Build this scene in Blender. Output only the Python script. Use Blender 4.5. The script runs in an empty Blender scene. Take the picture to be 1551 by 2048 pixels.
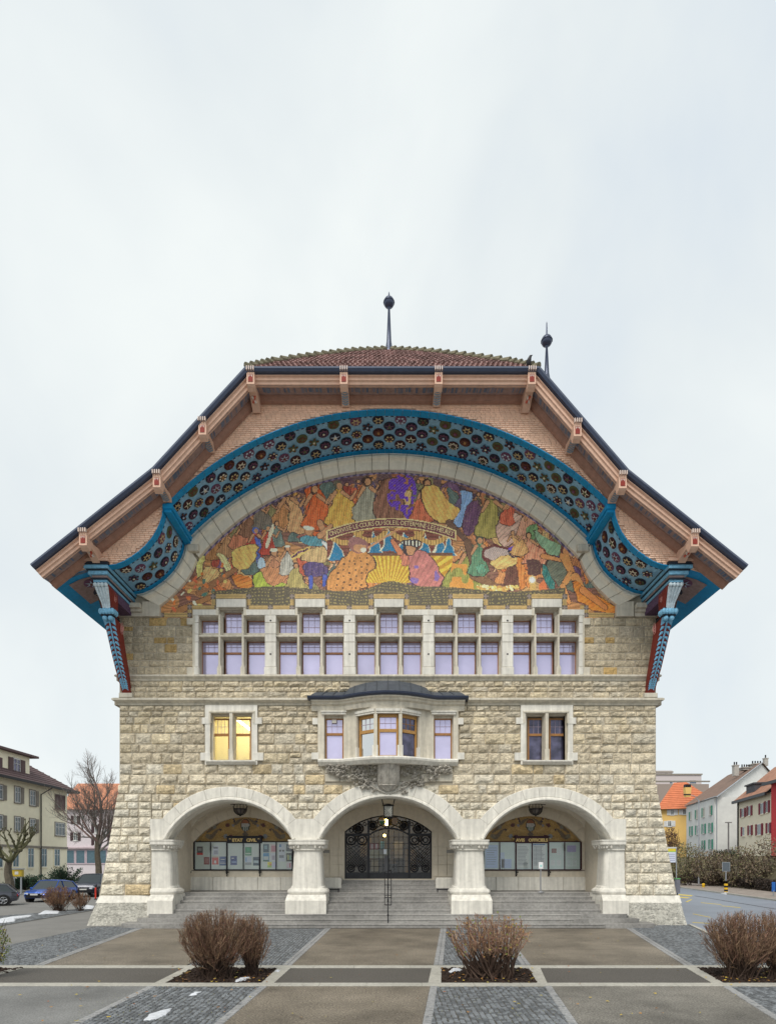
import bpy, bmesh, math, random
import numpy as np
from mathutils import Vector, Matrix, noise
from mathutils.geometry import tessellate_polygon

R = random.Random(7)
S = bpy.context.scene
COL = S.collection
rad = math.radians
# ------------------------------------------------------------------ camera, sky, sun
CY, EYE, F = -27.27, 2.85, 1200.0
cam = bpy.data.cameras.new('camera'); camo = bpy.data.objects.new('camera', cam); COL.objects.link(camo)
camo.location = (0, CY, EYE); camo.rotation_euler = (rad(90), 0, 0)
cam.sensor_fit = 'VERTICAL'; cam.sensor_height = 36; cam.lens = F / 2048 * 36
cam.shift_y = 698 / 2048; cam.clip_end = 3000; cam.clip_start = .1
S.camera = camo
w = bpy.data.worlds.new('World'); S.world = w; w.use_nodes = True
nt = w.node_tree; N = nt.nodes; L = nt.links; N.clear()
def nd(t, **k):
    n = N.new(t)
    for a, b in k.items(): setattr(n, a, b)
    return n
SUN_EL, SUN_AZ = rad(52), rad(200)
out = nd('ShaderNodeOutputWorld'); bg = nd('ShaderNodeBackground')
sky = nd('ShaderNodeTexSky', sky_type='NISHITA', sun_disc=False, sun_elevation=SUN_EL, sun_rotation=SUN_AZ)
tc = nd('ShaderNodeTexCoord'); mp = nd('ShaderNodeMapping'); mp.inputs['Scale'].default_value = (1.6, 1.6, .9)
mp.inputs['Location'].default_value = (.35, .2, .4)
nz = nd('ShaderNodeTexNoise'); nz.inputs['Scale'].default_value = 1.7; nz.inputs['Detail'].default_value = 5; nz.inputs['Roughness'].default_value = .5
nz.inputs['Distortion'].default_value = .3
rp = nd('ShaderNodeValToRGB'); e = rp.color_ramp.elements
e[0].position = .33; e[0].color = (.72, .79, .845, 1); e[1].position = .66; e[1].color = (.90, .945, .935, 1)
x = rp.color_ramp.elements.new(.48); x.color = (.80, .855, .87, 1)
mul = nd('ShaderNodeVectorMath', operation='SCALE'); mul.inputs['Scale'].default_value = .1
mx = nd('ShaderNodeMix', data_type='RGBA'); mx.inputs[0].default_value = .93
L.new(tc.outputs['Generated'], mp.inputs[0]); L.new(mp.outputs[0], nz.inputs['Vector']); L.new(nz.outputs['Fac'], rp.inputs[0])
L.new(sky.outputs[0], mul.inputs[0]); L.new(mul.outputs[0], mx.inputs[6]); L.new(rp.outputs[0], mx.inputs[7])
L.new(mx.outputs[2], bg.inputs[0]); bg.inputs[1].default_value = .63; L.new(bg.outputs[0], out.inputs[0])
sl = bpy.data.lights.new('sun', 'SUN'); so = bpy.data.objects.new('sun', sl); COL.objects.link(so)
sl.energy = 1.5; sl.angle = rad(25); sl.color = (1, .95, .87)
sd = Vector((math.sin(SUN_AZ) * math.cos(SUN_EL), math.cos(SUN_AZ) * math.cos(SUN_EL), math.sin(SUN_EL)))
so.rotation_euler = sd.to_track_quat('Z', 'Y').to_euler(); so.location = (0, -20, 40)
vs = S.view_settings; vs.view_transform = 'Standard'; vs.look = 'None'; vs.exposure = 0.75; vs.gamma = 1
S.render.resolution_x = 775; S.render.resolution_y = 1024

# ------------------------------------------------------------------ helpers
def P(px, py, Y=0.0):
    d = Y - CY
    return ((px - 776) * d / F, Y, EYE + (1722 - py) * d / F)
def XZ(px, py, Y=0.0):
    p = P(px, py, Y); return (p[0], p[2])
def G(px, py, z=0.0):
    d = F * (EYE - z) / (py - 1722)
    return ((px - 776) * d / F, d + CY, z)
def lerp(a, b, t): return a + (b - a) * t

class MB:
    def __init__(s): s.v = []; s.f = []; s.c = []; s.m = []
    def face(s, pts, col=None, m=0):
        n = len(s.v); s.v += [tuple(p) for p in pts]; s.f.append(tuple(range(n, n + len(pts)))); s.c.append(col); s.m.append(m)
    def mesh(s, vs, fs, col=None, m=0):
        n = len(s.v); s.v += [tuple(p) for p in vs]
        for f in fs: s.f.append(tuple(i + n for i in f)); s.c.append(col); s.m.append(m)
    def box(s, x0, x1, y0, y1, z0, z1, col=None, m=0):
        v = [(x0, y0, z0), (x1, y0, z0), (x1, y1, z0), (x0, y1, z0), (x0, y0, z1), (x1, y0, z1), (x1, y1, z1), (x0, y1, z1)]
        s.mesh(v, [(0, 3, 2, 1), (4, 5, 6, 7), (0, 1, 5, 4), (1, 2, 6, 5), (2, 3, 7, 6), (3, 0, 4, 7)], col, m)
    def bbox(s, x0, x1, y0, y1, z0, z1, b=.02, col=None, m=0):   # box with its front (-Y) edges bevelled
        v = [(x0, y1, z0), (x1, y1, z0), (x1, y1, z1), (x0, y1, z1), (x0, y0 + b, z0), (x1, y0 + b, z0), (x1, y0 + b, z1), (x0, y0 + b, z1),
             (x0 + b, y0, z0 + b), (x1 - b, y0, z0 + b), (x1 - b, y0, z1 - b), (x0 + b, y0, z1 - b)]
        s.mesh(v, [(3, 2, 1, 0), (0, 1, 5, 4), (1, 2, 6, 5), (2, 3, 7, 6), (3, 0, 4, 7), (4, 5, 9, 8), (5, 6, 10, 9), (6, 7, 11, 10), (7, 4, 8, 11), (8, 9, 10, 11)], col, m)
    def prism(s, outer, y0, y1, holes=(), col=None, m=0, back=True, ax=1):
        def q(p, y): return (p[0], y, p[1]) if ax == 1 else ((p[0], p[1], y) if ax == 2 else (y, p[0], p[1]))
        loops = [list(outer)] + [list(h) for h in holes]
        tri = tessellate_polygon([[Vector((a, b, 0)) for a, b in lp] for lp in loops])
        flat = [p for lp in loops for p in lp]
        n = len(flat)
        s.mesh([q(p, y0) for p in flat] + ([q(p, y1) for p in flat] if y1 is not None else []), [tuple(t) for t in tri] + ([tuple(i + n for i in t) for t in tri] if back and y1 is not None else []), col, m)
        if y1 is not None:
            for lp in loops:
                k = len(lp)
                for i in range(k):
                    a, b = lp[i], lp[(i + 1) % k]
                    s.face([q(a, y0), q(b, y0), q(b, y1), q(a, y1)], col, m)
    def loft(s, rings, closed=True, caps=True, col=None, m=0):
        k = len(rings[0]); v = [p for r in rings for p in r]; f = []
        for i in range(len(rings) - 1):
            for j in range(k if closed else k - 1):
                a = i * k + j; b = i * k + (j + 1) % k
                f.append((a, b, b + k, a + k))
        if caps and closed: f += [tuple(range(k))[::-1], tuple(range((len(rings) - 1) * k, len(rings) * k))]
        s.mesh(v, f, col, m)
    def tube(s, pts, r, n=6, col=None, m=0, caps=True):
        pts = [Vector(p) for p in pts]; rings = []
        rr = r if isinstance(r, (list, tuple)) else [r] * len(pts)
        for i, p in enumerate(pts):
            t = (pts[min(i + 1, len(pts) - 1)] - pts[max(i - 1, 0)])
            if t.length < 1e-9: t = Vector((0, 0, 1))
            t.normalize(); u = t.cross(Vector((0, 1, 0)) if abs(t.y) < .9 else Vector((1, 0, 0))).normalized(); w_ = t.cross(u)
            rings.append([tuple(p + (u * math.cos(2 * math.pi * j / n) + w_ * math.sin(2 * math.pi * j / n)) * rr[i]) for j in range(n)])
        s.loft(rings, True, caps, col, m)
    def lathe(s, c, prof, n=16, col=None, m=0):
        s.loft([[(c[0] + r * math.cos(2 * math.pi * j / n), c[1] + r * math.sin(2 * math.pi * j / n), c[2] + z) for j in range(n)] for r, z in prof], True, True, col, m)
    def ball(s, c, r, n=8, col=None, m=0, sz=1.0):
        s.lathe(c, [(max(1e-3, r * math.sin(math.pi * i / n)), -r * sz * math.cos(math.pi * i / n)) for i in range(n + 1)], n + 2, col, m)
    def build(s, name, mats, parent=None, label=None, smooth=False, kind=None, loc=None, cat=None, group=None):
        me = bpy.data.meshes.new(name)
        v = s.v
        if loc is not None: v = [(p[0] - loc[0], p[1] - loc[1], p[2] - loc[2]) for p in v]
        me.from_pydata(v, [], s.f)
        mats = mats if isinstance(mats, (list, tuple)) else [mats]
        for m in mats: me.materials.append(m)
        if len(mats) > 1: me.polygons.foreach_set('material_index', s.m)
        if any(c is not None for c in s.c):
            at = me.color_attributes.new('Col', 'FLOAT_COLOR', 'CORNER')
            cs = []
            for f, c in zip(s.f, s.c):
                c = c or (.5, .5, .5); cs.extend([c[0], c[1], c[2], 1.0] * len(f))
            at.data.foreach_set('color', cs)
        bm = bmesh.new(); bm.from_mesh(me)
        bmesh.ops.recalc_face_normals(bm, faces=bm.faces); bm.to_mesh(me); bm.free()
        if smooth: me.polygons.foreach_set('use_smooth', [True] * len(me.polygons))
        o = bpy.data.objects.new(name, me); COL.objects.link(o)
        if loc is not None: o.location = loc
        if parent: o.parent = parent
        tag(o, label, cat, group, kind)
        return o
def tag(o, label=None, cat=None, group=None, kind=None):
    if label: o['label'] = label
    if cat: o['category'] = cat
    if group: o['group'] = group
    if kind: o['kind'] = kind
    return o
def thing(name, label, cat, loc=(0, 0, 0), group=None):
    o = bpy.data.objects.new(name, None); COL.objects.link(o); o.location = loc
    return tag(o, label, cat, group)
def settle(root):      # children were built in world coordinates: keep them there under a moved root
    for c in [c for c in COL.objects if c.parent == root]:
        c.location = Vector(c.location) - Vector(root.location)

MATS = {}
def mat(name, base=(.5, .5, .5), rough=.8, col=False, vary=.15, scale=3.0, bump=0.0, bscale=20.0, metal=0.0, spec=.3, stain=0.0, island=0.0, emit=0.0, streak=0.0, bdist=.02):
    if name in MATS: return MATS[name]
    m = bpy.data.materials.new(name); m.use_nodes = True; t = m.node_tree; n = t.nodes; l = t.links; b = n['Principled BSDF']
    b.inputs['Roughness'].default_value = rough; b.inputs['Metallic'].default_value = metal
    b.inputs['Specular IOR Level'].default_value = spec
    tc = n.new('ShaderNodeTexCoord')
    if col:
        a = n.new('ShaderNodeAttribute'); a.attribute_name = 'Col'; c = a.outputs['Color']
    else:
        a = n.new('ShaderNodeRGB'); a.outputs[0].default_value = (*base, 1); c = a.outputs[0]
    def mul(c, fac_socket, lo, hi):
        mr = n.new('ShaderNodeMapRange'); mr.inputs[1].default_value = .28; mr.inputs[2].default_value = .72; mr.inputs[3].default_value = lo; mr.inputs[4].default_value = hi
        l.new(fac_socket, mr.inputs[0]); v = n.new('ShaderNodeVectorMath'); v.operation = 'SCALE'; l.new(c, v.inputs[0]); l.new(mr.outputs[0], v.inputs['Scale']); return v.outputs[0]
    if vary:
        z = n.new('ShaderNodeTexNoise'); z.inputs['Scale'].default_value = scale; z.inputs['Detail'].default_value = 7; z.inputs['Roughness'].default_value = .62
        l.new(tc.outputs['Object'], z.inputs['Vector']); c = mul(c, z.outputs['Fac'], 1 - vary, 1 + vary)
    if stain:
        z = n.new('ShaderNodeTexNoise'); z.inputs['Scale'].default_value = .45; z.inputs['Detail'].default_value = 6; z.inputs['Roughness'].default_value = .7
        l.new(tc.outputs['Object'], z.inputs['Vector']); c = mul(c, z.outputs['Fac'], 1 - stain, 1 + stain * .6)
    if streak:
        mp = n.new('ShaderNodeMapping'); mp.inputs['Scale'].default_value = (7, 7, .55); l.new(tc.outputs['Object'], mp.inputs[0])
        z = n.new('ShaderNodeTexNoise'); z.inputs['Scale'].default_value = 1.0; z.inputs['Detail'].default_value = 5
        l.new(mp.outputs[0], z.inputs['Vector']); c = mul(c, z.outputs['Fac'], 1 - streak, 1 + streak * .5)
    if island:
        g = n.new('ShaderNodeNewGeometry'); c2 = mul(c, g.outputs['Random Per Island'], 1 - island, 1 + island); c = c2
    l.new(c, b.inputs['Base Color'])
    if bump:
        z = n.new('ShaderNodeTexNoise'); z.inputs['Scale'].default_value = bscale; z.inputs['Detail'].default_value = 8; z.inputs['Roughness'].default_value = .65
        l.new(tc.outputs['Object'], z.inputs['Vector']); bp = n.new('ShaderNodeBump'); bp.inputs['Strength'].default_value = bump; bp.inputs['Distance'].default_value = bdist
        l.new(z.outputs['Fac'], bp.inputs['Height']); l.new(bp.outputs[0], b.inputs['Normal'])
    if emit:
        l.new(c, b.inputs['Emission Color']); b.inputs['Emission Strength'].default_value = emit
    MATS[name] = m; return m
ROCK = mat('rock_faced_stone', col=True, rough=.92, vary=.30, scale=7, bump=1.0, bscale=9, bdist=.20, stain=.12, streak=.24)
MORT = mat('mortar', (.42, .37, .29), .95, vary=.2, bump=.4)
ASH = mat('dressed_limestone', (.63, .58, .48), .85, vary=.10, scale=5, bump=.4, bscale=30, stain=.14, streak=.22)
ASHW = mat('pale_limestone', (.73, .70, .63), .85, vary=.09, scale=5, bump=.4, bscale=30, stain=.12, streak=.20)
LOGG = mat('loggia_stone', (.66, .59, .48), .88, vary=.08, scale=5, bump=.25, bscale=25, stain=.08, streak=.06)
SOFF = mat('vault_plaster', (.70, .65, .56), .9, vary=.05, scale=3, bump=.1)
STEP = mat('granite_steps', (.29, .28, .265), .7, vary=.25, scale=9, bump=.3, bscale=60, stain=.42, streak=.0)
GLASS = mat('window_glass', (.60, .565, .79), .10, metal=.45, vary=.16, scale=.38, spec=.6)
DGLASS = mat('painted_reflection_glass', (.085, .08, .13), .05, metal=.5, vary=.75, scale=2.6, spec=.8)  # dark, uneven colour paints suggested tree reflections into the panes
WOOD = mat('oak_window_wood', (.33, .16, .055), .55, vary=.2, scale=12, bump=.15)
BAR = mat('leaded_bar', (.42, .34, .42), .6, vary=0)
IRON = mat('black_iron', (.018, .018, .022), .5, metal=.3, vary=.1, spec=.5)
TEAL = mat('teal_paint', (.006, .27, .56), .55, vary=.16, scale=5, bump=.25, bscale=14)
FIELD = mat('blue_boarding', (.24, .46, .65), .65, vary=.2, scale=9, bump=.4, bscale=30)
SHIN = mat('peach_shingles', (.93, .66, .50), .8, vary=.07, scale=4, bump=.2, island=.05, stain=.10)
PINK = mat('pink_wood', (.66, .43, .32), .7, vary=.12, scale=6, bump=.2)
MAUVE = mat('mauve_boards', (.33, .235, .22), .75, vary=.25, scale=6, bump=.3)
GUT = mat('dark_gutter_metal', (.045, .058, .10), .35, metal=.4, vary=.15, scale=3, spec=.6)
TILE = mat('roof_tiles', (.33, .215, .20), .8, vary=.3, scale=3, bump=.3, island=.25)
MOSS = mat('mossy_ridge_tile', (.19, .175, .12), .9, vary=.45, scale=6, bump=.4)
PAINTC = mat('painted_colours', col=True, rough=.65, vary=.12, scale=10, bump=.1)
FLAT = mat('printed_colours', col=True, rough=.5, vary=.03)
MOSAIC = mat('glazed_mosaic', col=True, rough=.5, vary=.22, scale=26, bump=.35, bscale=60, spec=.4)
RED = mat('oxblood_paint', (.20, .028, .02), .55, vary=.2, scale=6, bump=.15)
SKYB = mat('pale_blue_paint', (.20, .46, .66), .55, vary=.25, scale=9, bump=.5, bscale=14, bdist=.05)
SLATE = mat('slate_lead_roof', (.075, .085, .10), .5, vary=.2, scale=4, bump=.2)

# ------------------------------------------------------------------ stone pieces
def rock(mb, q, Y, bulge, col, rnd, nx=4, nz_=3):
    # q: four corners (xz) bl, br, tr, tl ; rock-faced cushion standing off plane Y
    us = [0, .5 * .12] + [(.06 + .88 * i / nx) for i in range(1, nx)] + [.94, 1]
    vs_ = [0, .12] + [(.12 + .76 * i / nz_) for i in range(1, nz_)] + [.88, 1]
    v = []; k = len(us)
    seed = rnd.random() * 100
    for j, b in enumerate(vs_):
        for i, a in enumerate(us):
            x0 = lerp(q[0][0], q[1][0], a); x1 = lerp(q[3][0], q[2][0], a); z0 = lerp(q[0][1], q[1][1], a); z1 = lerp(q[3][1], q[2][1], a)
            x = lerp(x0, x1, b); z = lerp(z0, z1, b)
            edge = i in (0, k - 1) or j in (0, len(vs_) - 1)
            if edge: y = Y + .004
            else:
                e2 = min(i, k - 1 - i, j, len(vs_) - 1 - j)
                y = Y - bulge * ((.42 if e2 == 1 else .75) + .5 * noise.noise((x * 2.3 + seed, z * 3.1, seed)) + .28 * (rnd.random() - .5))
            v.append((x, y, z))
    fs = [(j * k + i, j * k + i + 1, (j + 1) * k + i + 1, (j + 1) * k + i) for j in range(len(vs_) - 1) for i in range(k - 1)]
    mb.mesh(v, fs, col)
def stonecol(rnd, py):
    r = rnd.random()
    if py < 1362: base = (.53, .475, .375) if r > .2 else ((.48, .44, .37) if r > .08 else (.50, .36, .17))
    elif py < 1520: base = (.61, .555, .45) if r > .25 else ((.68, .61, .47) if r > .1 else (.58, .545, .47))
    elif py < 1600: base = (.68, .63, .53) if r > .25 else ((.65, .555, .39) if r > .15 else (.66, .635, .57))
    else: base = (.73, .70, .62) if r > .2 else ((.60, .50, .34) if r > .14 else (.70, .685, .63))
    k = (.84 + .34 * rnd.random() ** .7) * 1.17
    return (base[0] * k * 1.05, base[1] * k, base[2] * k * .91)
# ================================================================== TOWN HALL
TH = thing('town_hall', 'large cream rubble stone town hall with curved gable, blue rosette soffit and mosaic', 'town hall')
def circ(cx, cy, r, x0, x1, n):       # upper arc of a circle given in photo pixels, from x0 to x1
    a0 = math.acos(max(-1, min(1, (x0 - cx) / r))); a1 = math.acos(max(-1, min(1, (x1 - cx) / r)))
    return [(cx + r * math.cos(lerp(a0, a1, i / n)), cy - r * math.sin(lerp(a0, a1, i / n))) for i in range(n + 1)]
YG = -2.7
XG = [.046 + 3.57 * (g - 2) for g in range(5)]; AH = [776 + x * 44.2 - 29.5 for x in XG]
# lower edge of the gable (soffit front edge), left to right, photo px on plane YG
scL = [(217.6, 1132), (232, 1130), (250, 1123), (263, 1115), (276, 1106), (288, 1096), (299, 1085), (308, 1073), (316, 1059), (322, 1045), (326, 1031), (327.5, 1016)]
arcF = circ(777.5, 1434.6, 614.6, 328.5, 1228.5, 56)
mir = lambda l: [(1555 - a, b) for a, b in l][::-1]
scR = mir(scL)
edgeF = [XZ(a, b, YG) for a, b in scL + arcF + scR]
eL = [XZ(a, b, YG) for a, b in [(104, 1171), (125, 1158), (147, 1147), (174, 1139), (217.6, 1132)]]
eR = [(-a + .02, b) for a, b in eL][::-1]
ROOF = [XZ(a, b, -3.8) for a, b in [(65, 1131), (308, 938), (492, 738), (1078, 738), (1255, 943), (1492, 1132)]]
def inset(poly, o):
    out = []
    for i, p in enumerate(poly):
        p = Vector(p); ns = []
        if i > 0: d = (p - Vector(poly[i - 1])).normalized(); ns.append(Vector((d.y, -d.x)))
        if i < len(poly) - 1: d = (Vector(poly[i + 1]) - p).normalized(); ns.append(Vector((d.y, -d.x)))
        n = sum(ns, Vector((0, 0))).normalized(); k = 1 / max(.3, n.dot(ns[0]))
        out.append(tuple(p + n * o * k))
    return out
# ---- main masonry: mortar backing plane with openings
ARCH = [(460, 1743, 140, 169), (777, 1748, 152, 185), (1092, 1743, 140, 169)]
SPRING = 1680
def arch_hole(cx, cy, r, ybot, n=24):
    dx = math.sqrt(r * r - (cy - SPRING) ** 2)
    return [(cx - dx, ybot)] + [(a, b) for a, b in circ(cx, cy, r, cx - dx, cx + dx, n)] + [(cx + dx, ybot)]
WX = []      # upper window lights: (x0,x1,tall)
for g in range(5):
    for j in range(3):
        x0 = 404.5 + g * 155.4 + (0, 45.6, 91)[j]; WX.append((x0, x0 + 34, j == 1))
edgeB = edgeF
wall = [XZ(240, 1600), XZ(240, 1235)] + [(-12.15, edgeF[0][1]), edgeF[0]] + edgeF[1:-1] + [edgeF[-1], (12.13, edgeF[-1][1]), XZ(1311, 1235), XZ(1311, 1600),
        XZ(1334, 1700), XZ(1352, 1815), XZ(1249, 1815), XZ(1249, 1660)]
wall += [XZ(1249, SPRING)] + [XZ(a, b) for a, b in circ(1092, 1743, 145, 964, 1220, 24)[::-1]] + [XZ(967, SPRING + 4), XZ(940, SPRING + 4)]
wall += [XZ(a, b) for a, b in circ(777, 1748, 157, 637, 917, 24)[::-1]] + [XZ(625, SPRING + 4), XZ(585, SPRING + 4)]
wall += [XZ(a, b) for a, b in circ(460, 1743, 145, 332, 588, 24)[::-1]] + [XZ(303, SPRING), XZ(303, 1815), XZ(200, 1815), XZ(218, 1700)]
hl = [[XZ(a, b) for a, b in [(x0, 1340), (x1, 1340), (x1, y0), (x0, y0)]] for x0, x1, y0 in []]
def rect(x0, y0, x1, y1, Y=0): return [XZ(x0, y1, Y), XZ(x1, y1, Y), XZ(x1, y0, Y), XZ(x0, y0, Y)]
_sc = [(319, 1212), (334, 1201), (348, 1188), (361, 1175), (373, 1161), (381, 1148), (388, 1134), (394, 1119)]
_mh = [(390, 1350), (390, 1239), (320, 1239)] + _sc + circ(777.5, 1439, 499, 398, 1157, 40) + [(1555 - a, b) for a, b in _sc][::-1] + [(1235, 1239), (1164, 1239), (1164, 1350)]
holes = [[XZ(a, b) for a, b in _mh], rect(423, 1430, 506, 1520), rect(1047, 1430, 1130, 1520), rect(650, 1420, 906, 1518)]
FW = MB(); FW.prism(wall, 0.0, .5, holes)
fw = FW.build('facade_wall', MORT, TH)
# side and back walls, so the building is whole
SIDEM = mat('side_masonry', (.42, .37, .29), .95, vary=.3, scale=2, bump=.8, bscale=5)
for bb, nm in (((-12.15, -11.7, .5, 16, 0, 15.2), 'side_wall'), ((11.7, 12.14, .5, 16, 0, 15.2), 'side_wall'), ((-12.15, 12.14, 16, 16.4, 0, 18), 'rear_wall')): sw = MB(); sw.box(*bb); sw.build(nm, SIDEM, TH)

# ---- rock-faced stones in courses
rndS = random.Random(11)
STONES = []
def excl(ya, yb):
    ym = (ya + yb) / 2; ex = []
    if yb > 1200 and ya < 1350: ex.append((388, 1167))
    for a, b in ((411, 517), (1041, 1144)):
        if ya >= 1409 and ym < 1530: ex.append((a - (11 if (1434 < ym < 1449 or ym > 1505) else 0), b + (8 if (1434 < ym < 1449 or ym > 1505) else 0)))
    if 1397 < ym < 1530: ex.append((637, 918))
    if 1362 < ym < 1397: ex.append((637 if ym > 1385 else 700, 918 if ym > 1385 else 850))
    if 1530 <= ym < 1564: ex.append((650, 905))
    for cx, cy, r, ro in ARCH:
        if ya > cy - ro - 6:
            dx = math.sqrt(max(0, ro * ro - (cy - max(ya, cy - ro + 1)) ** 2)) - 3; ex.append((cx - dx, cx + dx))
    return sorted(ex)
def edges(y):
    if y < 1400: return 244 if y < 1352 else 246, 1310
    xl = 240 if y < 1560 else 240 - (y - 1560) * .172; xr = 1311 if y < 1560 else 1311 + (y - 1560) * .178
    return xl, xr
def course(ya, yb, xa, xb, slant=False, Y=0.0, bulge=.08, wmin=1.0, wmax=2.4, clipL=None, clipR=None):
    h = yb - ya; x = xa
    if xb - xa < 7: return
    ws = []
    while x < xb:
        wd = max(11, h * rndS.uniform(wmin, wmax)); ws.append(wd); x += wd
    k = (xb - xa) / sum(ws); x = xa; g = .55
    for i, wd in enumerate(ws):
        x1 = x + wd * k
        def X(xx, y):
            if slant and clipL is not None and xx <= xa + .1: return clipL(y)
            if slant and clipR is not None and xx >= xb - .1: return clipR(y)
            return xx
        parts = [(ya, yb)]
        if h > 17 and rndS.random() < .12 and wd < h * 1.6: m_ = ya + h * rndS.uniform(.4, .6); parts = [(ya, m_), (m_, yb)]
        for (a, b) in parts:
            q = [XZ(X(x, b) + g, b - g, Y), XZ(X(x1, b) - g, b - g, Y), XZ(X(x1, a) - g, a + g, Y), XZ(X(x, a) + g, a + g, Y)]
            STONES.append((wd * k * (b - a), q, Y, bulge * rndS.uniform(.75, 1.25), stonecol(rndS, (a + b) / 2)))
        x = x1
rows = [1235, 1252.5, 1274, 1287.5, 1306, 1321, 1334, 1350.5], [1362, 1374, 1384, 1397], [1411, 1423, 1434, 1449, 1467, 1489, 1506, 1528, 1549, 1569.5, 1588.5, 1605, 1620, 1640]
for rr in rows:
    for ya, yb in zip(rr, rr[1:]):
        ex = excl(ya, yb); xl, xr = edges((ya + yb) / 2)
        if ya >= 1588: xl, xr = 304, 1249
        x = xl
        for a, b in ex + [(xr, xr)]:
            if a > x: course(ya, yb, x, min(a, xr), wmin=.9 if yb - ya > 13 else 1.3, wmax=2.3 if yb - ya > 13 else 3.2, bulge=.07 if yb < 1351 else .125)
            x = max(x, b)
# corner buttresses with battered edge
brow = [1588.5, 1604, 1618.5, 1634.5, 1656.5, 1672.5, 1687, 1703.5, 1725.5, 1746.5, 1768.5, 1791]
def byy(y): return -.04 - .16 * (y - 1588) / 203
for ya, yb in zip(brow, brow[1:]):
    Y = byy((ya + yb) / 2)
    course(ya, yb, 240 - ((ya + yb) / 2 - 1560) * .172, 303, True, Y, .13, 1.2, 2.6, clipL=lambda y: 240 - (y - 1560) * .172)
    course(ya, yb, 1249, 1311 + ((ya + yb) / 2 - 1560) * .178, True, Y, .13, 1.2, 2.6, clipR=lambda y: 1311 + (y - 1560) * .178)
btl = []
for xs in ((238, 303, 199, 303), (1249, 1313, 1249, 1353)):
    f0 = [XZ(xs[0], 1588, -.04), XZ(xs[1], 1588, -.04), XZ(xs[3], 1791, -.2), XZ(xs[2], 1791, -.2)]
    bt = MB(); bt.loft([[(f0[0][0], -.04, f0[0][1]), (f0[1][0], -.04, f0[1][1]), (f0[1][0], .6, f0[1][1]), (f0[0][0], .6, f0[0][1])],
             [(f0[3][0], -.2, f0[3][1]), (f0[2][0], -.2, f0[2][1]), (f0[2][0], 1.2, f0[2][1]), (f0[3][0], 1.2, f0[3][1])]])
    btl.append(bt.build('buttress', MORT, TH))
STONES.sort(key=lambda s: -s[0])
rest = MB()
for i, (a, q, Y, bu, c) in enumerate(STONES):
    if i < 300:
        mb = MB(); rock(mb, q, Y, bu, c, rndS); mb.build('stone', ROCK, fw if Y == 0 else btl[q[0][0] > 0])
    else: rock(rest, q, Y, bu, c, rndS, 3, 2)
rest.build('small_stones', ROCK, fw, kind='stuff')
print('stones', len(STONES))
# side faces of the buttress (returns) and rough plinths
for s in (-1, 1):
    mb = MB(); k = 12; kk = 6
    cx = [(198.7, 305, 175.5, 318), (1244, 1360, 1232, 1372.6)][s > 0]
    top = 1805; v = []
    for j in range(kk + 1):
        t = j / kk; z = P(0, lerp(top, 1850, t), lerp(-.35, -.6, t))[2]; Y = lerp(-.38, -.62, t)
        if j == kk: z = -.02
        xa = P(lerp(cx[0] - 2, cx[2], t ** .8), 0, Y)[0]; xb = P(lerp(cx[1], cx[3], t), 0, Y)[0]
        for i in range(k + 1):
            a = i / k; x = lerp(xa, xb, a)
            n = noise.noise((x * 2.2, z * 2.5, 3)) * .09 + (rndS.random() - .5) * .05
            if i in (0, k) or j == 0: n *= .3
            v.append((x + n * .5, Y - n - .03, z))
    mb.mesh(v, [(j * (k + 1) + i, j * (k + 1) + i + 1, (j + 1) * (k + 1) + i + 1, (j + 1) * (k + 1) + i) for j in range(kk) for i in range(k)], (.66, .635, .56))
    # returns and top
    for a in (0, k):
        col_ = [v[j * (k + 1) + a] for j in range(kk + 1)]
        for p, q in zip(col_, col_[1:]): mb.face([p, q, (q[0], .9, q[2]), (p[0], .9, p[2])], (.62, .60, .53))
    mb.build('buttress_plinth', ROCK, TH)
    cp = MB(); xa, xb = (P(cx[0], 0, -.3)[0], P(cx[1], 0, -.3)[0]); z0 = P(0, 1806, -.38)[2]; z1 = P(0, 1791, -.22)[2]
    cp.loft([[(xa - .1, -.42, z0), (xb + .0, -.42, z0), (xb, .9, z0), (xa - .1, .9, z0)], [(xa, -.22, z1), (xb, -.22, z1), (xb, .9, z1), (xa, .9, z1)]])
    cp.build('buttress_coping', ASHW, TH)

# ---- string courses: moulded profile swept along x, in blocks
def course_band(name, px0, px1, py0, py1, proj, nblk, skip=None):
    root = None
    x0 = P(px0, 0)[0]; x1 = P(px1, 0)[0]; zt = P(0, py0)[2]; zb = P(0, py1)[2]; h = zt - zb
    prof = [(.02, zb), (-.05, zb), (-.07, zb + h * .25), (-proj * .75, zb + h * .5), (-proj, zb + h * .62), (-proj, zb + h * .88), (-proj * .8, zt), (.02, zt + .03)]
    base = MB(); base.box(x0 + .03, x1 - .03, -.03, .45, zb + .01, zt - .01); root = base.build(name, MORT, TH)
    for i in range(nblk):
        a = lerp(x0, x1, i / nblk); b = lerp(x0, x1, (i + 1) / nblk)
        if skip and a < skip[1] and b > skip[0]: 
            if (a + b) / 2 < 0: b = min(b, skip[0])
            else: a = max(a, skip[1])
            if b - a < .15: continue
        mb = MB(); g = .006; i0 = i == 0; i1 = i == nblk - 1
        mb.loft([[(a + g + (.25 * (1 + y / proj) if i0 else 0), y, z) for y, z in prof], [(b - g - (.25 * (1 + y / proj) if i1 else 0), y, z) for y, z in prof]])
        mb.build('string_course_block', ASH, root)
course_band('upper_string_course', 233, 1319, 1351, 1362, .2, 12)
course_band('lower_string_course', 229, 1323, 1398, 1411, .28, 12, (P(622, 0)[0], P(934, 0)[0]))

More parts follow.
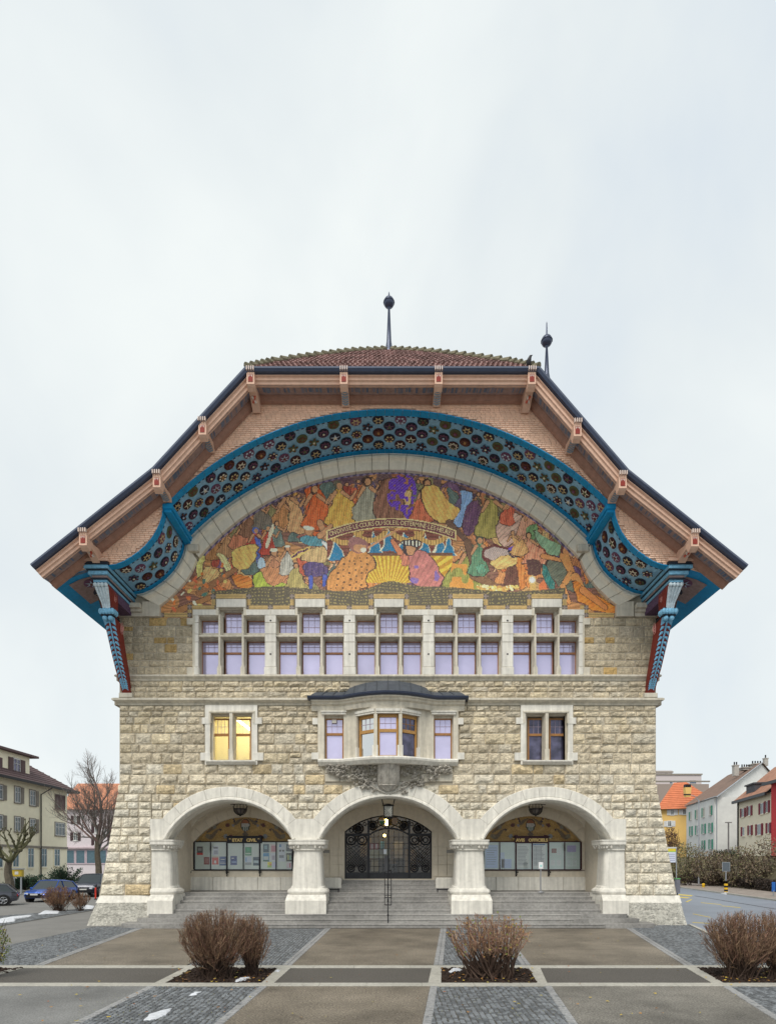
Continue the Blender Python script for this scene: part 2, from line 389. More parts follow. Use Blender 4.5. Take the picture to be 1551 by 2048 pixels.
# ---- big stone arch round the mosaic
outerB = [(a, b) for a, b in edgeF]
def to_px(p, Y=0): d = Y - CY; return (776 + p[0] * F / d, 1722 - (p[1] - EYE) * F / d)
scI = [(319, 1212), (334, 1201), (348, 1188), (361, 1175), (373, 1161), (381, 1148), (388, 1134), (394, 1119)]
arcI = circ(777.5, 1439, 499, 398, 1157, 56)
inn = [XZ(a, b, -.1) for a, b in scI]; innR = [XZ(1555 - a, b, -.1) for a, b in scI][::-1]
ai = [XZ(a, b, -.1) for a, b in arcI]
def resample(l, n):
    d = [0]
    for a, b in zip(l, l[1:]): d.append(d[-1] + math.dist(a, b))
    o = []
    for i in range(n + 1):
        t = d[-1] * i / n; k = 0
        while k < len(d) - 2 and d[k + 1] < t: k += 1
        u = (t - d[k]) / max(1e-9, d[k + 1] - d[k]); o.append((lerp(l[k][0], l[k + 1][0], u), lerp(l[k][1], l[k + 1][1], u)))
    return o
ga = MB(); 
nL, nA = len(scL), len(arcF)
fo = edgeF[:nL], edgeF[nL:nL + nA], edgeF[nL + nA:]
poly = edgeF + (inn + ai + innR)[::-1]
gaR = None
segs = [(resample(fo[0], 20), resample(inn, 20), 5), (resample(fo[1], 104), resample(ai, 104), 26), (resample(fo[2], 20), resample(innR, 20), 5)]
gm = MB()
for o_, i_, n_ in segs:
    for k in range(len(o_) - 1): gm.face([(o_[k][0], -.06, o_[k][1]), (o_[k + 1][0], -.06, o_[k + 1][1]), (i_[k + 1][0], -.06, i_[k + 1][1]), (i_[k][0], -.06, i_[k][1])])
garch = gm.build('gable_arch', MORT, TH)
PR = [(0, -.06), (0, -.14), (.12, -.16), (.3, -.30), (.42, -.30), (.50, -.2), (.56, -.17), (.97, -.15), (1.0, -.12), (1.0, .1)]
for o_, i_, n_ in segs:
    st = (len(o_) - 1) // n_
    for b in range(n_):
        mb = MB(); rings = []
        lo, hi = b * st, min(len(o_) - 1, (b + 1) * st) if b < n_ - 1 else len(o_) - 1
        for k in range(lo, hi + 1):
            e_ = .012 if k == lo else (-.012 if k == hi else 0); kk = k
            O = Vector(o_[k]); I = Vector(i_[k]); t = Vector(o_[min(k + 1, len(o_) - 1)]) - Vector(o_[max(k - 1, 0)]); t = t.normalized() * e_
            rings.append([((O.lerp(I, u) + t).x, y, (O.lerp(I, u) + t).y) for u, y in PR])
        mb.loft(rings); mb.build('arch_stone', mat('cream_arch_stone', (.76, .70, .58), .85, vary=.08, scale=5, bump=.3, bscale=30, stain=.10, streak=.06), garch)
# kink blocks and impost mouldings
for s in (-1, 1):
    km = MB(); x = s * -XZ(389, 0, -.1)[0]
    z = XZ(0, 1100, -.1)[1]
    km.bbox(x - .26, x + .26, -.34, 0, z - .16, z + .16, .04); km.build('kink_stone', ASH, TH); km = MB()
    xe = -12.2 if s < 0 else 11.15
    zt = XZ(0, 1212, 0)[1]; zb = XZ(0, 1235, 0)[1]; h = zt - zb
    for k, (a, b, pr) in enumerate(((0, .35, .12), (.35, .6, .22), (.6, 1, .36))): km.box(xe, xe + 1.08, -pr, .3, zb + a * h + .003, zb + b * h)
    xa = XZ(287, 0)[0]; xb = XZ(322, 0)[0]
    if s > 0: xa, xb = -xb, -xa
    km.build('impost_moulding', ASH, TH); km = MB(); km.bbox(xa, xb, -.14, .3, zb, zt + .15, .01); km.build('impost_block', ASH, TH)

# ---- mosaic panel
def build_mosaic():
    x0, x1, y0, y1, st = 314, 1242, 936, 1240, 1.5
    W = int((x1 - x0) / st); H = int((y1 - y0) / st)
    YY, XX = np.mgrid[0:H, 0:W].astype(float); XX = x0 + (XX + .5) * st; YY = y0 + (YY + .5) * st
    rs = np.random.RandomState(5); XX0, YY0 = XX, YY
    def vnoise(sc, seed):
        r = np.random.RandomState(seed); g = r.rand(int(400 / sc) + 4, int(1000 / sc) + 4)
        u = (XX - x0) / sc; v = (YY - y0) / sc; i = u.astype(int); j = v.astype(int); fu = u - i; fv = v - j; fu = fu * fu * (3 - 2 * fu); fv = fv * fv * (3 - 2 * fv)
        return (g[j, i] * (1 - fu) * (1 - fv) + g[j, i + 1] * fu * (1 - fv) + g[j + 1, i] * (1 - fu) * fv + g[j + 1, i + 1] * fu * fv)
    n1, n2, n3, n4 = vnoise(34, 1), vnoise(14, 2), vnoise(60, 3), vnoise(5, 9)
    im = np.zeros((H, W, 3)); base = [np.array(c) for c in ((.36, .12, .05), (.42, .19, .07), (.20, .09, .06), (.46, .26, .10))]
    q = np.clip((n3 * .6 + n1 * .4) * 4, 0, 3.99).astype(int)
    for k in range(4): im[q == k] = base[k]
    ripple = np.sin((YY + 26 * n1) * .9 + 10 * n3); im *= (1 + .28 * ripple)[..., None]
    dark = ((YY < 985 + 40 * n1) & (n2 > .45)); im[dark] = im[dark] * .25 + np.array((.03, .03, .07)) * .75
    def paint(mask, col, pat=None, amp=.35):
        c = np.array(col)[None, :] * (np.ones(mask.sum())[:, None] if pat is None else (1 + amp * pat[mask])[:, None]); im[mask] = c
    XW, YW_ = XX + (n2 - .5) * 7 + (n4 - .5) * 1.5, YY + (vnoise(13, 21) - .5) * 7 + (vnoise(5, 22) - .5) * 1.5
    def pmask(pts, warp=True):
        XX, YY = (XW, YW_) if warp else (XX0, YY0)
        m = np.zeros_like(XX, bool); n = len(pts); j = n - 1
        for i in range(n):
            (xi, yi), (xj, yj) = pts[i], pts[j]
            c = ((yi > YY) != (yj > YY)) & (XX < (xj - xi) * (YY - yi) / (yj - yi + 1e-9) + xi); m ^= c; j = i
        return m
    def emask(cx, cy, rx, ry, a=0):
        XX, YY = (XW, YW_) if rx > 9 else (XX0, YY0)
        ca, sa = math.cos(a), math.sin(a); u = (XX - cx) * ca + (YY - cy) * sa; v = -(XX - cx) * sa + (YY - cy) * ca
        return (u / rx) ** 2 + (v / ry) ** 2 < 1
    DK = (.05, .025, .02)
    def folds(cx, cy, ang, fr): 
        ca, sa = math.cos(ang), math.sin(ang); u = (XX - cx) * ca + (YY - cy) * sa; v = -(XX - cx) * sa + (YY - cy) * ca
        return (.55 - 1.5 * np.clip(np.sin(u * fr * 1.0 + .004 * u * v + 2.2 * n2 + .5 * n4 + .03 * v), 0, 1) ** 2.2 + .5 * np.sin(u * fr * .31 + v * .12 + 3 * n1) + (n4 - .5) * .35)
    def drape(pts, col, ang=.2, fr=1.1, amp=.35):
        cx = sum(p[0] for p in pts) / len(pts); cy = sum(p[1] for p in pts) / len(pts)
        # soften outline with rounded corners
        q = []
        for i in range(len(pts)):
            a, b = pts[i], pts[(i + 1) % len(pts)]; q += [(a[0] * .78 + b[0] * .22, a[1] * .78 + b[1] * .22), (a[0] * .22 + b[0] * .78, a[1] * .22 + b[1] * .78)]
        big = [((x - cx) * 1.07 + cx, (y - cy) * 1.05 + cy) for x, y in q]
        paint(pmask(big), DK); paint(pmask(q), col, folds(cx, cy, ang, fr), amp)
    def limb(x0_, y0_, x1_, y1_, r, col):
        dx, dy = x1_ - x0_, y1_ - y0_; t = np.clip(((XX - x0_) * dx + (YY - y0_) * dy) / (dx * dx + dy * dy), 0, 1)
        d = np.hypot(XX - x0_ - t * dx, YY - y0_ - t * dy); paint(d < r * (1.15 - .4 * t) + 1, DK); paint(d < r * (1.15 - .4 * t), col)
    SK = (.50, .24, .11)
    def head(x, y, r, hair, skin=SK, hat=None):
        paint(emask(x, y, r * 1.35, r * 1.35), hair, np.sin(XX * 1.6 + YY), .3); paint(emask(x + r * .15, y + r * .2, r * .85, r), skin)
        if hat: paint(emask(x, y - r * .7, r * 1.25, r * .6), hat)
    def fig(x, y, h, col, lean=0, hair=(.05, .025, .02), wide=.5, ang=None, skin=SK, arms=1, hat=None):
        w_ = h * wide; hx = x + lean * h
        drape([(hx - h * .1, y - h * .82), (hx + h * .1, y - h * .82), (x + w_ * .35, y - h * .4), (x + w_ * .62, y), (x - w_ * .62, y), (x - w_ * .35, y - h * .4)], col, ang if ang is not None else -lean * .8, 1.3)
        if arms:
            limb(hx + h * .08, y - h * .75, hx + h * .27, y - h * .6, h * .035, skin); limb(hx + h * .27, y - h * .6, hx + h * .38, y - h * .78, h * .028, skin)
            limb(hx - h * .08, y - h * .75, hx - h * .2, y - h * .55, h * .035, skin)
        head(hx, y - h * .9, h * .075, hair, skin, hat)
    # back rows of generic onlookers under the arch
    for x in range(440, 1130, 17):
        yy = 1439 - math.sqrt(499 ** 2 - (x - 777) ** 2) + 24 + rs.rand() * 9
        c = [(.30, .05, .03), (.12, .11, .07), (.24, .13, .05), (.10, .07, .12), (.34, .12, .05)][rs.randint(5)]
        fig(x, yy + 34, 46, c, (rs.rand() - .5) * .3, arms=rs.rand() > .4, wide=.6)
    PALX = [(.50, .13, .04), (.58, .26, .06), (.40, .15, .06), (.20, .17, .07), (.09, .13, .11), (.62, .36, .14), (.42, .08, .04), (.30, .10, .07), (.58, .19, .05), (.14, .07, .13), (.50, .20, .07)]
    for _ in range(210):
        x = rs.uniform(345, 1210); y = rs.uniform(985, 1195)
        if math.hypot(x - 777, y - 1439) > 492 and y < 1120: continue
        k = PALX[rs.randint(len(PALX))]; h = rs.uniform(26, 52)
        if rs.rand() < .5: fig(x, y, h, k, rs.uniform(-.4, .4), wide=rs.uniform(.5, .95), skin=[SK, (.60, .34, .18), (.40, .18, .09)][rs.randint(3)])
        else: w_ = rs.uniform(8, 22); q0 = rs.uniform(-12, 12); drape([(x - w_, y - h * .3 + q0), (x - w_ * .2, y - h * .5), (x + w_, y - h * .2 - q0), (x + w_ * .7, y + h * .3), (x - w_ * .5, y + h * .4)], k, rs.uniform(-1, 1), rs.uniform(.7, 1.6))
    # rays of light and central colour mass
    fig(560, 1062, 66, (.40, .17, .06), .1, wide=.7); fig(595, 1065, 90, (.55, .28, .12), -.2, wide=.4)
    drape([(612, 960), (640, 968), (668, 1050), (640, 1078), (612, 1056)], (.50, .085, .02), .25, 1.0)
    fig(640, 1060, 92, (.55, .10, .025), -.12, wide=.72)
    fig(687, 1052, 90, (.58, .30, .055), -.1, wide=.8, hair=(.10, .09, .06)); 
    fig(730, 1045, 92, (.26, .24, .17), .05, wide=.55)
    drape([(752, 968), (800, 952), (808, 1040), (775, 1048), (748, 1042)], (.20, .085, .05), .0, 1.5, .6)
    m = (emask(804, 985, 29, 38, .3) | emask(822, 1018, 16, 20)) & (n2 * .5 + n4 * .6 > .47); paint(m, (.12, .04, .36), np.sin(XX * .9 + YY * 1.1), .35)
    fig(845, 1045, 88, (.46, .11, .05), .1, wide=.5)
    drape([(840, 975), (875, 968), (895, 1005), (925, 1020), (905, 1042), (870, 1045), (845, 1010)], (.72, .36, .09), -.5, .9, .25)
    drape([(918, 978), (948, 985), (940, 1020), (925, 1060), (905, 1045), (925, 1010)], (.20, .32, .52), .2, 1.2, .25)
    drape([(938, 1005), (962, 1000), (955, 1050), (932, 1075), (922, 1050)], (.11, .045, .09), .1, 1.2)
    fig(978, 1075, 95, (.30, .24, .06), .05, wide=.62, hair=(.06, .03, .03))
    drape([(990, 1045), (1025, 1020), (1050, 1035), (1040, 1080), (1000, 1095)], (.50, .30, .22), .8, .8)
    fig(1015, 1050, 60, (.52, .10, .05), .2); fig(1050, 1080, 72, (.55, .25, .15), .2, hair=(.2, .06, .03)); drape([(1055, 1050), (1075, 1045), (1070, 1085), (1052, 1075)], (.14, .25, .10), .3)
    # left groups
    for x, y, c in ((430, 1120, (.32, .14, .05)), (455, 1115, (.36, .18, .08)), (480, 1100, (.42, .14, .07)), (500, 1075, (.2, .09, .05)), (525, 1058, (.15, .12, .09)), (548, 1095, (.13, .17, .14))): fig(x, y, 54, c, rs.rand() * .3 - .15, wide=.75)
    fig(505, 1120, 66, (.38, .05, .03), .1, wide=.6, hair=(.05, .12, .42)); drape([(512, 1068), (522, 1080), (520, 1130), (512, 1128)], (.06, .10, .36), 0)
    fig(536, 1110, 60, (.40, .05, .03), 0, wide=.5, hair=(.1, .12, .1)); drape([(545, 1048), (550, 1050), (535, 1098), (527, 1095)], (.74, .58, .40), 0, .4, .1)
    drape([(465, 1100), (520, 1085), (512, 1120), (490, 1142), (462, 1130)], (.66, .38, .10), -.6, .8, .25)
    drape([(392, 1098), (410, 1090), (405, 1150), (394, 1158)], (.58, .50, .16), .1, 2.0); drape([(430, 1110), (445, 1105), (470, 1150), (460, 1152)], (.62, .50, .22), -.5, 1.2)
    drape([(462, 1145), (505, 1155), (515, 1172), (495, 1182), (470, 1170)], (.62, .17, .03), 1.2, .9); limb(400, 1185, 470, 1140, 6, (.28, .12, .05)); limb(350, 1225, 420, 1195, 6, (.32, .14, .05))
    for _ in range(34):
        x, y = rs.uniform(345, 455), rs.uniform(1130, 1222); paint(emask(x, y, rs.uniform(3, 8), rs.uniform(2, 4), rs.rand() * 3), [(.62, .17, .04), (.70, .50, .14), (.55, .12, .05), (.72, .66, .48), (.06, .16, .12)][rs.randint(5)])
    fig(548, 1180, 84, (.42, .18, .09), .0, wide=.95, hat=(.75, .66, .48)); drape([(512, 1135), (520, 1112), (532, 1118), (530, 1140)], (.34, .44, .50), 0, .8, .2)
    drape([(512, 1140), (545, 1165), (585, 1165), (590, 1183), (550, 1190), (505, 1188)], (.36, .42, .055), .4, .9, .25)
    drape([(516, 1136), (558, 1132), (582, 1152), (550, 1172), (530, 1160)], (.46, .19, .08), .4, 1.5, .3)
    fig(575, 1150, 60, (.38, .36, .30), 0, hat=(.7, .62, .48)); fig(592, 1185, 60, (.34, .27, .09), 0, wide=.8, arms=0)
    head(617, 1061, 8, (.3, .12, .05), hat=(.78, .68, .50)); drape([(600, 1072), (640, 1070), (655, 1090), (620, 1092), (600, 1085)], (.07, .22, .26), .5); drape([(642, 1082), (660, 1090), (657, 1107), (648, 1104)], (.78, .72, .58), 0, .4, .05)
    drape([(605, 1102), (640, 1090), (660, 1108), (655, 1126), (625, 1128), (600, 1120)], (.48, .32, .14), 0, 1.1); drape([(608, 1127), (655, 1127), (656, 1153), (608, 1155)], (.07, .045, .13), 0, 1.6)
    limb(622, 1155, 622, 1176, 4, (.05, .08, .35)); limb(650, 1153, 648, 1170, 4, (.05, .08, .35)); limb(640, 1045, 655, 1080, 5, SK); limb(640, 1072, 662, 1052, 5, SK)
    paint(pmask([(580, 1113), (618, 1091), (622, 1099), (585, 1121)]), (.62, .42, .12)); paint(pmask([(583, 1114), (615, 1095.5), (617, 1098), (586, 1117)]), (.10, .03, .08), np.sign(np.sin(XX * 1.3)), .9)
    # awning behind the centre
    m = (YY > 1060) & (YY < 1122) & (XX > 655) & (XX < 905); paint(m, (.16, .045, .03), np.sin(YY * .8), .3)
    for cx in (673, 711, 750, 776, 810, 850, 880, 897):
        hgt = 44 + 6 * math.sin(cx); y_ = 1058 + abs(cx - 780) * .13; paint(pmask([(cx - 1, y_), (cx + 18, y_ + hgt), (cx - 17, y_ + hgt)]), (.70, .60, .42)); paint(pmask([(cx, y_ + 4), (cx + 16, y_ + hgt), (cx - 14, y_ + hgt)]), (.015, .16, .30))
    for cx in (690, 740, 815, 865):
        d = np.hypot((XX - cx), (YY - 1035 - abs(cx - 780) * .1) * .9); paint((d < 42) & (d > 33) & (YY > 1062), (.48, .28, .08), np.sign(np.sin(XX * 1.1)), .3)
    m = (YY > 1108) & (YY < 1165) & (XX > 715) & (XX < 905); a = np.arctan2(YY - 1200, XX - 775); paint(m, (.70, .34, .04), np.sign(np.sin(a * 60)), .35)
    m = (YY > 1105) & (YY < 1112) & (XX > 700) & (XX < 905); paint(m, (.13, .05, .03))
    # two large generic seated figures in patterned robes
    drape([(690, 1108), (715, 1098), (745, 1112), (752, 1135), (735, 1150), (730, 1182), (660, 1186), (650, 1172), (668, 1140)], (.52, .22, .06), .3, .6, .18)
    mm = pmask([(690, 1110), (740, 1114), (745, 1140), (728, 1178), (662, 1180), (672, 1140)]); g = (np.sin(XX * .75) * np.sin(YY * .75 + .4 * np.sin(XX * .2))) 
    paint(mm & (np.hypot((XX + 6 * n2) % 12 - 6, (YY + (XX // 12 % 2) * 6) % 12 - 6) < 1.9), (.02, .015, .015))
    head(716, 1090, 13, (.26, .10, .09), hat=(.28, .12, .11)); paint(emask(727, 1100, 6, 5), (.75, .66, .50)); 
    t = XX - 742; paint((np.abs(YY - (1092 - (XX - 742) * .62)) < 2.4) & (XX > 735) & (XX < 800), (.55, .26, .12))
    drape([(812, 1118), (835, 1100), (862, 1112), (895, 1170), (897, 1186), (850, 1184), (822, 1160)], (.44, .15, .13), .5, .7, .22)
    sp = (n2 > .68) & pmask([(830, 1130), (870, 1130), (893, 1180), (840, 1182), (822, 1160)]); paint(sp, (.20, .12, .34)); drape([(795, 1110), (815, 1100), (822, 1125), (808, 1132)], (.46, .15, .09), .2)
    head(820, 1096, 12, (.05, .03, .03)); paint(emask(820, 1087, 21, 7), (.03, .02, .025)); paint(emask(820, 1087, 19, 5) & (np.sin(XX * .9) > .2), (.78, .70, .50)); limb(800, 1105, 785, 1082, 5, (.55, .18, .08))
    # right groups
    fig(925, 1182, 96, (.24, .24, .055), .12, wide=.85, hair=(.1, .1, .06)); mm = pmask([(905, 1125), (945, 1125), (950, 1180), (900, 1182)]) & (n2 > .62); paint(mm, (.62, .26, .05))
    limb(898, 1045, 935, 1085, 5, (.12, .06, .04)); limb(935, 1085, 950, 1150, 6, (.14, .07, .04)); limb(950, 1150, 985, 1170, 9, (.20, .10, .05))
    fig(957, 1152, 80, (.09, .20, .11), .02, wide=.5, hair=(.035, .055, .04)); drape([(948, 1130), (968, 1125), (975, 1145), (955, 1150)], (.10, .26, .16), .3)
    paint(emask(1000, 1112, 38, 22, .2), (.10, .02, .02)); paint(emask(1000, 1112, 31, 16, .2), (.42, .32, .28), np.sin(XX * 1.5 + YY), .3)
    drape([(975, 1128), (1010, 1110), (1038, 1112), (1030, 1132), (995, 1140)], (.66, .40, .13), .9, .7, .2); drape([(1012, 1135), (1035, 1130), (1040, 1175), (1008, 1180)], (.12, .045, .03), 0, 1.4); head(1027, 1103, 8, (.03, .02, .04), hat=(.10, .05, .38))
    drape([(1032, 1112), (1048, 1115), (1050, 1175), (1038, 1178)], (.60, .19, .045), 0, 1.0)
    for _ in range(70):
        x = rs.uniform(955, 1035); y = 1172 + rs.rand() * 14 * (1 - abs(x - 995) / 60); paint(emask(x, y, 4, 2.4, rs.rand()), [(.72, .50, .14), (.55, .30, .08), (.75, .62, .34)][rs.randint(3)])
    fig(1070, 1130, 66, (.60, .22, .12), -.2, hair=(.05, .03, .02), wide=.7); fig(1040, 1110, 50, (.55, .28, .10), -.3, wide=.7)
    drape([(1062, 1055), (1095, 1080), (1125, 1095), (1122, 1112), (1095, 1108), (1080, 1090)], (.22, .35, .20), .5, .9, .25)
    drape([(1085, 1120), (1130, 1125), (1158, 1170), (1150, 1185), (1110, 1170)], (.12, .13, .09), .9, 1.4, .3); drape([(1080, 1128), (1092, 1135), (1115, 1180), (1105, 1185), (1085, 1160)], (.03, .15, .13), .2)
    limb(1085, 1112, 1128, 1122, 4, (.62, .24, .08)); limb(1128, 1112, 1145, 1150, 8, (.66, .26, .08)); limb(1140, 1150, 1125, 1172, 6, (.66, .26, .08)); limb(1125, 1172, 1138, 1205, 4.5, (.64, .26, .08)); limb(1150, 1155, 1165, 1180, 8, (.66, .26, .08)); head(1130, 1100, 7, (.12, .04, .03), (.62, .26, .1))
    drape([(1145, 1160), (1175, 1180), (1235, 1215), (1235, 1232), (1160, 1210), (1150, 1185)], (.66, .19, .03), 1.0, .8, .25); limb(1165, 1180, 1210, 1215, 6, (.60, .21, .06))
    paint(pmask([(1053, 1120), (1080, 1120), (1080, 1150), (1053, 1150)]), (.09, .04, .035)); paint(emask(1064, 1160, 8, 9), (.66, .48, .20)); paint(emask(1064, 1160, 5.5, 6), (.80, .76, .62)); paint(pmask([(1057, 1168), (1071, 1168), (1069, 1180), (1059, 1180)]), (.55, .34, .10)); paint(pmask([(1075, 1172), (1085, 1160), (1095, 1178), (1078, 1182)]), (.62, .15, .05))
    # ground of scrolls, stepped frame rails
    gnd = YY > 1178 + 5 * np.sin(XX * .02) - 16 * np.exp(-((XX - 777) / 40) ** 2); gnd &= (XX > 425) & (XX < 1130)
    paint(gnd, (.085, .07, .045)); paint(gnd & (np.abs(np.sin(XX * .45 + 6 * n2) * np.sin(YY * .5 + 6 * n1)) > .72), (.24, .19, .07))
    gold, dk = (.36, .24, .09), (.09, .07, .05)
    def rail(a, b, c, d): 
        m = (XX >= a) & (XX <= c) & (YY >= b) & (YY <= d); hz = (c - a) > (d - b); paint(m, gold, np.sign(np.sin((YY if hz else XX) * 2.4)), .3)
    def sq(a, b): m = (np.abs(XX - a) < 5) & (np.abs(YY - b) < 5); paint(m, dk); paint(m & ((np.abs(XX - a) < 1.5) | (np.abs(YY - b) < 1.5)), (.20, .16, .14))
    rail(318, 1225, 392, 1234); rail(376, 1210, 384, 1234)
    tops = []
    for g_ in range(5):
        a = AH[g_]; rail(a - 8, 1188, a + 66, 1197); rail(a - 10, 1188, a - 2, 1219); rail(a + 61, 1188, a + 69, 1219); sq(a - 6, 1193); sq(a + 65, 1193); sq(a - 6, 1215); sq(a + 65, 1215)
        if g_ < 4: rail(a + 66, 1211, a + 150, 1220); sq(a + 108, 1215)
    rail(378, 1210, 430, 1219); rail(1160, 1210, 1176, 1219); rail(1168, 1210, 1177, 1234); rail(1170, 1225, 1238, 1234); sq(380, 1214); sq(1172, 1215); sq(1172, 1230); sq(380, 1230); sq(1232, 1230); sq(324, 1230)
    # banner band (plain; letters are set on it)
    bx, by, br = 783, 1385, 348
    d = np.hypot(XX - bx, YY - by); band = (d > br - 18) & (d < br + 1) & (np.abs(XX - 783) < 130) & (YY < 1090)
    paint(band, (.70, .50, .22)); paint(band & (d > br - 16) & (d < br - 1.6) & (np.abs(XX - 783) < 127), (.14, .035, .05))
    # border inside the arch
    d = 499 - np.hypot(XX - 777.5, YY - 1439); bd = (d < 8) & (YY < 1112); paint(bd, (.055, .045, .10)); paint(bd & (np.abs(np.sin(XX * .25)) < d / 9) & (d > 1.5), (.20, .16, .26))
    for l in (scI, [(1555 - a, b) for a, b in scI]):
        for (a, b), (c, e_) in zip(l, l[1:]):
            t = np.clip(((XX - a) * (c - a) + (YY - b) * (e_ - b)) / ((c - a) ** 2 + (e_ - b) ** 2), 0, 1); paint(np.hypot(XX - a - t * (c - a), YY - b - t * (e_ - b)) < 4, (.055, .045, .10))
    ink = np.sin(34 * n2 + 16 * n4 + 9 * n1 + XX * .12) > .88; im[ink & (YY < 1190)] *= .8; ink = np.sin(30 * n4 + 21 * n1 + YY * .3) > .93; im[ink & (YY < 1190)] = im[ink & (YY < 1190)] * .85 + np.array((.62, .42, .20)) * .15
    im = np.clip(im ** .93 * (1.32 * (.86 + .20 * n4 + .09 * rs.rand(H, W)))[..., None], .004, .85)
    # mesh of tessera quads
    Yp = .06
    d = Yp - CY
    xs = (x0 + np.arange(W + 1) * st - 776) * d / F; zs = EYE + (1722 - (y0 + np.arange(H + 1) * st)) * d / F
    rim = np.hypot(XX - 777.5, YY - 1439) < 512
    keep = ((rim & (XX > 396) & (XX < 1160)) | (YY > 1112)) & ((XX > 300) | (YY > 1200))
    left = (XX < 396) & (YY < 1210); lim = np.interp(YY, [b for a, b in scI[::-1]], [a for a, b in scI[::-1]]) - 10
    keep &= ~(left & (XX < lim)) & ~((XX > 1159) & (YY < 1210) & (XX > 1555 - lim))
    tops_ = np.full_like(XX, 1219.0); 
    for g_ in range(5): a_ = AH[g_]; tops_[(XX > a_) & (XX < a_ + 58)] = 1198
    keep &= ~((XX > 388) & (XX < 1166) & (YY > tops_ + 4))
    jj, ii = np.nonzero(keep)
    V = np.zeros(((H + 1) * (W + 1), 3)); V[:, 0] = np.tile(xs, H + 1); V[:, 2] = np.repeat(zs, W + 1); V[:, 1] = Yp
    k = W + 1; fa = np.stack([(jj + 1) * k + ii, (jj + 1) * k + ii + 1, jj * k + ii + 1, jj * k + ii], 1)
    me = bpy.data.meshes.new('mosaic_panel'); me.vertices.add(len(V)); me.vertices.foreach_set('co', V.ravel())
    nf = len(fa); me.loops.add(nf * 4); me.loops.foreach_set('vertex_index', fa.ravel().astype(np.int32)); me.polygons.add(nf)
    me.polygons.foreach_set('loop_start', np.arange(nf, dtype=np.int32) * 4); me.update(calc_edges=True)
    at = me.color_attributes.new('Col', 'FLOAT_COLOR', 'CORNER')
    c = np.ones((nf, 4, 4), dtype=np.float32); c[:, :, :3] = im[jj, ii][:, None, :]; at.data.foreach_set('color', c.ravel())
    me.materials.append(MOSAIC); me.validate()
    o = bpy.data.objects.new('mosaic_panel', me); COL.objects.link(o); o.parent = TH
    o['label'] = 'colourful glazed mosaic of draped figures under the stone arch'
    return o
mosaic = build_mosaic()
bk = MB(); bk.box(-10.8, 10.8, .42, .5, XZ(0, 1212)[1], XZ(0, 930)[1]); bk.build('wall_behind_mosaic', MORT, TH)

def text_mesh(txt, size, bold=.0):
    cu = bpy.data.curves.new('lettering', 'FONT'); cu.body = txt; cu.size = size; cu.offset = bold; cu.resolution_u = 2; cu.align_x = 'CENTER'
    o = bpy.data.objects.new('lettering', cu); me = o.to_mesh()
    v = [tuple(q.co) for q in me.vertices]; f = [tuple(p.vertices) for p in me.polygons]
    o.to_mesh_clear(); bpy.data.objects.remove(o); bpy.data.curves.remove(cu); return v, f
tb = MB(); txt = 'ON·DIVISE·LE·COURS·DU·SOLEIL·DETERMINE·LES·HEURES'
wd = {'I': .6, '·': .5, 'M': 1.35, 'N': 1.1, 'O': 1.15, 'C': 1.05, 'D': 1.1, 'U': 1.05, 'H': 1.05}
tot = sum(wd.get(c, .95) for c in txt); acc = 0; a0, a1 = -.372, .372
for ch in txt:
    k = wd.get(ch, .95); a = lerp(a0, a1, (acc + k / 2) / tot); acc += k
    px, py = 783 + 335.5 * math.sin(a), 1385 - 335.5 * math.cos(a)
    X, Y, Z = P(px, py, .045); v, f = text_mesh(ch, .29, .003)
    ca, sa = math.cos(-a), math.sin(-a)
    tb.mesh([(X + p[0] * .8 * ca - p[1] * sa, .045, Z + p[0] * .8 * sa + p[1] * ca) for p in v], f, (.86, .68, .36))
tb.build('banner_lettering', FLAT, mosaic)

# ---- gable face of shingles
faceTop = inset(ROOF, .30)
gpoly = eL + edgeF[1:-1] + eR + [(p[0], p[1]) for p in faceTop[::-1]]
gf = MB(); gf.prism(gpoly, YG + .03, YG + .2); gable = gf.build('gable_face', mat('shingle_backing', (.78, .52, .38), .9), TH)
def inpoly(x, z, pl):
    c = False; j = len(pl) - 1
    for i in range(len(pl)):
        (xi, zi), (xj, zj) = pl[i], pl[j]
        if (zi > z) != (zj > z) and x < (xj - xi) * (z - zi) / (zj - zi) + xi: c = not c
        j = i
    return c
sh = MB(); dz = .085; z = 14.3; r_ = 0; rs_ = random.Random(3)
while z < 22.3:
    x = -13.9 + (r_ % 2) * .13
    while x < 13.9:
        w_ = rs_.uniform(.16, .24)
        ok = sum(inpoly(x + w_ * a, z + dz * b, gpoly) for a, b in ((0, 0), (1, 0), (0, 1), (1, 1), (.5, .5)))
        if ok >= 5:
            y = YG - .034 - rs_.random() * .005; k = rs_.uniform(.84, 1.1)
            sh.mesh([(x + .006, y, z), (x + w_ - .006, y, z), (x + w_ - .006, YG + .0, z + dz * 1.15), (x + .006, YG + .0, z + dz * 1.15), (x + .006, YG + .03, z), (x + w_ - .006, YG + .03, z)], [(0, 1, 2, 3), (0, 4, 5, 1)])
        x += w_
    z += dz; r_ += 1
sh.build('wall_shingles', SHIN, gable, kind='stuff')

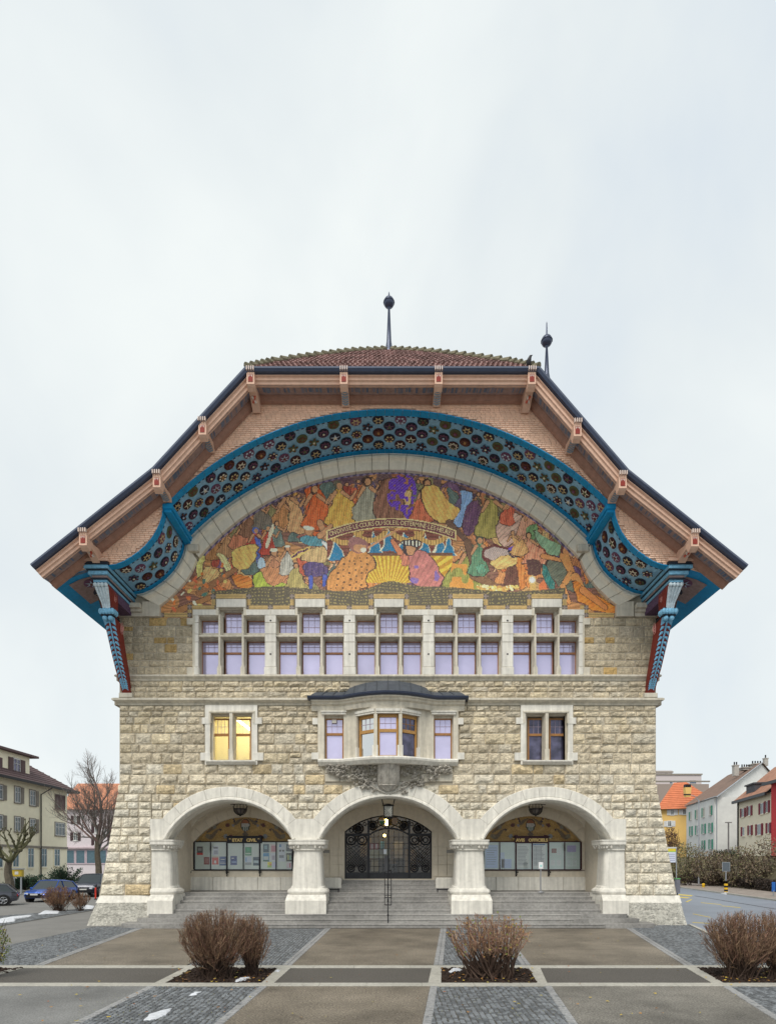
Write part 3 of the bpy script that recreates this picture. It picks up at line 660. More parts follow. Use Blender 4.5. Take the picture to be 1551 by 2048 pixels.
# ---- blue soffit following the gable edge back to the wall
so_pts = edgeF
sof = MB()
for a, b in zip(so_pts, so_pts[1:]): sof.face([(a[0], YG + .02, a[1] + .02), (b[0], YG + .02, b[1] + .02), (b[0], -.02, b[1] + .02), (a[0], -.02, a[1] + .02)])
soffit = sof.build('soffit', FIELD, TH)
brd = MB(); dsh = MB()
def offs(pl, o):  # offset downwards/inwards (towards the open side)
    out = []
    for i, p in enumerate(pl):
        a = Vector(pl[max(0, i - 1)]); b = Vector(pl[min(len(pl) - 1, i + 1)]); d = (b - a).normalized(); n = Vector((d.y, -d.x)); out.append((p[0] + n.x * o, p[1] + n.y * o))
    return out
tr = []
for seg in fo:
    rs2 = resample(seg, max(10, int(sum(math.dist(a, b) for a, b in zip(seg, seg[1:])) / .36)))
    o1 = offs(rs2, .035); o0 = rs2
    for k in range(len(rs2) - 1):
        for ya, yb in ((YG - .06, YG + .27), (-.36, 0.0)):
            brd = MB(); A, B, C, D = o0[k], o0[k + 1], o1[k + 1], o1[k]; t = .012
            C2 = (C[0] - (C[0] - D[0]) * t, C[1]); 
            v = [(A[0], ya, A[1]), (lerp(A[0], B[0], .97), ya, lerp(A[1], B[1], .97)), (lerp(D[0], C[0], .97), ya, lerp(D[1], C[1], .97)), (D[0], ya, D[1])]
            brd.mesh(v + [(p[0], yb, p[2]) for p in v], [(0, 1, 2, 3), (4, 5, 6, 7), (2, 3, 7, 6), (1, 2, 6, 5), (0, 3, 7, 4), (0, 1, 5, 4)]); brd.build('border_plank', TEAL, soffit)
    rs3 = resample(seg, int(sum(math.dist(a, b) for a, b in zip(seg, seg[1:])) / .11)); o2 = offs(rs3, .012)
    for k in range(0, len(rs3) - 1, 2):
        for ya, yb in ((YG + .29, YG + .36), (-.46, -.39)):
            A, B = o2[k], o2[k + 1]; dsh.mesh([(A[0], ya, A[1]), (B[0], ya, B[1]), (B[0], yb, B[1]), (A[0], yb, A[1])], [(0, 1, 2, 3)])
dsh.build('dash_ornament', mat('dark_ornament', (.03, .02, .03), .7), soffit, kind='stuff')
# kink beams
for s in (-1, 1):
    mb = MB(); x = edgeF[nL][0] if s < 0 else edgeF[nL + nA - 1][0]; z = edgeF[nL][1]
    a = x - .02 if s < 0 else x - .36
    mb.box(a, a + .38, YG - .1, .0, z - .10, z + .1); mb.box(a + .05, a + .33, YG - .04, .0, z - .22, z - .10)
    mb.build('soffit_beam', TEAL, soffit)
# rosettes
pal = [(.06, .02, .024), (.025, .025, .045), (.14, .05, .035), (.56, .44, .24), (.72, .66, .52), (.17, .07, .13), (.10, .12, .06), (.42, .22, .09), (.46, .54, .66)]
def ros_mesh(i):
    rr = random.Random(i * 7 + 1); mb = MB(); n = rr.choice([5, 6, 6, 8]); r = .245
    kind = i % 5; a, b, c = rr.sample([3, 4, 7, 8, 2, 5, 6, 2], 3); dkc = [0, 1, 1, 5, 0, 1, 6][i % 7]
    def ring(r0, r1, z, col, k=18, mod=None):
        for j in range(k):
            t0, t1 = 2 * math.pi * j / k, 2 * math.pi * (j + 1) / k; f0 = mod(t0) if mod else 1; f1 = mod(t1) if mod else 1
            mb.face([(r0 * math.cos(t0), r0 * math.sin(t0), z), (r1 * f0 * math.cos(t0), r1 * f0 * math.sin(t0), z), (r1 * f1 * math.cos(t1), r1 * f1 * math.sin(t1), z), (r0 * math.cos(t1), r0 * math.sin(t1), z)], pal[col])
    mb.lathe((0, 0, 0), [(r * .98, -.02), (r, .006)], 18, pal[dkc]) if kind != 1 else None
    def star(ro, ri, z, col, ph=0):
        for j in range(n):
            t = 2 * math.pi * j / n + ph; h = math.pi / n
            mb.face([(0, 0, z + .012), (ri * math.cos(t - h), ri * math.sin(t - h), z), (ro * math.cos(t), ro * math.sin(t), z), (ri * math.cos(t + h), ri * math.sin(t + h), z)], pal[col])
    def petals(rc, rp_, z, col):
        for j in range(n):
            t = 2 * math.pi * j / n; cx, cy = rc * math.cos(t), rc * math.sin(t)
            mb.face([(cx + rp_ * math.cos(q * math.pi / 4), cy + rp_ * math.sin(q * math.pi / 4), z + j * .001) for q in range(8)], pal[col])
    if kind == 0: star(r * .9, r * .4, .04, a); star(r * .45, r * .2, .055, dkc)
    elif kind == 1: petals(r * .72, r * .28, .02, dkc); petals(r * .66, r * .17, .035, a); mb.lathe((0, 0, 0), [(r * .5, 0), (r * .5, .05)], 10, pal[dkc]); mb.lathe((0, 0, 0), [(r * .2, 0), (r * .2, .065)], 8, pal[c])
    elif kind == 2: petals(r * .58, r * .22, .04, a); mb.lathe((0, 0, 0), [(r * .25, 0), (r * .25, .06)], 8, pal[b])
    elif kind == 3: star(r * .95, r * .28, .04, a, .3); mb.lathe((0, 0, 0), [(r * .26, 0), (r * .26, .065)], 8, pal[c])
    else: star(r * .95, r * .62, .035, b); star(r * .75, r * .35, .05, dkc); mb.lathe((0, 0, 0), [(r * .2, 0), (r * .2, .07)], 8, pal[a])
    return mb
RM = []
nros = 0
rr = random.Random(4)
def place_ros(pt, tan, Y):
    global nros
    if len(RM) < 24:
        o = ros_mesh(len(RM)).build('rosette', PAINTC, soffit); RM.append(o.data)
    else:
        o = bpy.data.objects.new('rosette', rr.choice(RM)); COL.objects.link(o); o.parent = soffit
    t = Vector((tan[0], 0, tan[1])).normalized(); nn = Vector((t.z, 0, -t.x)); yv = nn.cross(t)
    o.matrix_local = Matrix(((t.x, yv.x, nn.x, pt[0] + nn.x * .01), (t.y, yv.y, nn.y, Y), (t.z, yv.z, nn.z, pt[1] + nn.z * .01), (0, 0, 0, 1))); nros += 1
for si, seg in enumerate(fo):
    Ls = sum(math.dist(a, b) for a, b in zip(seg, seg[1:])); n = int(Ls / .46); pts = resample(seg, n)
    lo_, hi_ = (1, n)
    for k in range(lo_, hi_):
        rowsY = ([-2.17, -1.43, -.69] if k % 2 else [-1.80, -1.06])
        if k % 4 == 0: rowsY = rowsY[:]
        for Y in rowsY: place_ros(pts[k], (pts[min(k + 1, n)][0] - pts[k - 1][0], pts[min(k + 1, n)][1] - pts[k - 1][1]), Y)
print('rosettes', nros)

# ---- side eaves: pink edge, blue boarded soffit panel
for s in (-1, 1):
    mb = MB(); pts = [(p[0], p[1]) for p in eL] if s < 0 else [(-p[0], p[1]) for p in eL]
    for a, b in zip(pts, pts[1:]): mb.face([(a[0], YG, a[1]), (b[0], YG, b[1]), (b[0], 14, b[1]), (a[0], 14, a[1])])
    eb = mb.build('eaves_soffit', TEAL, TH)
    mb = MB(); o = offs(pts, .02 if s < 0 else -.02)
    for a, b in zip(o[1:], o[2:-1]): mb.face([(a[0], YG + .5, a[1]), (b[0], YG + .5, b[1]), (b[0], -.35, b[1]), (a[0], -.35, a[1])])
    mb.build('eaves_panel', MAUVE, eb)
    for j in range(2):
        p = o[2] if j == 0 else o[3]; q = ((o[2][0] + o[3][0]) / 2, (o[2][1] + o[3][1]) / 2); om = bpy.data.objects.new('rosette', RM[3 + j * 2]); COL.objects.link(om); om.parent = eb
        t = Vector((o[3][0] - o[2][0], 0, o[3][1] - o[2][1])).normalized(); nn = Vector((0, 0, -1)); nn = (nn - t * nn.dot(t)).normalized(); yv = nn.cross(t)
        om.matrix_local = Matrix(((t.x * 1.3, yv.x, nn.x, q[0] + nn.x * .03), (t.y, yv.y * 1.3, nn.y, YG + .95 + j * .85), (t.z * 1.3, yv.z, nn.z, q[1] + nn.z * .03), (0, 0, 0, 1)))
# ---- roof edge: gutter, pink fascia, soffit board
def sweep(poly, prof, mb, col=None, closed=True):
    rings = []
    for i in range(len(poly)):
        rings.append([])
    for o, y in prof:
        ip = inset(poly, o)
        for i, p in enumerate(ip): rings[i].append((p[0], y, p[1]))
    mb.loft(rings, closed, True, col)
g = MB(); sweep(ROOF, [(-.02, -3.6), (-.04, -3.82), (.03, -3.97), (.14, -4.03), (.23, -3.97), (.27, -3.8), (.27, -3.5)], g); g.build('verge_gutter', GUT, TH)
g = MB(); sweep(ROOF, [(.272, -3.86), (.31, -3.88), (.33, -3.80), (.43, -3.80), (.45, -3.74), (.54, -3.72), (.56, -3.6), (.28, -3.5)], g); g.build('fascia_board', PINK, TH)
g = MB(); sweep(ROOF, [(.562, -3.68), (.46, -3.3), (.40, -3.02), (.3, -3.02), (.3, -3.6)], g); g.build('verge_soffit', MAUVE, TH)
g = MB(); sweep(ROOF, [(.60, -2.76), (.56, -2.9), (.42, -3.02), (.3, -3.02), (.3, -2.7)], g); g.build('crown_moulding', mat('crown_wood', (.33, .18, .13), .75, vary=.2, scale=6), TH)
g = MB(); pl = resample(ROOF, 240); rs_ = random.Random(9)
Ls = [(.53, -3.56), (.44, -3.22)]
for k in range(0, 240):
    a, b = pl[k], pl[k + 1]; d = (Vector(b) - Vector(a)).normalized(); n_ = Vector((d.y, -d.x))
    if rs_.random() < .8:
        w_ = rs_.uniform(.3, .9); u0 = rs_.uniform(0, .3); c = rs_.choice([(.12, .16, .24), (.16, .20, .28), (.20, .20, .26)])
        y0, y1 = -3.56 + rs_.random() * .08, -3.14 - rs_.random() * .1; o0 = lerp(.56, .40, (y0 + 3.68) / .66) + .012; o1 = lerp(.56, .40, (y1 + 3.68) / .66) + .012
        p = [Vector(a).lerp(Vector(b), u) for u in (u0, u0 + w_)]
        g.face([(p[0].x + n_.x * o0, y0, p[0].y + n_.y * o0), (p[1].x + n_.x * o0, y0, p[1].y + n_.y * o0), (p[1].x + n_.x * o1, y1, p[1].y + n_.y * o1), (p[0].x + n_.x * o1, y1, p[0].y + n_.y * o1)], c)
g.build('painted_frieze', PAINTC, TH, kind='stuff')
# brackets under the roof edge
def bracket(px, py, wpy, big, s):
    X, _, z1 = P(px, py, -3.9); z2 = P(0, wpy + 9, YG)[2]; w_ = .15
    root = None; mb = MB(); h = z1 - z2
    prof = [(-3.95, z1), (-3.95, z1 - .5), (-3.86, z1 - .56), (-3.7, z1 - .62), (-3.55, z1 - h * (.62 if big else .7)), (-3.3, z1 - h * (.72 if big else .8)), (-3.1, z2 + .12), (-2.85, z2), (-2.74, z2 + .05), (-2.74, z1 - .1), (-3.4, z1 - .2)]
    mb.prism([(a, b) for a, b in prof], X - w_, X + w_, ax=0)
    br = mb.build('bracket', PINK, TH)
    q = MB(); q.box(X - .09, X + .09, -3.965, -3.952, z1 - .42, z1 - .14, (.24, .03, .02)); q.build('painted_panel', PAINTC, br)
    q = MB()
    for k in range(4): q.box(X - .15 + k * .085, X - .15 + k * .085 + .04, -4.06, -3.95, z1 - .02, z1 + .13, (.62, .50, .44))
    q.mesh([(X - .08, -3.97, z1 - .16), (X - .03, -3.97, z1 - .16), (X - .055, -3.97, z1 - .26), (X + .03, -3.97, z1 - .16), (X + .08, -3.97, z1 - .16), (X + .055, -3.97, z1 - .26), (X - .02, -3.97, z1 - .16), (X + .02, -3.97, z1 - .16), (X, -3.97, z1 - .22)], [(0, 1, 2), (3, 4, 5), (6, 7, 8)], (.62, .50, .44))
    q.build('bracket_crest', PAINTC, br)
    q = MB()
    if big: q.tube([(X - .06, -3.42, z1 - h * .68 - .03), (X, -3.3, z1 - h * .78), (X + .06, -3.2, z1 - h * .84)], .04, 5, (.62, .54, .48)); q.tube([(X + .06, -3.42, z1 - h * .68 - .03), (X - .06, -3.2, z1 - h * .84)], .04, 5, (.50, .10, .06))
    else:
        for k in range(6):
            t = k / 6; y = lerp(-3.5, -2.9, t); z = lerp(z1 - h * .72, z2 + .03, t); q.mesh([(X - .13, y, z), (X, y + .05, z - .03), (X, y + .09, z - .05), (X - .13, y + .04, z - .03), (X + .13, y, z), (X + .13, y + .04, z - .03)], [(0, 1, 2, 3), (1, 4, 5, 2)], (.22, .30, .38))
    q.build('bracket_ornament', PAINTC, br)
for px, py, wy, big in ((502, 744, 822, 1), (688, 744, 810, 0), (877, 744, 810, 0), (1063, 744, 822, 1), (406, 845, 902, 0), (1154, 848, 904, 0), (315, 950, 1000, 0), (1244, 952, 1002, 0), (168, 1066, 1122, 1), (1388, 1068, 1122, 1)): bracket(px, py, wy, big, 1)

# ---- roof
rf = MB()
top = (0.03, 27.3)
RP = [ROOF[0], ROOF[1], ROOF[2]]
ridge = P(777, 701, 2.2)
for seq in (ROOF[:3], ROOF[:2:-1]):
    for a, b in zip(seq, seq[1:]): rf.face([(a[0], -3.7, a[1] + .05), (b[0], -3.7, b[1] + .05), (b[0], 16, b[1] + .05), (a[0], 16, a[1] + .05)])
hipL = [P(492, 737, -3.7), P(545, 726, -2.6), P(630, 714, -1.0), P(705, 705, .6), ridge]
hipR = [P(1078, 737, -3.7), P(1020, 726, -2.6), P(930, 714, -1.0), P(850, 705, .6), ridge]
for h, sgn in ((hipL, 0), (hipR, 1)):
    c = ROOF[2] if sgn == 0 else ROOF[3]
    for a, b in zip(h, h[1:]): rf.face([a, b, (b[0], 16, b[2]), (a[0], 16, a[2])])
rf.box(-12, 12, 15.9, 16, 14, 18); roof = rf.build('roof', TILE, TH)
tl = MB(); rs_ = random.Random(2)
for k in range(4):
    for j in range(6):
        t0, t1 = j / 6, (j + 1) / 6
        La, Lb = Vector(hipL[k]).lerp(Vector(hipL[k + 1]), t0), Vector(hipL[k]).lerp(Vector(hipL[k + 1]), t1)
        Ra, Rb = Vector(hipR[k]).lerp(Vector(hipR[k + 1]), t0), Vector(hipR[k]).lerp(Vector(hipR[k + 1]), t1)
        wdt = (Ra - La).length; n = max(1, int(wdt / .2))
        for i in range(n):
            a, b = La.lerp(Ra, (i + .04) / n), La.lerp(Ra, (i + .96) / n); c, d = Lb.lerp(Rb, (i + .96) / n), Lb.lerp(Rb, (i + .04) / n); y = .05 + rs_.random() * .02
            m_ = (a + b) / 2 + Vector((0, -.05, -.03))
            tl.mesh([a + Vector((0, -.02, y)), m_ + Vector((0, -.02, y - .02)), b + Vector((0, -.02, y)), c + Vector((0, 0, .01)), d + Vector((0, 0, .01)), a, b], [(0, 1, 3, 4), (1, 2, 3), (0, 5, 6, 2, 1)])
tl.build('hip_tiles', TILE, roof, kind='stuff')
bk2 = MB()
for k in range(4): bk2.face([hipL[k], hipR[k], hipR[k + 1], hipL[k + 1]])
bk2.build('hip_slope', TILE, roof)
for h in (hipL, hipR):
    hh = []
    for k in range(4): hh += [Vector(h[k]).lerp(Vector(h[k + 1]), t / 5) for t in range(5)]
    hh.append(Vector(h[4]))
    for a, b in zip(hh, hh[1:]):
        mb = MB(); d = (b - a); mb.tube([a + Vector((0, 0, .13)), b + Vector((0, 0, .05)) + d * .1], [.115, .07], 8); mb.build('ridge_tile', MOSS, roof)
for px, pb, dY, bt_, sc in ((778, 700, 2.2, 605, 1), (1093, 765, 1.5, 682, 1)):
    X, Y, z0 = P(px, pb, dY); zb = P(px, bt_, dY)[2]; zt = P(px, bt_ - (22 if px < 900 else 39), dY)[2]
    mb = MB(); c = (X, Y, 0); z0 -= .3
    mb.lathe(c, [(.35, z0 - .2), (.2, z0 + .25), (.12, z0 + .7), (.05, zb - .3), (.1, zb - .25)], 12); fi = mb.build('finial', GUT, roof, smooth=True)
    mb = MB(); mb.ball((X, Y, zb), .26, 12); mb.lathe(c, [(.28, zb - .02), (.28, zb + .02)], 14); mb.build('finial_ball', GUT, fi, smooth=True)
    mb = MB(); mb.lathe(c, [(.05, zb + .2), (.03, zt - .1), (.004, zt)], 8); mb.build('finial_tip', GUT, fi)
    if px > 900:
        mb = MB(); mb.loft([[(X - 1.3, Y - .7, 18.2), (X + 1.2, Y - .7, 18.2), (X + 1.2, Y + 3, 18.2), (X - 1.3, Y + 3, 18.2)], [(X - .08, Y - .08, z0 + .1), (X + .08, Y - .08, z0 + .1), (X + .08, Y + .08, z0 + .1), (X - .08, Y + .08, z0 + .1)]]); mb.build('turret_roof', TILE, roof)
# ================================================================== openings
def pbox(mb, px0, py0, px1, py1, Y0, Y1, b=0, col=None, Yp=None):
    Yp = Y0 if Yp is None else Yp
    a = P(px0, py1, Yp); c = P(px1, py0, Yp)
    (mb.bbox(a[0], c[0], Y0, Y1, a[2], c[2], b, col) if b else mb.box(a[0], c[0], Y0, Y1, a[2], c[2], col))
def light(px0, py0, px1, py1, Y, rail=None, nb=3, nh=2, wood=WOOD, glass=GLASS, fw_=.05, parent=TH, barmat=BAR):
    "one timber window light: frame, upper pane with leaded bars, lower pane; px are the glass edges"
    x0, _, z0 = P(px0, py1, Y); x1, _, z1 = P(px1, py0, Y)
    m = MB(); w_ = fw_
    m.box(x0 - w_, x0, Y - .03, Y + .06, z0 - w_, z1 + w_); m.box(x1, x1 + w_, Y - .03, Y + .06, z0 - w_, z1 + w_); m.box(x0, x1, Y - .03, Y + .06, z1, z1 + w_); m.box(x0, x1, Y - .03, Y + .06, z0 - w_, z0)
    zr = None
    if rail: zr = P(0, rail, Y)[2]; m.box(x0, x1, Y - .045, Y + .05, zr - .055, zr + .055)
    f = m.build('window', wood, parent)
    q = MB(); q.box(x0, x1, Y + .012, Y + .02, zr + .05 if zr else z0, z1); q.build('pane', glass, f)
    if zr: q = MB(); q.box(x0, x1, Y + .01, Y + .018, z0, zr - .05); q.build('pane', glass, f)
    q = MB(); zb = zr + .05 if zr else z0
    for i in range(1, nb): x = lerp(x0, x1, i / nb); q.box(x - .009, x + .009, Y - .004, Y + .011, zb, z1)
    for j in range(1, nh): z = lerp(zb, z1, j / nh); q.box(x0, x1, Y - .006, Y + .009, z - .009, z + .009)
    if q.v: q.build('glazing_bar', barmat, f)
    return f
YW = .46
# --- the great window band: five groups of three lights, raised centre, transom
gw = MB()
gb = MB()
outl = []
PW_ = []
for g in range(5):
    a = 386 + g * 155.4
    PW_.append(a)
# surround plates (front, bigger openings; back, smaller openings)
def step_outline(Y, grow=0):
    pts = [(386, 1351)] + [(386, 1219)]
    for g in range(5):
        a = AH[g]; pts += [(a, 1219), (a, 1198), (a + 59, 1198), (a + 59, 1219)]
    pts += [(1168, 1219), (1168, 1351)]
    return [XZ(a, b, Y) for a, b in pts]
front_h, mid_h, back_h, LIGHTS = [], [], [], []
zb_ = XZ(0, 1351, 0)[1]
LW, LP_ = .415, 1.056
ZT = [14.27, 13.92]; ZTR = P(0, 1270, -.1)[2]; ZB2 = ZTR - .12
for g in range(5):
    xg = XG[g]; a0, a1 = xg - LP_ - LW, xg + LP_ + LW; m0, m1 = xg - LP_ / 2, xg + LP_ / 2
    for l, gr, up_ in ((front_h, .09, .05), (mid_h, .04, .02)):
        l.append([(a0 - gr, zb_ + .001), (a1 + gr, zb_ + .001), (a1 + gr, ZT[1] + up_), (m1 + .03, ZT[1] + up_), (m1 + .03, ZT[0] + up_), (m0 - .03, ZT[0] + up_), (m0 - .03, ZT[1] + up_), (a0 - gr, ZT[1] + up_)])
    for j in range(3):
        xc = xg + (j - 1) * LP_; zt = ZT[0] if j == 1 else ZT[1]
        back_h.append([(xc - LW, ZTR + .2), (xc + LW, ZTR + .2), (xc + LW, zt), (xc - LW, zt)]); back_h.append([(xc - LW, zb_ + .001), (xc + LW, zb_ + .001), (xc + LW, ZB2), (xc - LW, ZB2)])
        LIGHTS.append((xc, j == 1))
so2 = step_outline(-.1)
mb = MB(); mb.prism(so2, -.12, .02, front_h); ws = mb.build('window_surround', ASH, TH)
mb = MB(); mb.prism([(p[0] * .998, p[1] - .01) for p in so2], .02, .2, mid_h); mb.build('inner_surround', ASH, ws)
mb = MB(); mb.prism([(p[0] * .996, p[1] - .02) for p in so2], .2, .6, back_h); mb.build('inner_surround', ASH, ws)
# hood blocks, joints, and rosette studs
for g in range(5):
    a = AH[g]
    mb = MB(); pbox(mb, a, 1198.5, a + 59, 1214, -.15, .05, .012); mb.build('lintel_block', ASHW, ws)
    for (u, v) in ((386 if g == 0 else a - 49, a - .6), (a + 59.6, a + 108 if g < 4 else 1168)):
        mb = MB(); pbox(mb, u, 1219.5, v, 1230, -.15, .05, .012); mb.build('lintel_block', ASHW, ws)
for g in range(6):
    c = 394 if g == 0 else (1161 if g == 5 else 776 + (XG[g] - 1.785) * 44.2)
    hw = 3.5 if g in (0, 5) else 11.0
    for (y0, y1) in ((1231, 1245), (1246, 1268), (1269, 1284), (1285, 1334)):
        mb = MB(); pbox(mb, c - hw, y0, c + hw, y1, -.15, .0, .008, Yp=-.12); mb.build('pier_block', ASHW, ws)
    mb = MB(); pbox(mb, c - hw - 1.5, 1335, c + hw + 1.5, 1351, -.19, .0, .03, Yp=-.12); mb.build('pier_base', ASHW, ws)
    if 0 < g < 5:
        for y in (1241, 1308): q = MB(); q.ball(P(c, y, -.15), .04, 6); q.build('iron_stud', IRON, ws)
for s in (386, 1168):     # ears at the foot
    mb = MB(); pbox(mb, s - 12 if s < 700 else s, 1334, s if s < 700 else s + 12, 1351, -.13, .1, .01); mb.build('quoin_block', ASH, ws); mb = MB(); pbox(mb, s - 12 if s < 700 else s, 1236, s if s < 700 else s + 12, 1249, -.13, .1, .01); mb.build('quoin_block', ASH, ws)
for g in range(5):    # transom and mullions in front
    xg = XG[g]; xa, xb = xg - LP_ - LW - .05, xg + LP_ + LW + .05
    mb = MB(); mb.loft([[(x, -.10, ZTR - .07), (x, -.10, ZTR), (x, .2, ZTR + .03), (x, .46, ZTR + .2), (x, .46, ZB2), (x, .0, ZB2 + .03)] for x in (xa, xb)]); mb.build('transom', ASH, ws)
    for j in (-.5, .5):
        xc = xg + j * LP_; w2 = LP_ / 2 - LW
        mb = MB(); mb.loft([[(xc - .045, -.11, z), (xc + .045, -.11, z), (xc + .06, .0, z), (xc + w2, .2, z), (xc + w2, .45, z), (xc - w2, .45, z), (xc - w2, .2, z), (xc - .06, .0, z)] for z in (zb_, ZT[1] + .1)])
        mb.loft([[(xc - .10 * k, -.14, z), (xc + .10 * k, -.14, z), (xc + w2, .1, z), (xc - w2, .1, z)] for z, k in ((zb_, 1), (zb_ + .3, 1), (zb_ + .42, .5))]); mb.build('mullion', ASH, ws)
def xlight(x0, x1, z0, z1, Y, zr, nb, nh):
    m = MB(); w_ = .032; D0, D1 = Y - .05, Y + .03
    m.box(x0, x0 + w_, D0, D1, z0, z1); m.box(x1 - w_, x1, D0, D1, z0, z1); m.box(x0 + w_, x1 - w_, D0, D1, z1 - w_, z1); m.box(x0 + w_, x1 - w_, D0, D1, z0, z0 + w_)
    if zr: m.box(x0 + w_, x1 - w_, D0, D1, zr - .045, zr + .045)
    f = m.build('window', mat('reddish_oak', (.36, .17, .085), .5, vary=.2, scale=12), TH); zs_ = zr + .04 if zr else z0 + w_
    q = MB(); q.box(x0 + w_, x1 - w_, Y, Y + .01, zs_, z1 - w_); q.build('pane', GLASS, f)
    if zr: q = MB(); q.box(x0 + w_, x1 - w_, Y - .002, Y + .008, z0 + w_, zr - .04); q.build('pane', GLASS, f)
    q = MB()
    for i in range(1, nb): x = lerp(x0, x1, i / nb); q.box(x - .011, x + .011, Y - .012, Y - .001, zs_, z1 - w_)
    for k in range(1, nh): z = lerp(zs_, z1, k / nh); q.box(x0 + w_, x1 - w_, Y - .014, Y - .003, z - .011, z + .011)
    q.build('glazing_bar', BAR, f)
for xc, tall in LIGHTS:
    xlight(xc - LW, xc + LW, ZTR + .2, ZT[0] if tall else ZT[1], YW, None, 3, 3 if tall else 2); xlight(xc - LW, xc + LW, zb_ - .05, ZB2, YW, P(0, 1307.5, YW)[2], 3, 2)

# --- two-light windows beside the bay
def two_light(cx, lit):
    mb = MB(); o = [XZ(cx - 52, 1530), XZ(cx - 52, 1411.5), XZ(cx + 52, 1411.5), XZ(cx + 52, 1530)]
    hs = lambda dx, dt, dm: [[XZ(cx - 42 + dx, 1521), XZ(cx - dm, 1521), XZ(cx - dm, 1426 + dt), XZ(cx - 42 + dx, 1426 + dt)], [XZ(cx + dm, 1521), XZ(cx + 42 - dx, 1521), XZ(cx + 42 - dx, 1426 + dt), XZ(cx + dm, 1426 + dt)]]
    mb.prism(o, -.12, .06, hs(0, 0, 3)); sr = mb.build('window_surround', ASHW, TH)
    mb = MB(); mb.prism(o, .06, .4, hs(4, 5, 5)); mb.build('inner_surround', ASH, sr)
    for s in (-1, 1):
        for y0, y1, w_ in ((1435, 1448, 60), (1505, 1521, 63)): mb = MB(); a, b = sorted((cx + s * 43, cx + s * w_)); pbox(mb, a, y0, b, y1, -.14, .1, .012); mb.build('quoin_block', ASHW, sr)
    mb = MB(); pbox(mb, cx - 46, 1421, cx + 46, 1426, -.17, .05, .03); pbox(mb, cx - 46, 1426, cx - 42, 1446, -.15, .05, .01); pbox(mb, cx + 42, 1426, cx + 46, 1446, -.15, .05, .01); mb.build('drip_moulding', ASH, sr)
    mb = MB(); a, b = P(cx - 49, 0)[0], P(cx + 49, 0)[0]; z = P(0, 1521)[2]; mb.loft([[(x, .1, z - .2), (x, -.12, z - .2), (x, -.26, z - .08), (x, -.26, z - .02), (x, .1, z + .02)] for x in (a, b)]); mb.build('window_sill', ASHW, sr)
    mb = MB(); xc = P(cx, 0)[0]; zt = P(0, 1428)[2]; mb.loft([[(xc - .07, -.15, q), (xc + .07, -.15, q), (xc + .13, .3, q), (xc - .13, .3, q)] for q in (z, zt)]); mb.loft([[(xc - .1, -.17, q), (xc + .1, -.17, q), (xc + .13, 0, q), (xc - .13, 0, q)] for q in (z, z + .5)]); mb.build('mullion', ASH, sr)
    for gx in (cx - 35, cx + 8): light(gx + .5, 1440, gx + 28, 1520, .32, 1470, 4 if lit else 3, 2, fw_=.07, glass=(mat('lit_clear_glass', (.9, .75, .35), .08, vary=.05, metal=.0) if lit else DGLASS))
    return sr
def clear_glass(name, tint, refl=.12):
    m = bpy.data.materials.new(name); m.use_nodes = True; t = m.node_tree; n = t.nodes; l = t.links; n.clear()
    o = n.new('ShaderNodeOutputMaterial'); tr_ = n.new('ShaderNodeBsdfTransparent'); gl = n.new('ShaderNodeBsdfGlossy'); mx_ = n.new('ShaderNodeMixShader')
    tr_.inputs[0].default_value = (*tint, 1); gl.inputs['Roughness'].default_value = .03; mx_.inputs[0].default_value = refl
    l.new(tr_.outputs[0], mx_.inputs[1]); l.new(gl.outputs[0], mx_.inputs[2]); l.new(mx_.outputs[0], o.inputs[0]); MATS[name] = m; return m
clear_glass('lit_clear_glass', (.95, .93, .88), .06)
CLEAR = clear_glass('clear_glass', (.8, .82, .82), .22)
two_light(464, True); two_light(1092, False)
# lit office behind the left window
rm = MB(); a, b = P(420, 1440)[0], P(508, 1440)[0]; z0, z1 = P(0, 1530)[2], P(0, 1425)[2]
rm.box(a - 1, b + 1, 2.6, 2.65, z0 - .3, z1 + .5); rm.box(a - 1, a - .9, .5, 2.6, z0 - .3, z1 + .5); rm.box(b + .9, b + 1, .5, 2.6, z0 - .3, z1 + .5); rm.box(a - 1, b + 1, .5, 2.6, z1 + .4, z1 + .5); rm.box(a - 1, b + 1, .5, 2.6, z0 - .4, z0 - .3)
ro = rm.build('office_room', mat('warm_office_wall', (.84, .80, .56), .9, vary=.05, scale=1), TH)
lp = MB(); lp.mesh([(P(480, 0, 2)[0], 1.2, z1 - .05), (P(480, 0, 2)[0] + .18, 1.2, z1 - .05), (P(500, 0, 2)[0] + .3, 2.5, z1 - .45), (P(500, 0, 2)[0] + .1, 2.5, z1 - .45)], [(0, 1, 2, 3)]); lp.box(P(440, 0)[0] - .3, P(440, 0)[0] + .2, 1.6, 1.7, z0 + .42, z0 + .47)
lp.box(a, b, .9, 1.4, z1 + .32, z1 + .38)
lp.build('office_lamp', mat('lamp_tube', (1, .90, .62), .5, vary=0, emit=9), ro)
lp = MB(); lp.box(a - .9, b + .8, 1.8, 2.3, z0 + .1, z0 + .28, (.06, .08, .16)); lp.box(P(437, 0)[0], P(437, 0)[0] + .05, 1.6, 1.65, z0, z0 + .5, (.1, .1, .1)); lp.build('office_desk', FLAT, ro)
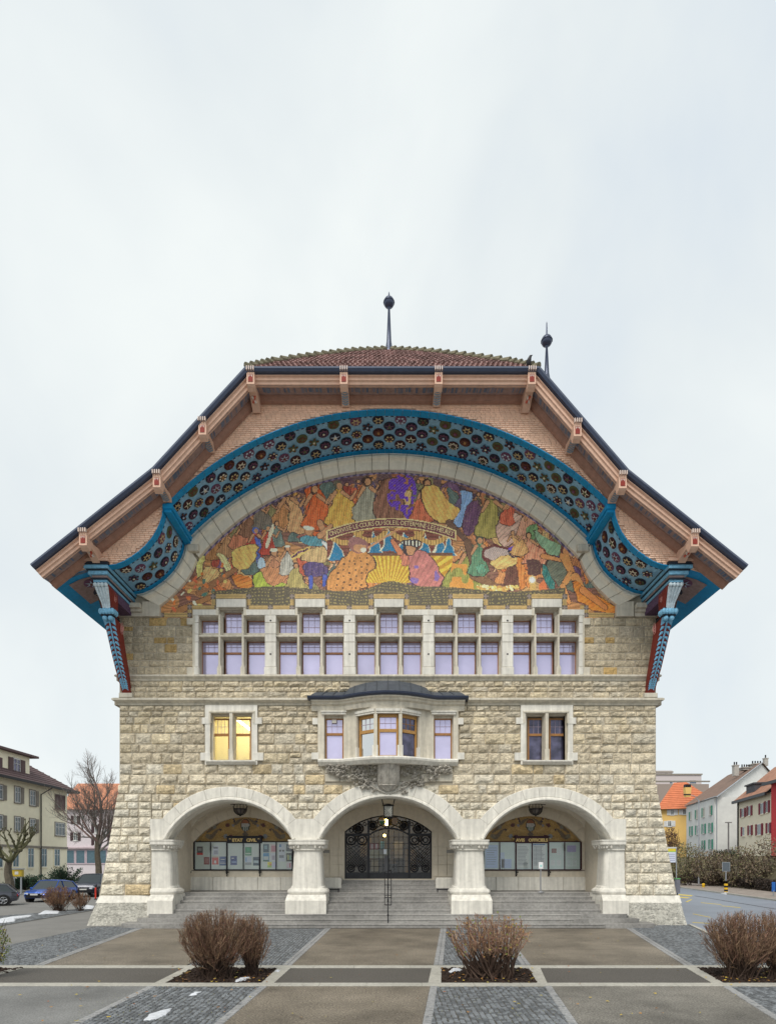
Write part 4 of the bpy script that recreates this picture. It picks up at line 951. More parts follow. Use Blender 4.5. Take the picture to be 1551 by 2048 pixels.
# red curtains in the right window
cu = MB(); 
for px in (1051, 1118):
    x = P(px, 0, .42)[0]
    for k in range(5): cu.tube([(x + .03 + k * .035, .42 + .02 * (k % 2), P(0, 1521, .4)[2]), (x + .03 + k * .03, .42 + .02 * (k % 2), P(0, 1475, .4)[2])], .022, 5)
cu.build('curtain', mat('red_curtain', (.25, .02, .03), .9), TH)
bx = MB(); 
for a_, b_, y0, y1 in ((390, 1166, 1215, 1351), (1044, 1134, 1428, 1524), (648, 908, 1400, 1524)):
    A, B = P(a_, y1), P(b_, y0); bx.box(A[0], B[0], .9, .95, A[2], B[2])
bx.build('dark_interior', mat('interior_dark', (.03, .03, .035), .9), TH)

# --- bay window (canted bow)
BP = [(-3.17, -.14), (-1.72, -.14), (-.60, -.95), (.60, -.95), (1.72, -.14), (3.17, -.14)]
def bow(off, n=24, ext=0.0, smooth=True):
    "plan line of sills and cornices, offset outwards"
    pts = []
    for i in range(n + 1):
        x = lerp(-3.17 - ext, 3.17 + ext, i / n); t = max(0, 1 - (abs(x) / 2.15) ** 2); b = .82 * t ** 1.15 if smooth else 0
        pts.append((x, -.14 - b - off))
    return pts
def z_(py, Y=-.14): return P(0, py, Y)[2]
bayr = MB(); zb, zt = z_(1519), z_(1411)
# masonry with openings: flat sides
def seg_wall(mb, A, B, z0, z1, holes, th=.24, back=True):
    "wall segment in plan from A to B with rectangular holes (u0,u1,za,zb)"
    A = Vector(A); B = Vector(B); d = (B - A); Ln = d.length; d.normalize(); n = Vector((d.y, -d.x)) if d.x > 0 else Vector((-d.y, d.x))
    loops = [[(0, z0), (Ln, z0), (Ln, z1), (0, z1)]] + [[(h[0], h[2]), (h[1], h[2]), (h[1], h[3]), (h[0], h[3])] for h in holes]
    tm = MB(); tm.prism(loops[0], 0, th, loops[1:])
    mb.mesh([(A.x + d.x * v[0] - n.x * v[1], A.y + d.y * v[0] - n.y * v[1], v[2]) for v in tm.v], tm.f)
    return A, d, n, Ln
BAYG = [(652, 686, 1441, 1519), (868, 903, 1441, 1519)]
zs, zw = z_(1519) , z_(1437)
for (i, name) in ((0, 'l'), (4, 'r')):
    A, B = BP[i], BP[i + 1]
    mb = MB(); c = P((652 + 686) / 2 if i == 0 else (868 + 904) / 2, 0, .1)[0]; u = c - A[0]
    seg_wall(mb, A, B, zs, zt, [(u - .44, u + .44, zs + .001, zw + .15)]); r_ = mb.build('bay_wall', ASH, TH)
    mb = MB(); seg_wall(mb, (A[0], A[1] + .24), (B[0], B[1] + .24), zs, zt, [(u - .40, u + .40, zs + .001, zw + .02)], .25); mb.build('inner_surround', ASH, r_)
    mb = MB(); mb.box(c - .55, c + .55, -.24, -.1, zw + .17, zw + .27); mb.box(c - .58, c + .58, -.29, -.1, zw + .27, zw + .32); mb.build('drip_moulding', ASHW, r_)
    xs = P(636 if i == 0 else 905, 0, -.1)[0]
    for y0, y1, ex in ((1436, 1449, 12), (1505, 1519, 14)):
        mb = MB(); x0 = A[0] if i == 0 else B[0]; mb.bbox(x0 - (.24 if i == 0 else .0) - (ex - 12) * .02, x0 + (.0 if i == 0 else .24) + (ex - 12) * .02, -.155, .1, z_(y1), z_(y0), .01); mb.build('quoin_block', ASHW, r_)
    g0 = (652 if i == 0 else 868); light(g0 + 2, 1440, g0 + 33, 1519, .12, 1469, 3, 2, fw_=.06)
for i in (1, 2, 3):
    A, B = BP[i], BP[i + 1]; Ln = math.dist(A, B)
    e0, e1 = ((.40, .03) if i == 1 else ((.13, .13) if i == 2 else (.03, .40)))
    mb = MB(); A_, d, n, Ln = seg_wall(mb, A, B, zs, zt + .1, [(e0, Ln - e1, zs + .001, z_(1428, -.8))], .14); r_ = mb.build('bay_wall', ASH, TH)
    # window inside the canted opening
    f = MB(); za, zz = zs + .04, z_(1431, -.7); zr = z_(1462, -.7)
    def ub(mb, u0, u1, z0, z1, n0, n1):
        pts = [(A_.x + d.x * u - n.x * k, A_.y + d.y * u - n.y * k) for u, k in ((u0, n0), (u1, n0), (u1, n1), (u0, n1))]
        mb.mesh([(p[0], p[1], z) for z in (z0, z1) for p in pts], [(0, 3, 2, 1), (4, 5, 6, 7), (0, 1, 5, 4), (1, 2, 6, 5), (2, 3, 7, 6), (3, 0, 4, 7)])
    u0, u1 = e0 + .02, Ln - e1 - .02
    ub(f, u0, u0 + .09, za, zz, .15, .24); ub(f, u1 - .09, u1, za, zz, .15, .24); ub(f, u0 + .09, u1 - .09, za - .03, za + .04, .15, .24); ub(f, u0 + .09, u1 - .09, zz - .1, zz, .15, .24); ub(f, u0 + .09, u1 - .09, zr - .07, zr + .07, .13, .23)
    ub(f, u0 - .1, u1 + .1, zz, zz + .5, .16, .3)
    fo_ = f.build('window', mat('golden_oak', (.42, .23, .075), .5, vary=.2, scale=14), TH)
    gm = {1: clear_glass('sky_glass', (.1, .1, .12), .85), 2: GLASS, 3: DGLASS}[i]
    q = MB(); ub(q, u0 + .09, u1 - .09, za + .04, zr - .07, .2, .21); q.build('pane', gm, fo_); q = MB(); ub(q, u0 + .09, u1 - .09, zr + .07, zz - .1, .2, .21); q.build('pane', gm, fo_)
    q = MB(); 
    for k in (1, 2): u = lerp(u0 + .09, u1 - .09, k / 3); ub(q, u - .01, u + .01, zr + .07, zz - .1, .185, .2)
    zq = (zr + .07 + zz - .1) / 2; ub(q, u0 + .09, u1 - .09, zq - .01, zq + .01, .18, .198); q.build('glazing_bar', BAR if i != 3 else WOOD, fo_)
    q = MB(); ub(q, e0 - .06, Ln - e1 + .06, z_(1428, -.8), z_(1424, -.8), -.03, .02); ub(q, e0 - .06, Ln - e1 + .06, z_(1424, -.8), z_(1419, -.8), -.07, .02); q.build('drip_moulding', ASHW, r_)
    for ue in (e0, Ln - e1): q = MB(); ub(q, ue - .06, ue + .03, zs, zs + .5, -.03, .14); q.build('jamb_foot', ASHW, r_)
# sill, cornice and roof of the bay
def bow_solid(prof, ext, mb):
    base = bow(0, 28, ext)
    mb.loft([[(x, y - o, z) for o, z in prof] + [(x, .3, prof[-1][1]), (x, .3, prof[0][1])] for x, y in base])
zs0 = z_(1519)
mb = MB(); bow_solid([(.04, zs0 - .30), (.12, zs0 - .22), (.2, zs0 - .14), (.22, zs0 - .06), (.18, zs0 - .0), (0, zs0 + .005)], -.02, mb); mb.build('bay_sill', ASHW, TH, smooth=False)
zc = z_(1411)
mb = MB(); bow_solid([(.0, zc - .25), (.03, zc - .16), (.05, zc - .04), (.16, zc + .02), (.20, zc + .10), (.28, zc + .13), (.28, zc + .19)], .28, mb); mb.build('bay_cornice', ASH, TH)
mb = MB(); bow_solid([(.26, zc + .192), (.36, zc + .21), (.42, zc + .26), (.44, zc + .33), (.36, zc + .36), (.2, zc + .37)], .42, mb); mb.build('bay_gutter', GUT, TH)
base = bow(0, 28, .35); mb = MB(); rings = []
for x, y in base:
    h = .30 + .50 * max(0, 1 - (x / 2.05) ** 2) ** .8; yy = y - .18
    rings.append([(x * (1 - .10 * t * (abs(x) > 2)), lerp(yy, .05, t), zc + .35 + h * math.sin(t * math.pi / 2) ** .9) for t in (0, .15, .35, .6, .8, 1)])
mb.loft(rings, False); br_ = mb.build('bay_roof', SLATE, TH)
for k in range(2, 27, 2):
    mb = MB(); mb.tube([Vector(p) + Vector((0, -.01, .01)) for p in rings[k]], .022, 4); mb.build('roof_seam', SLATE, br_)
# small lamp box on the left light
mb = MB(); pbox(mb, 664, 1439, 673, 1446, .0, .1, .01); mb.build('floodlight', ASHW, TH)
# below the bay: smooth blocks, shield and foliage relief
for y0, y1, cuts in ((1531, 1547, (650, 690, 740, 815, 868, 905)), (1547, 1563.5, (650, 680, 716, 760, 795, 840, 872, 905))):
    for a, b in zip(cuts, cuts[1:]): mb = MB(); pbox(mb, a + .4, y0 + .4, b - .4, y1 - .4, -.07, .1, .012); mb.build('ashlar_block', ASH, fw)
STAIN = mat('weathered_carving', (.46, .43, .38), .9, vary=.25, scale=8, bump=.5, bscale=20, streak=.35)
mb = MB(); X0 = P(777, 0)[0]; zt_, zb_s = P(0, 1527, -.6)[2], P(0, 1583, -.2)[2]; rings = []
for t in (0, .06, .2, .45, .62, .78, .9, 1.0):
    z = lerp(zt_, zb_s, t); hw = .5 * (1 if t < .62 else math.sqrt(max(0.01, 1 - ((t - .62) / .38) ** 1.6))) + .02; d_ = lerp(.80, .22, t ** 1.2)
    rings.append([(X0 + hw * math.sin(a) * 1.0, -.1 - d_ * math.cos(a) ** .5 if abs(a) < 1.56 else -.1, z) for a in [(-1.57 + 3.14 * k / 12) for k in range(13)]])
mb.loft(rings, False); sh_ = mb.build('carved_shield', STAIN, TH, smooth=False)
for k in (3, 6, 9): q = MB(); q.tube([Vector(r[k]) + Vector((0, -.01, 0)) for r in rings], .028, 4); q.build('shield_rib', STAIN, sh_)
q = MB()
for k in range(12): q.tube([Vector(rings[5][k]) + Vector((0, -.02, 0)), Vector(rings[5][k + 1]) + Vector((0, -.02, 0))], .03, 4)
for k in range(12): q.tube([Vector(rings[4][k]) + Vector((0, -.02, .1)), Vector(rings[4][k + 1]) + Vector((0, -.02, .1))], .02, 4)
q.build('shield_band', STAIN, sh_)
rl = random.Random(21); q = MB()
def leaf(mb, c, r, a, tilt, dep=.06):
    pts = []
    for k in range(10):
        t = 2 * math.pi * k / 10; rr_ = r * (1 if k % 2 == 0 else .62); pts.append((c[0] + rr_ * math.cos(t + a), c[1] - dep * .2 + .02 * math.cos(t), c[2] + rr_ * math.sin(t + a)))
    n = len(mb.v); mb.v += [(c[0], c[1] - dep * (1.2 + tilt), c[2])] + pts
    for k in range(10): mb.f.append((n, n + 1 + k, n + 1 + (k + 1) % 10)); mb.c.append(None); mb.m.append(0)
for s in (-1, 1):
    for k in range(150):
        t = rl.random(); u = rl.random()
        px = 777 + s * lerp(24, 124, t); ylo = 1533 + (46 * (1 - t) ** 1.3 + 14) ; py = lerp(1529, ylo, u)
        if t > .45 and rl.random() < (t - .4): py = min(py, 1545)
        leaf(q, P(px, py, -.12 - .25 * (1 - t) * (1 - u) - rl.random() * .1), rl.uniform(.05, .12), rl.random() * 6, rl.random(), .09)
    for k in range(14): q.ball(P(777 + s * rl.uniform(30, 95), rl.uniform(1531, 1553), -.25), rl.uniform(.03, .06), 5)
q.build('carved_foliage', STAIN, TH, kind='stuff')
q = MB()
for s in (-1, 1):
    q.tube([P(777 + s * a, b, -.22) for a, b in ((62, 1545), (48, 1556), (36, 1572), (18, 1581), (2, 1588))], [.05, .05, .045, .04, .03], 6); q.tube([P(777 + s * a, b, -.3) for a, b in ((58, 1556), (40, 1562), (27, 1566))], .025, 5)
q.build('carved_stem', STAIN, TH)

# ================================================================== arcade
for ai_, (cx, cy, ri, ro) in enumerate(ARCH):
    dx = math.sqrt(ri * ri - (cy - SPRING) ** 2); a0 = math.acos(dx / ri); xo = math.sqrt(ro * ro - (cy - 1638) ** 2)
    ao = math.acos(xo / ro); n = 9
    base = None
    ring = lambda r, a, Y: (lambda q: (q[0], q[1], q[2]))((P(cx + r * math.cos(a), cy - r * math.sin(a), 0)[0], Y, P(cx, cy - r * math.sin(a), 0)[2]))
    mb = MB(); am = 28; rm_ = ri + 8.5
    # moulding along the inner edge + soffit
    prof = [(rm_, -.13), (rm_ - 2, -.20), (ri + 3, -.22), (ri + 1, -.17), (ri + .8, -.1), (ri - 1.0, -.02), (ri - 1.0, .05), (ri, .1), (ri, .95), (rm_, .95)]
    mb.loft([[ring(r, lerp(a0, math.pi - a0, k / am), Y) for r, Y in prof] for k in range(am + 1)])
    base = mb.build('arch_moulding', ASHW, TH)
    for k in range(n):
        A0 = lerp(ao, math.pi - ao, k / n); A1 = lerp(ao, math.pi - ao, (k + 1) / n); g = .0018
        mb = MB(); ss = [lerp(A0 + g, A1 - g, j / 4) for j in range(5)]
        mb.loft([[ring(rm_ - .3, a, -.14), ring(rm_ + 1, a, -.155), ring(ro - 1, a, -.155), ring(ro, a, -.14), ring(ro, a, .1), ring(rm_ - .3, a, .1)] for a in ss]); mb.build('voussoir', ASHW, base)
# pier blocks above the capitals
piers = [(303, 337.5, 303, 326), (582.5, 644.5, 592, 633), (909.5, 971, 921, 962), (1214.5, 1249, 1229, 1249)]
for k, (a, b, c, d) in enumerate(piers):
    mb = MB(); f = []
    pts = [XZ(a, 1680), XZ(b, 1680), XZ(b, 1666)]
    z1 = 1638
    def side(ak, sg, m=7):
        cx_, cy_, ri_, ro_ = ARCH[ak]; rr_ = ri_ + 7.5; xo_ = math.sqrt(ro_ ** 2 - (cy_ - 1638) ** 2); s1 = math.asin((cy_ - 1638) / ro_); s0 = math.asin((cy_ - 1680) / rr_)
        return [(cx_ + sg * (ri_ * math.cos(math.asin((cy_ - 1680) / ri_)) + .5), 1680)] + [(cx_ + sg * rr_ * math.cos(lerp(s0, s1, t / m)), cy_ - rr_ * math.sin(lerp(s0, s1, t / m))) for t in range(1, m + 1)] + [(cx_ + sg * xo_, 1638)]
    if k == 0: outline = [(303, 1638), (303, 1680)] + side(0, -1)
    elif k == 1: outline = side(0, 1)[::-1] + side(1, -1)
    elif k == 2: outline = side(1, 1)[::-1] + side(2, -1)
    else: outline = side(2, 1)[::-1] + [(1249, 1680), (1249, 1638)]
    mb.prism([XZ(x, y) for x, y in outline], -.15, .94); mb.build('pier_block', ASHW, TH)
# columns: capital, shaft, base, plinth
def srect(cx, cy, hx, hy, z, n=24, p=5):
    o = []
    for k in range(n):
        t = 2 * math.pi * k / n; c, s = math.cos(t), math.sin(t); o.append((cx + hx * math.copysign(abs(c) ** (2 / p), c), cy + hy * math.copysign(abs(s) ** (2 / p), s), z))
    return o
for k, (xa, xb) in enumerate(((303, 343), (585, 644), (911, 970), (1208, 1249))):
    X0, X1 = P(xa, 0, -.2)[0], P(xb, 0, -.2)[0]
    def clipx(mb, k=k, L0=X0 + .01, L1=X1 - .01):
        if k == 0: mb.v = [(max(v[0], L0), v[1], v[2]) for v in mb.v]
        if k == 3: mb.v = [(min(v[0], L1), v[1], v[2]) for v in mb.v]
        return mb
    if k == 0: X0 -= .35
    if k == 3: X1 += .35
    cx, hx = (X0 + X1) / 2, (X1 - X0) / 2; cyy, hy = .36, .56
    zf = lambda y: P(0, y, -.2)[2]
    root = MB(); rings = [srect(cx, cyy, hx * w_, hy * w_, zf(y)) for y, w_ in ((1776, 1.09), (1768, 1.065), (1745, 1.03), (1720, .985), (1700, .95), (1699, .95))]
    root.loft(rings); col = clipx(root).build('column', ASHW, TH)
    mb = MB(); mb.loft([srect(cx, cyy, hx * w_ + e_, hy + e_, zf(y)) for y, w_, e_ in ((1789, 1.12, .10), (1787, 1.12, .17), (1783, 1.12, .19), (1779, 1.12, .14), (1776.5, 1.1, .05), (1774, 1.09, .04), (1771, 1.07, .0))]); clipx(mb).build('column_base', ASHW, col, smooth=False)
    mb = MB(); mb.loft([srect(cx, cyy, hx + e_, hy + e_, zf(y), p=9) for y, e_ in ((1690, .17), (1689, .19), (1683, .19), (1682, .21), (1679.5, .21), (1679.3, .1))]); mb.loft([srect(cx, cyy, hx * .95 + e_, hy + e_, zf(y)) for y, e_ in ((1702, .0), (1700, .05), (1698, .03), (1694, .08), (1689, .14))]); clipx(mb).build('capital', ASHW, col)
    mb = MB()
    for j in range(40):
        t = 2 * math.pi * j / 40; p = srect(cx, cyy, hx + .13, hy + .1, 0, 40)[j]
        if (k == 0 and p[0] < X0 + .4) or (k == 3 and p[0] > X1 - .4): continue
        if p[1] < .8: mb.ball((p[0], p[1], zf(1691.5) + .02 * math.sin(j * 3)), .065, 5, sz=1.1)
        if p[1] < .8 and j % 2: mb.ball((p[0], p[1] - .02, zf(1695)), .05, 5, sz=1.3)
    mb.build('capital_carving', mat('carved_limestone', (.60, .57, .51), .9, vary=.2, scale=10, bump=.4, bscale=25), col)
    mb = MB(); e = .24; zt, zb2 = P(0, 1789, -.35)[2], P(0, 1821, -.72)[2] - .02
    Xa, Xb = (X0 + .36 if k == 0 else X0 - e), (X1 - .36 if k == 3 else X1 + e)
    mb.loft([[(Xa + e0, -.42 - o, z), (Xb - e0, -.42 - o, z), (Xb - e0, 1.1, z), (Xa + e0, 1.1, z)] for z, o, e0 in ((zb2 - .2, .28, .0), (zb2 + .45, .28, 0), (zt - .12, .1, .02), (zt, .0, .05))]); mb.build('column_plinth', ASHW, col)
# ---- steps: eight risers, each of several granite slabs
st = MB(); st.box(-10.6, 10.6, -.3, 3.2, -.05, .9); stair = st.build('staircase', STEP, TH)
rs3 = random.Random(6)
for k in range(8):
    yf = -1.75 + .407 * k; z1 = .17 * (k + 1); z0 = z1 - .17
    ext = [11.45, 10.95, 10.6, 10.2, 9.95, 9.9, 9.8, 9.75][k]; e2 = ext * .995
    n = 9; xs = [-ext] + sorted(-ext + 2 * ext * (i + rs3.uniform(-.25, .25)) / n for i in range(1, n)) + [ext]
    yb = yf + .46 if k < 7 else 3.0
    for a, b in zip(xs, xs[1:]):
        mb = MB(); r = .022; dz_ = rs3.uniform(-.004, .004)
        g = .004
        if k < 3 and (a == xs[0] or b == xs[-1]):   # rounded ends
            s = -1 if a == xs[0] else 1; inner_ = b if s < 0 else a; tip = a if s < 0 else b
            pl = [(inner_, yf), (tip - s * .35, yf)] + [(tip - s * .35 + s * .35 * math.sin(t * math.pi / 12), yf + .35 - .35 * math.cos(t * math.pi / 12)) for t in range(1, 7)] + [(tip, .6), (inner_, .6)]
            mb.prism(pl, z0 - .03, z1 + dz_, ax=2)
        else:
            mb.loft([[(x, yb, z0), (x, yf + .02, z0), (x, yf + .02, z1 - .06), (x, yf, z1 - .05), (x, yf, z1 - r + dz_), (x, yf + r, z1 + dz_), (x, yb, z1 + dz_)] for x in (a + g, b - g)])
        mb.build('step_slab', STEP, stair)
# ---- door steps (three) and side blocks
dx0 = P(777, 0, 2)[0]
for k, (yf, hw) in enumerate(((1.75, 3.15), (2.1, 2.75), (2.45, 2.5))):
    mb = MB(); z0 = 1.36 + .18 * k; mb.loft([[(x, 3.2, z0), (x, yf + .015, z0), (x, yf + .015, z0 + .12), (x, yf, z0 + .13), (x, yf, z0 + .165), (x, yf + .015, z0 + .18), (x, 3.2, z0 + .18)] for x in (dx0 - hw, dx0 + hw)]); mb.build('door_step', STEP, stair)
# ---- loggia walls
YB = 2.86
mb = MB()
zbk = lambda py: P(0, py, YB)[2]
# back wall plate with lunette openings and door opening
def lun(cx, rx, apex, spring, ybot):
    h = spring - apex; Rr = (rx * rx + h * h) / (2 * h); return [(cx - rx, ybot)] + circ(cx, apex + Rr, Rr, cx - rx, cx + rx, 16) + [(cx + rx, ybot)]
LU = [lun(490, 101, 1634, 1684, 1740), lun(1062, 101, 1632, 1684, 1740)]
dn = lun(776.5, 87, 1630, 1663, 1757.5)
bw = [(-10.8, zbk(1783)), (10.8, zbk(1783)), (10.8, 6.5), (-10.8, 6.5)]
mb.prism(bw, YB, YB + .45, [[XZ(a, b, YB) for a, b in l] for l in LU + [dn]]); lb = mb.build('loggia_back_wall', LOGG, TH)
for i, l in enumerate(LU):      # recess panel behind board and mosaic lunette
    mb = MB(); q = [XZ(a, b, YB) for a, b in l]; mb.prism(q, YB + .16, YB + .2)
    x0 = min(p[0] for p in q); x1 = max(p[0] for p in q)
    mb.build('recess_panel', LOGG, lb)
    cx = (x0 + x1) / 2; cz = zbk(1684); r_ = random.Random(5 + i); mb = MB(); st_ = .045; top = max(p[1] for p in q)
    rr_ = np.random.RandomState(4)
    nx = int((x1 - x0) / st_); nzz = int((top - cz) / st_) + 1
    for a in range(nx):
        for b in range(nzz):
            x = x0 + (a + .5) * st_; z = cz + (b + .5) * st_
            if not inpoly(x, z, q): continue
            u = abs(x - cx); v = z - cz
            s_ = math.sin(u * 6 + 2.2 * math.sin(v * 5 + u * 2)) * math.cos(v * 8 + 1.5 * math.sin(u * 4)); c = (.38, .235, .075) if s_ > -.35 else (.15, .11, .07)
            if s_ > .75: c = (.46, .30, .11)
            for fx, fz, fr, fc in ((.75, .25, .13, (.12, .03, .03)), (1.0, .30, .11, (.22, .24, .26)), (.9, .85, .10, (.10, .03, .03)), (.62, .84, .07, (.22, .22, .24)), (.55, 1.05, .06, (.05, .04, .05)), (1.25, .62, .06, (.07, .04, .04)), (1.55, .75, .1, (.20, .19, .16)), (.6, 1.18, .05, (.06, .04, .05)), (1.9, .3, .12, (.2, .17, .12))):
                if (u - fx) ** 2 + (v - fz) ** 2 < fr * fr: c = fc
            if u / .24 < 1 and abs(v - .85) < .34 and (u / .24) ** 2 + ((v - .85) / .34) ** 2 < 1:
                c = (.07, .05, .04) if (u / .19) ** 2 + ((v - .85) / .29) ** 2 > 1 else ((.42, .40, .37) if v > .78 and v < .96 else ((.28, .10, .04) if v > .96 else ((.06, .11, .08) if u > .1 or int(a) % 2 else (.42, .42, .40))))
            k = r_.uniform(.85, 1.15); mb.box(x - st_ * .48, x + st_ * .48, YB + .13 + r_.random() * .008, YB + .165, z - st_ * .48, z + st_ * .48, tuple(q_ * k for q_ in c))
    mb.build('lunette_mosaic', MOSAIC, lb, kind='stuff')
    for k in range(11):          # arch stones round the lunette
        pts = l[1:-1]; n = len(pts) - 1
        cxp, ap = (490, 1634) if i == 0 else (1062, 1632); h = 1684 - ap; Rr = (101 * 101 + h * h) / (2 * h); a0 = math.asin((Rr - h) / Rr)
        A0, A1 = lerp(a0, math.pi - a0, k / 11) + .002, lerp(a0, math.pi - a0, (k + 1) / 11) - .002
        mb = MB(); mb.loft([[P(cxp + r * math.cos(a), ap + Rr - r * math.sin(a), YB)[0:1] + (Y, P(0, ap + Rr - r * math.sin(a), YB)[2]) for r, Y in ((Rr + .3, YB - .05), (Rr + 17, YB - .05), (Rr + 17, YB + .02), (Rr + .3, YB + .02))] for a in [lerp(A0, A1, j / 3) for j in range(4)]]); mb.build('lunette_voussoir', LOGG, lb)
# ashlar on the loggia back wall (visible strips), joints between
for (a, b) in ((345, 389), (591, 640), (913, 961), (1163, 1212)):
    ys = [1684, 1697, 1714, 1731, 1752]; r_ = random.Random(int(a))
    for y0, y1 in zip(ys, ys[1:]):
        m_ = lerp(a, b, r_.choice([.35, .55, .7])); 
        for u, v in ((a, m_), (m_, b)): mb = MB(); pbox(mb, u + .25, y0 + .25, v - .25, y1 - .25, YB - .025, YB + .02, .006, Yp=YB); mb.build('ashlar_block', LOGG, lb)
# dado of pale slabs
for a, b in ((-9.9, -3.1), (3.15, 9.9)):
    n = 6
    for k in range(n): mb = MB(); mb.bbox(lerp(a, b, k / n) + .006, lerp(a, b, (k + 1) / n) - .006, YB - .12, YB + .02, 1.37, zbk(1754), .015); mb.build('dado_slab', ASHW, lb)
for s in (-1, 1):   # blocks beside the door steps
    mb = MB(); a, b = sorted((dx0 + s * 2.3, dx0 + s * 3.12)); z = P(0, 1755, 2.3)[2]; mb.loft([[(a + e_, 2.0 + e_, zz), (b - e_, 2.0 + e_, zz), (b - e_, 2.95, zz), (a + e_, 2.95, zz)] for zz, e_ in ((1.37, 0), (z - .08, 0), (z, .05))]); mb.build('door_cheek', ASHW, lb)
# door reveal arch stones
for k in range(13):
    cxp, ap = 776.5, 1630; h = 33; rx = 87; Rr = (rx * rx + h * h) / (2 * h); a0 = math.asin((Rr - h) / Rr)
    A0, A1 = lerp(a0 - .0, math.pi - a0, k / 13) + .0015, lerp(a0, math.pi - a0, (k + 1) / 13) - .0015
    mb = MB(); mb.loft([[P(cxp + r * math.cos(a), ap + Rr - r * math.sin(a), YB)[0:1] + (Y, P(0, ap + Rr - r * math.sin(a), YB)[2]) for r, Y in ((Rr + .2, YB - .04), (Rr + 26, YB - .04), (Rr + 26, YB + .02), (Rr + .2, YB + .02))] for a in [lerp(A0, A1, j / 3) for j in range(4)]]); mb.build('door_voussoir', LOGG, lb)
for s in (-1, 1):
    for j, (y0, y1) in enumerate(((1664, 1694), (1694, 1711), (1711, 1729), (1729, 1753))):
        for (a, b) in ((88, 99), (99.5, 117), (117.5, 134)):
            if j == 0 and a > 99: continue
            mb = MB(); x0, x1 = sorted((776.5 + s * a, 776.5 + s * b)); pbox(mb, x0 + .2, y0 + .25, x1 - .2, y1 - .25, YB - .04, YB + .02, .006, Yp=YB); mb.build('ashlar_block', LOGG, lb)
# vaults: groined ceiling over each bay, lateral walls at the ends
vb = MB()
bays = [(-10.75, -3.95, P(460, 0)[0], 122 / 44), (-3.95, 3.95, P(777, 0)[0], 135 / 44), (3.95, 10.75, P(1092, 0)[0], 122 / 44)]
for b0, b1, cxx, hw in bays:
    nx, ny = 48, 14; v = []
    for j in range(ny + 1):
        y = lerp(.9, YB, j / ny)
        for i in range(nx + 1):
            x = lerp(b0, b1, i / nx)
            ap = 5.62 if hw < 2.9 else 5.74; sp = 3.85; Rv = (hw * 1.02) ** 2; hh = ap - sp
            t = abs(x - cxx) / (hw * 1.04); za = sp + hh * math.sqrt(max(0, 1 - t * t)) if t < 1 else sp
            u = abs(y - 1.88) / .99; zb = 3.85 + 1.65 * math.sqrt(max(0, 1 - u * u)) if u < 1 else 3.85
            v.append((x, y, max(za, zb)))
    vb.mesh(v, [(j * (nx + 1) + i, j * (nx + 1) + i + 1, (j + 1) * (nx + 1) + i + 1, (j + 1) * (nx + 1) + i) for j in range(ny) for i in range(nx)])
vb.build('vault', SOFF, lb)
mb = MB(); mb.box(-10.9, 10.9, .5, 3.2, 6.0, 6.2)
for s in (-1, 1): a, b = sorted((s * 9.85, s * 10.8)); mb.box(a, b, .9, 3.2, 1.3, 6)
mb.build('loggia_end_wall', LOGG, lb)

# ---- entrance door
DR = MB(); YD = YB + .12
def dz(py): return P(0, py, YD)[2]
def dxx(px): return P(px, 0, YD)[0]
lo = [XZ(a, b, YD) for a, b in lun(776.5, 87, 1630, 1663, 1757.5)]; li = [XZ(a, b, YD) for a, b in lun(776.5, 84.5, 1632.5, 1664, 1756)]
DR.prism(lo, YD - .05, YD + .05, [li])
for a, b in ((735, 739.5), (816, 820.5), (775.6, 778.4)): DR.box(dxx(a), dxx(b), YD - .06, YD + .05, dz(1757), dz(1641 if a < 740 or a > 800 else 1633))
DR.box(dxx(691), dxx(737), YD - .055, YD + .045, dz(1672), dz(1667)); DR.box(dxx(818), dxx(862), YD - .055, YD + .045, dz(1672), dz(1667))
aa = circ(778, 1722, 66, 739, 817, 10); DR.loft([[(P(x, y, YD)[0], Y, P(x, y + o, YD)[2]) for Y, o in ((YD - .05, 2.2), (YD - .05, -1.2), (YD + .04, -1.2), (YD + .04, 2.2))] for x, y in aa])
door = DR.build('entrance_door', IRON, TH)
mb = MB(); 
for a, b in ((692, 735), (739.5, 775.6), (778.4, 816), (820.5, 862)): mb.bbox(dxx(a), dxx(b), YD - .035, YD + .03, dz(1756.5), dz(1745), .012)
mb.build('kick_panel', mat('painted_iron_panel', (.035, .037, .042), .45, vary=.2, scale=6), door)
mb = MB()
for k in range(1, 4):
    for a, b in ((739.5, 775.6), (778.4, 816)): x = lerp(dxx(a), dxx(b), k / 4); mb.box(x - .012, x + .012, YD - .02, YD + .01, dz(1745), dz(1662))
for k, y in enumerate((1674, 1687, 1698, 1710, 1722, 1733)): mb.box(dxx(739.5), dxx(816), YD - .018, YD + .008, dz(y) - .011, dz(y) + .011)
mb.build('door_glazing_bar', IRON, door)
def ringm(mb, px, py, r, th=.02, n=16, seg=(0, 1)):
    c = P(px, py, YD - .03); mb.tube([(c[0] + r * math.cos(2 * math.pi * lerp(seg[0], seg[1], k / n)), c[1], c[2] + r * math.sin(2 * math.pi * lerp(seg[0], seg[1], k / n))) for k in range(n + 1)], th, 4)
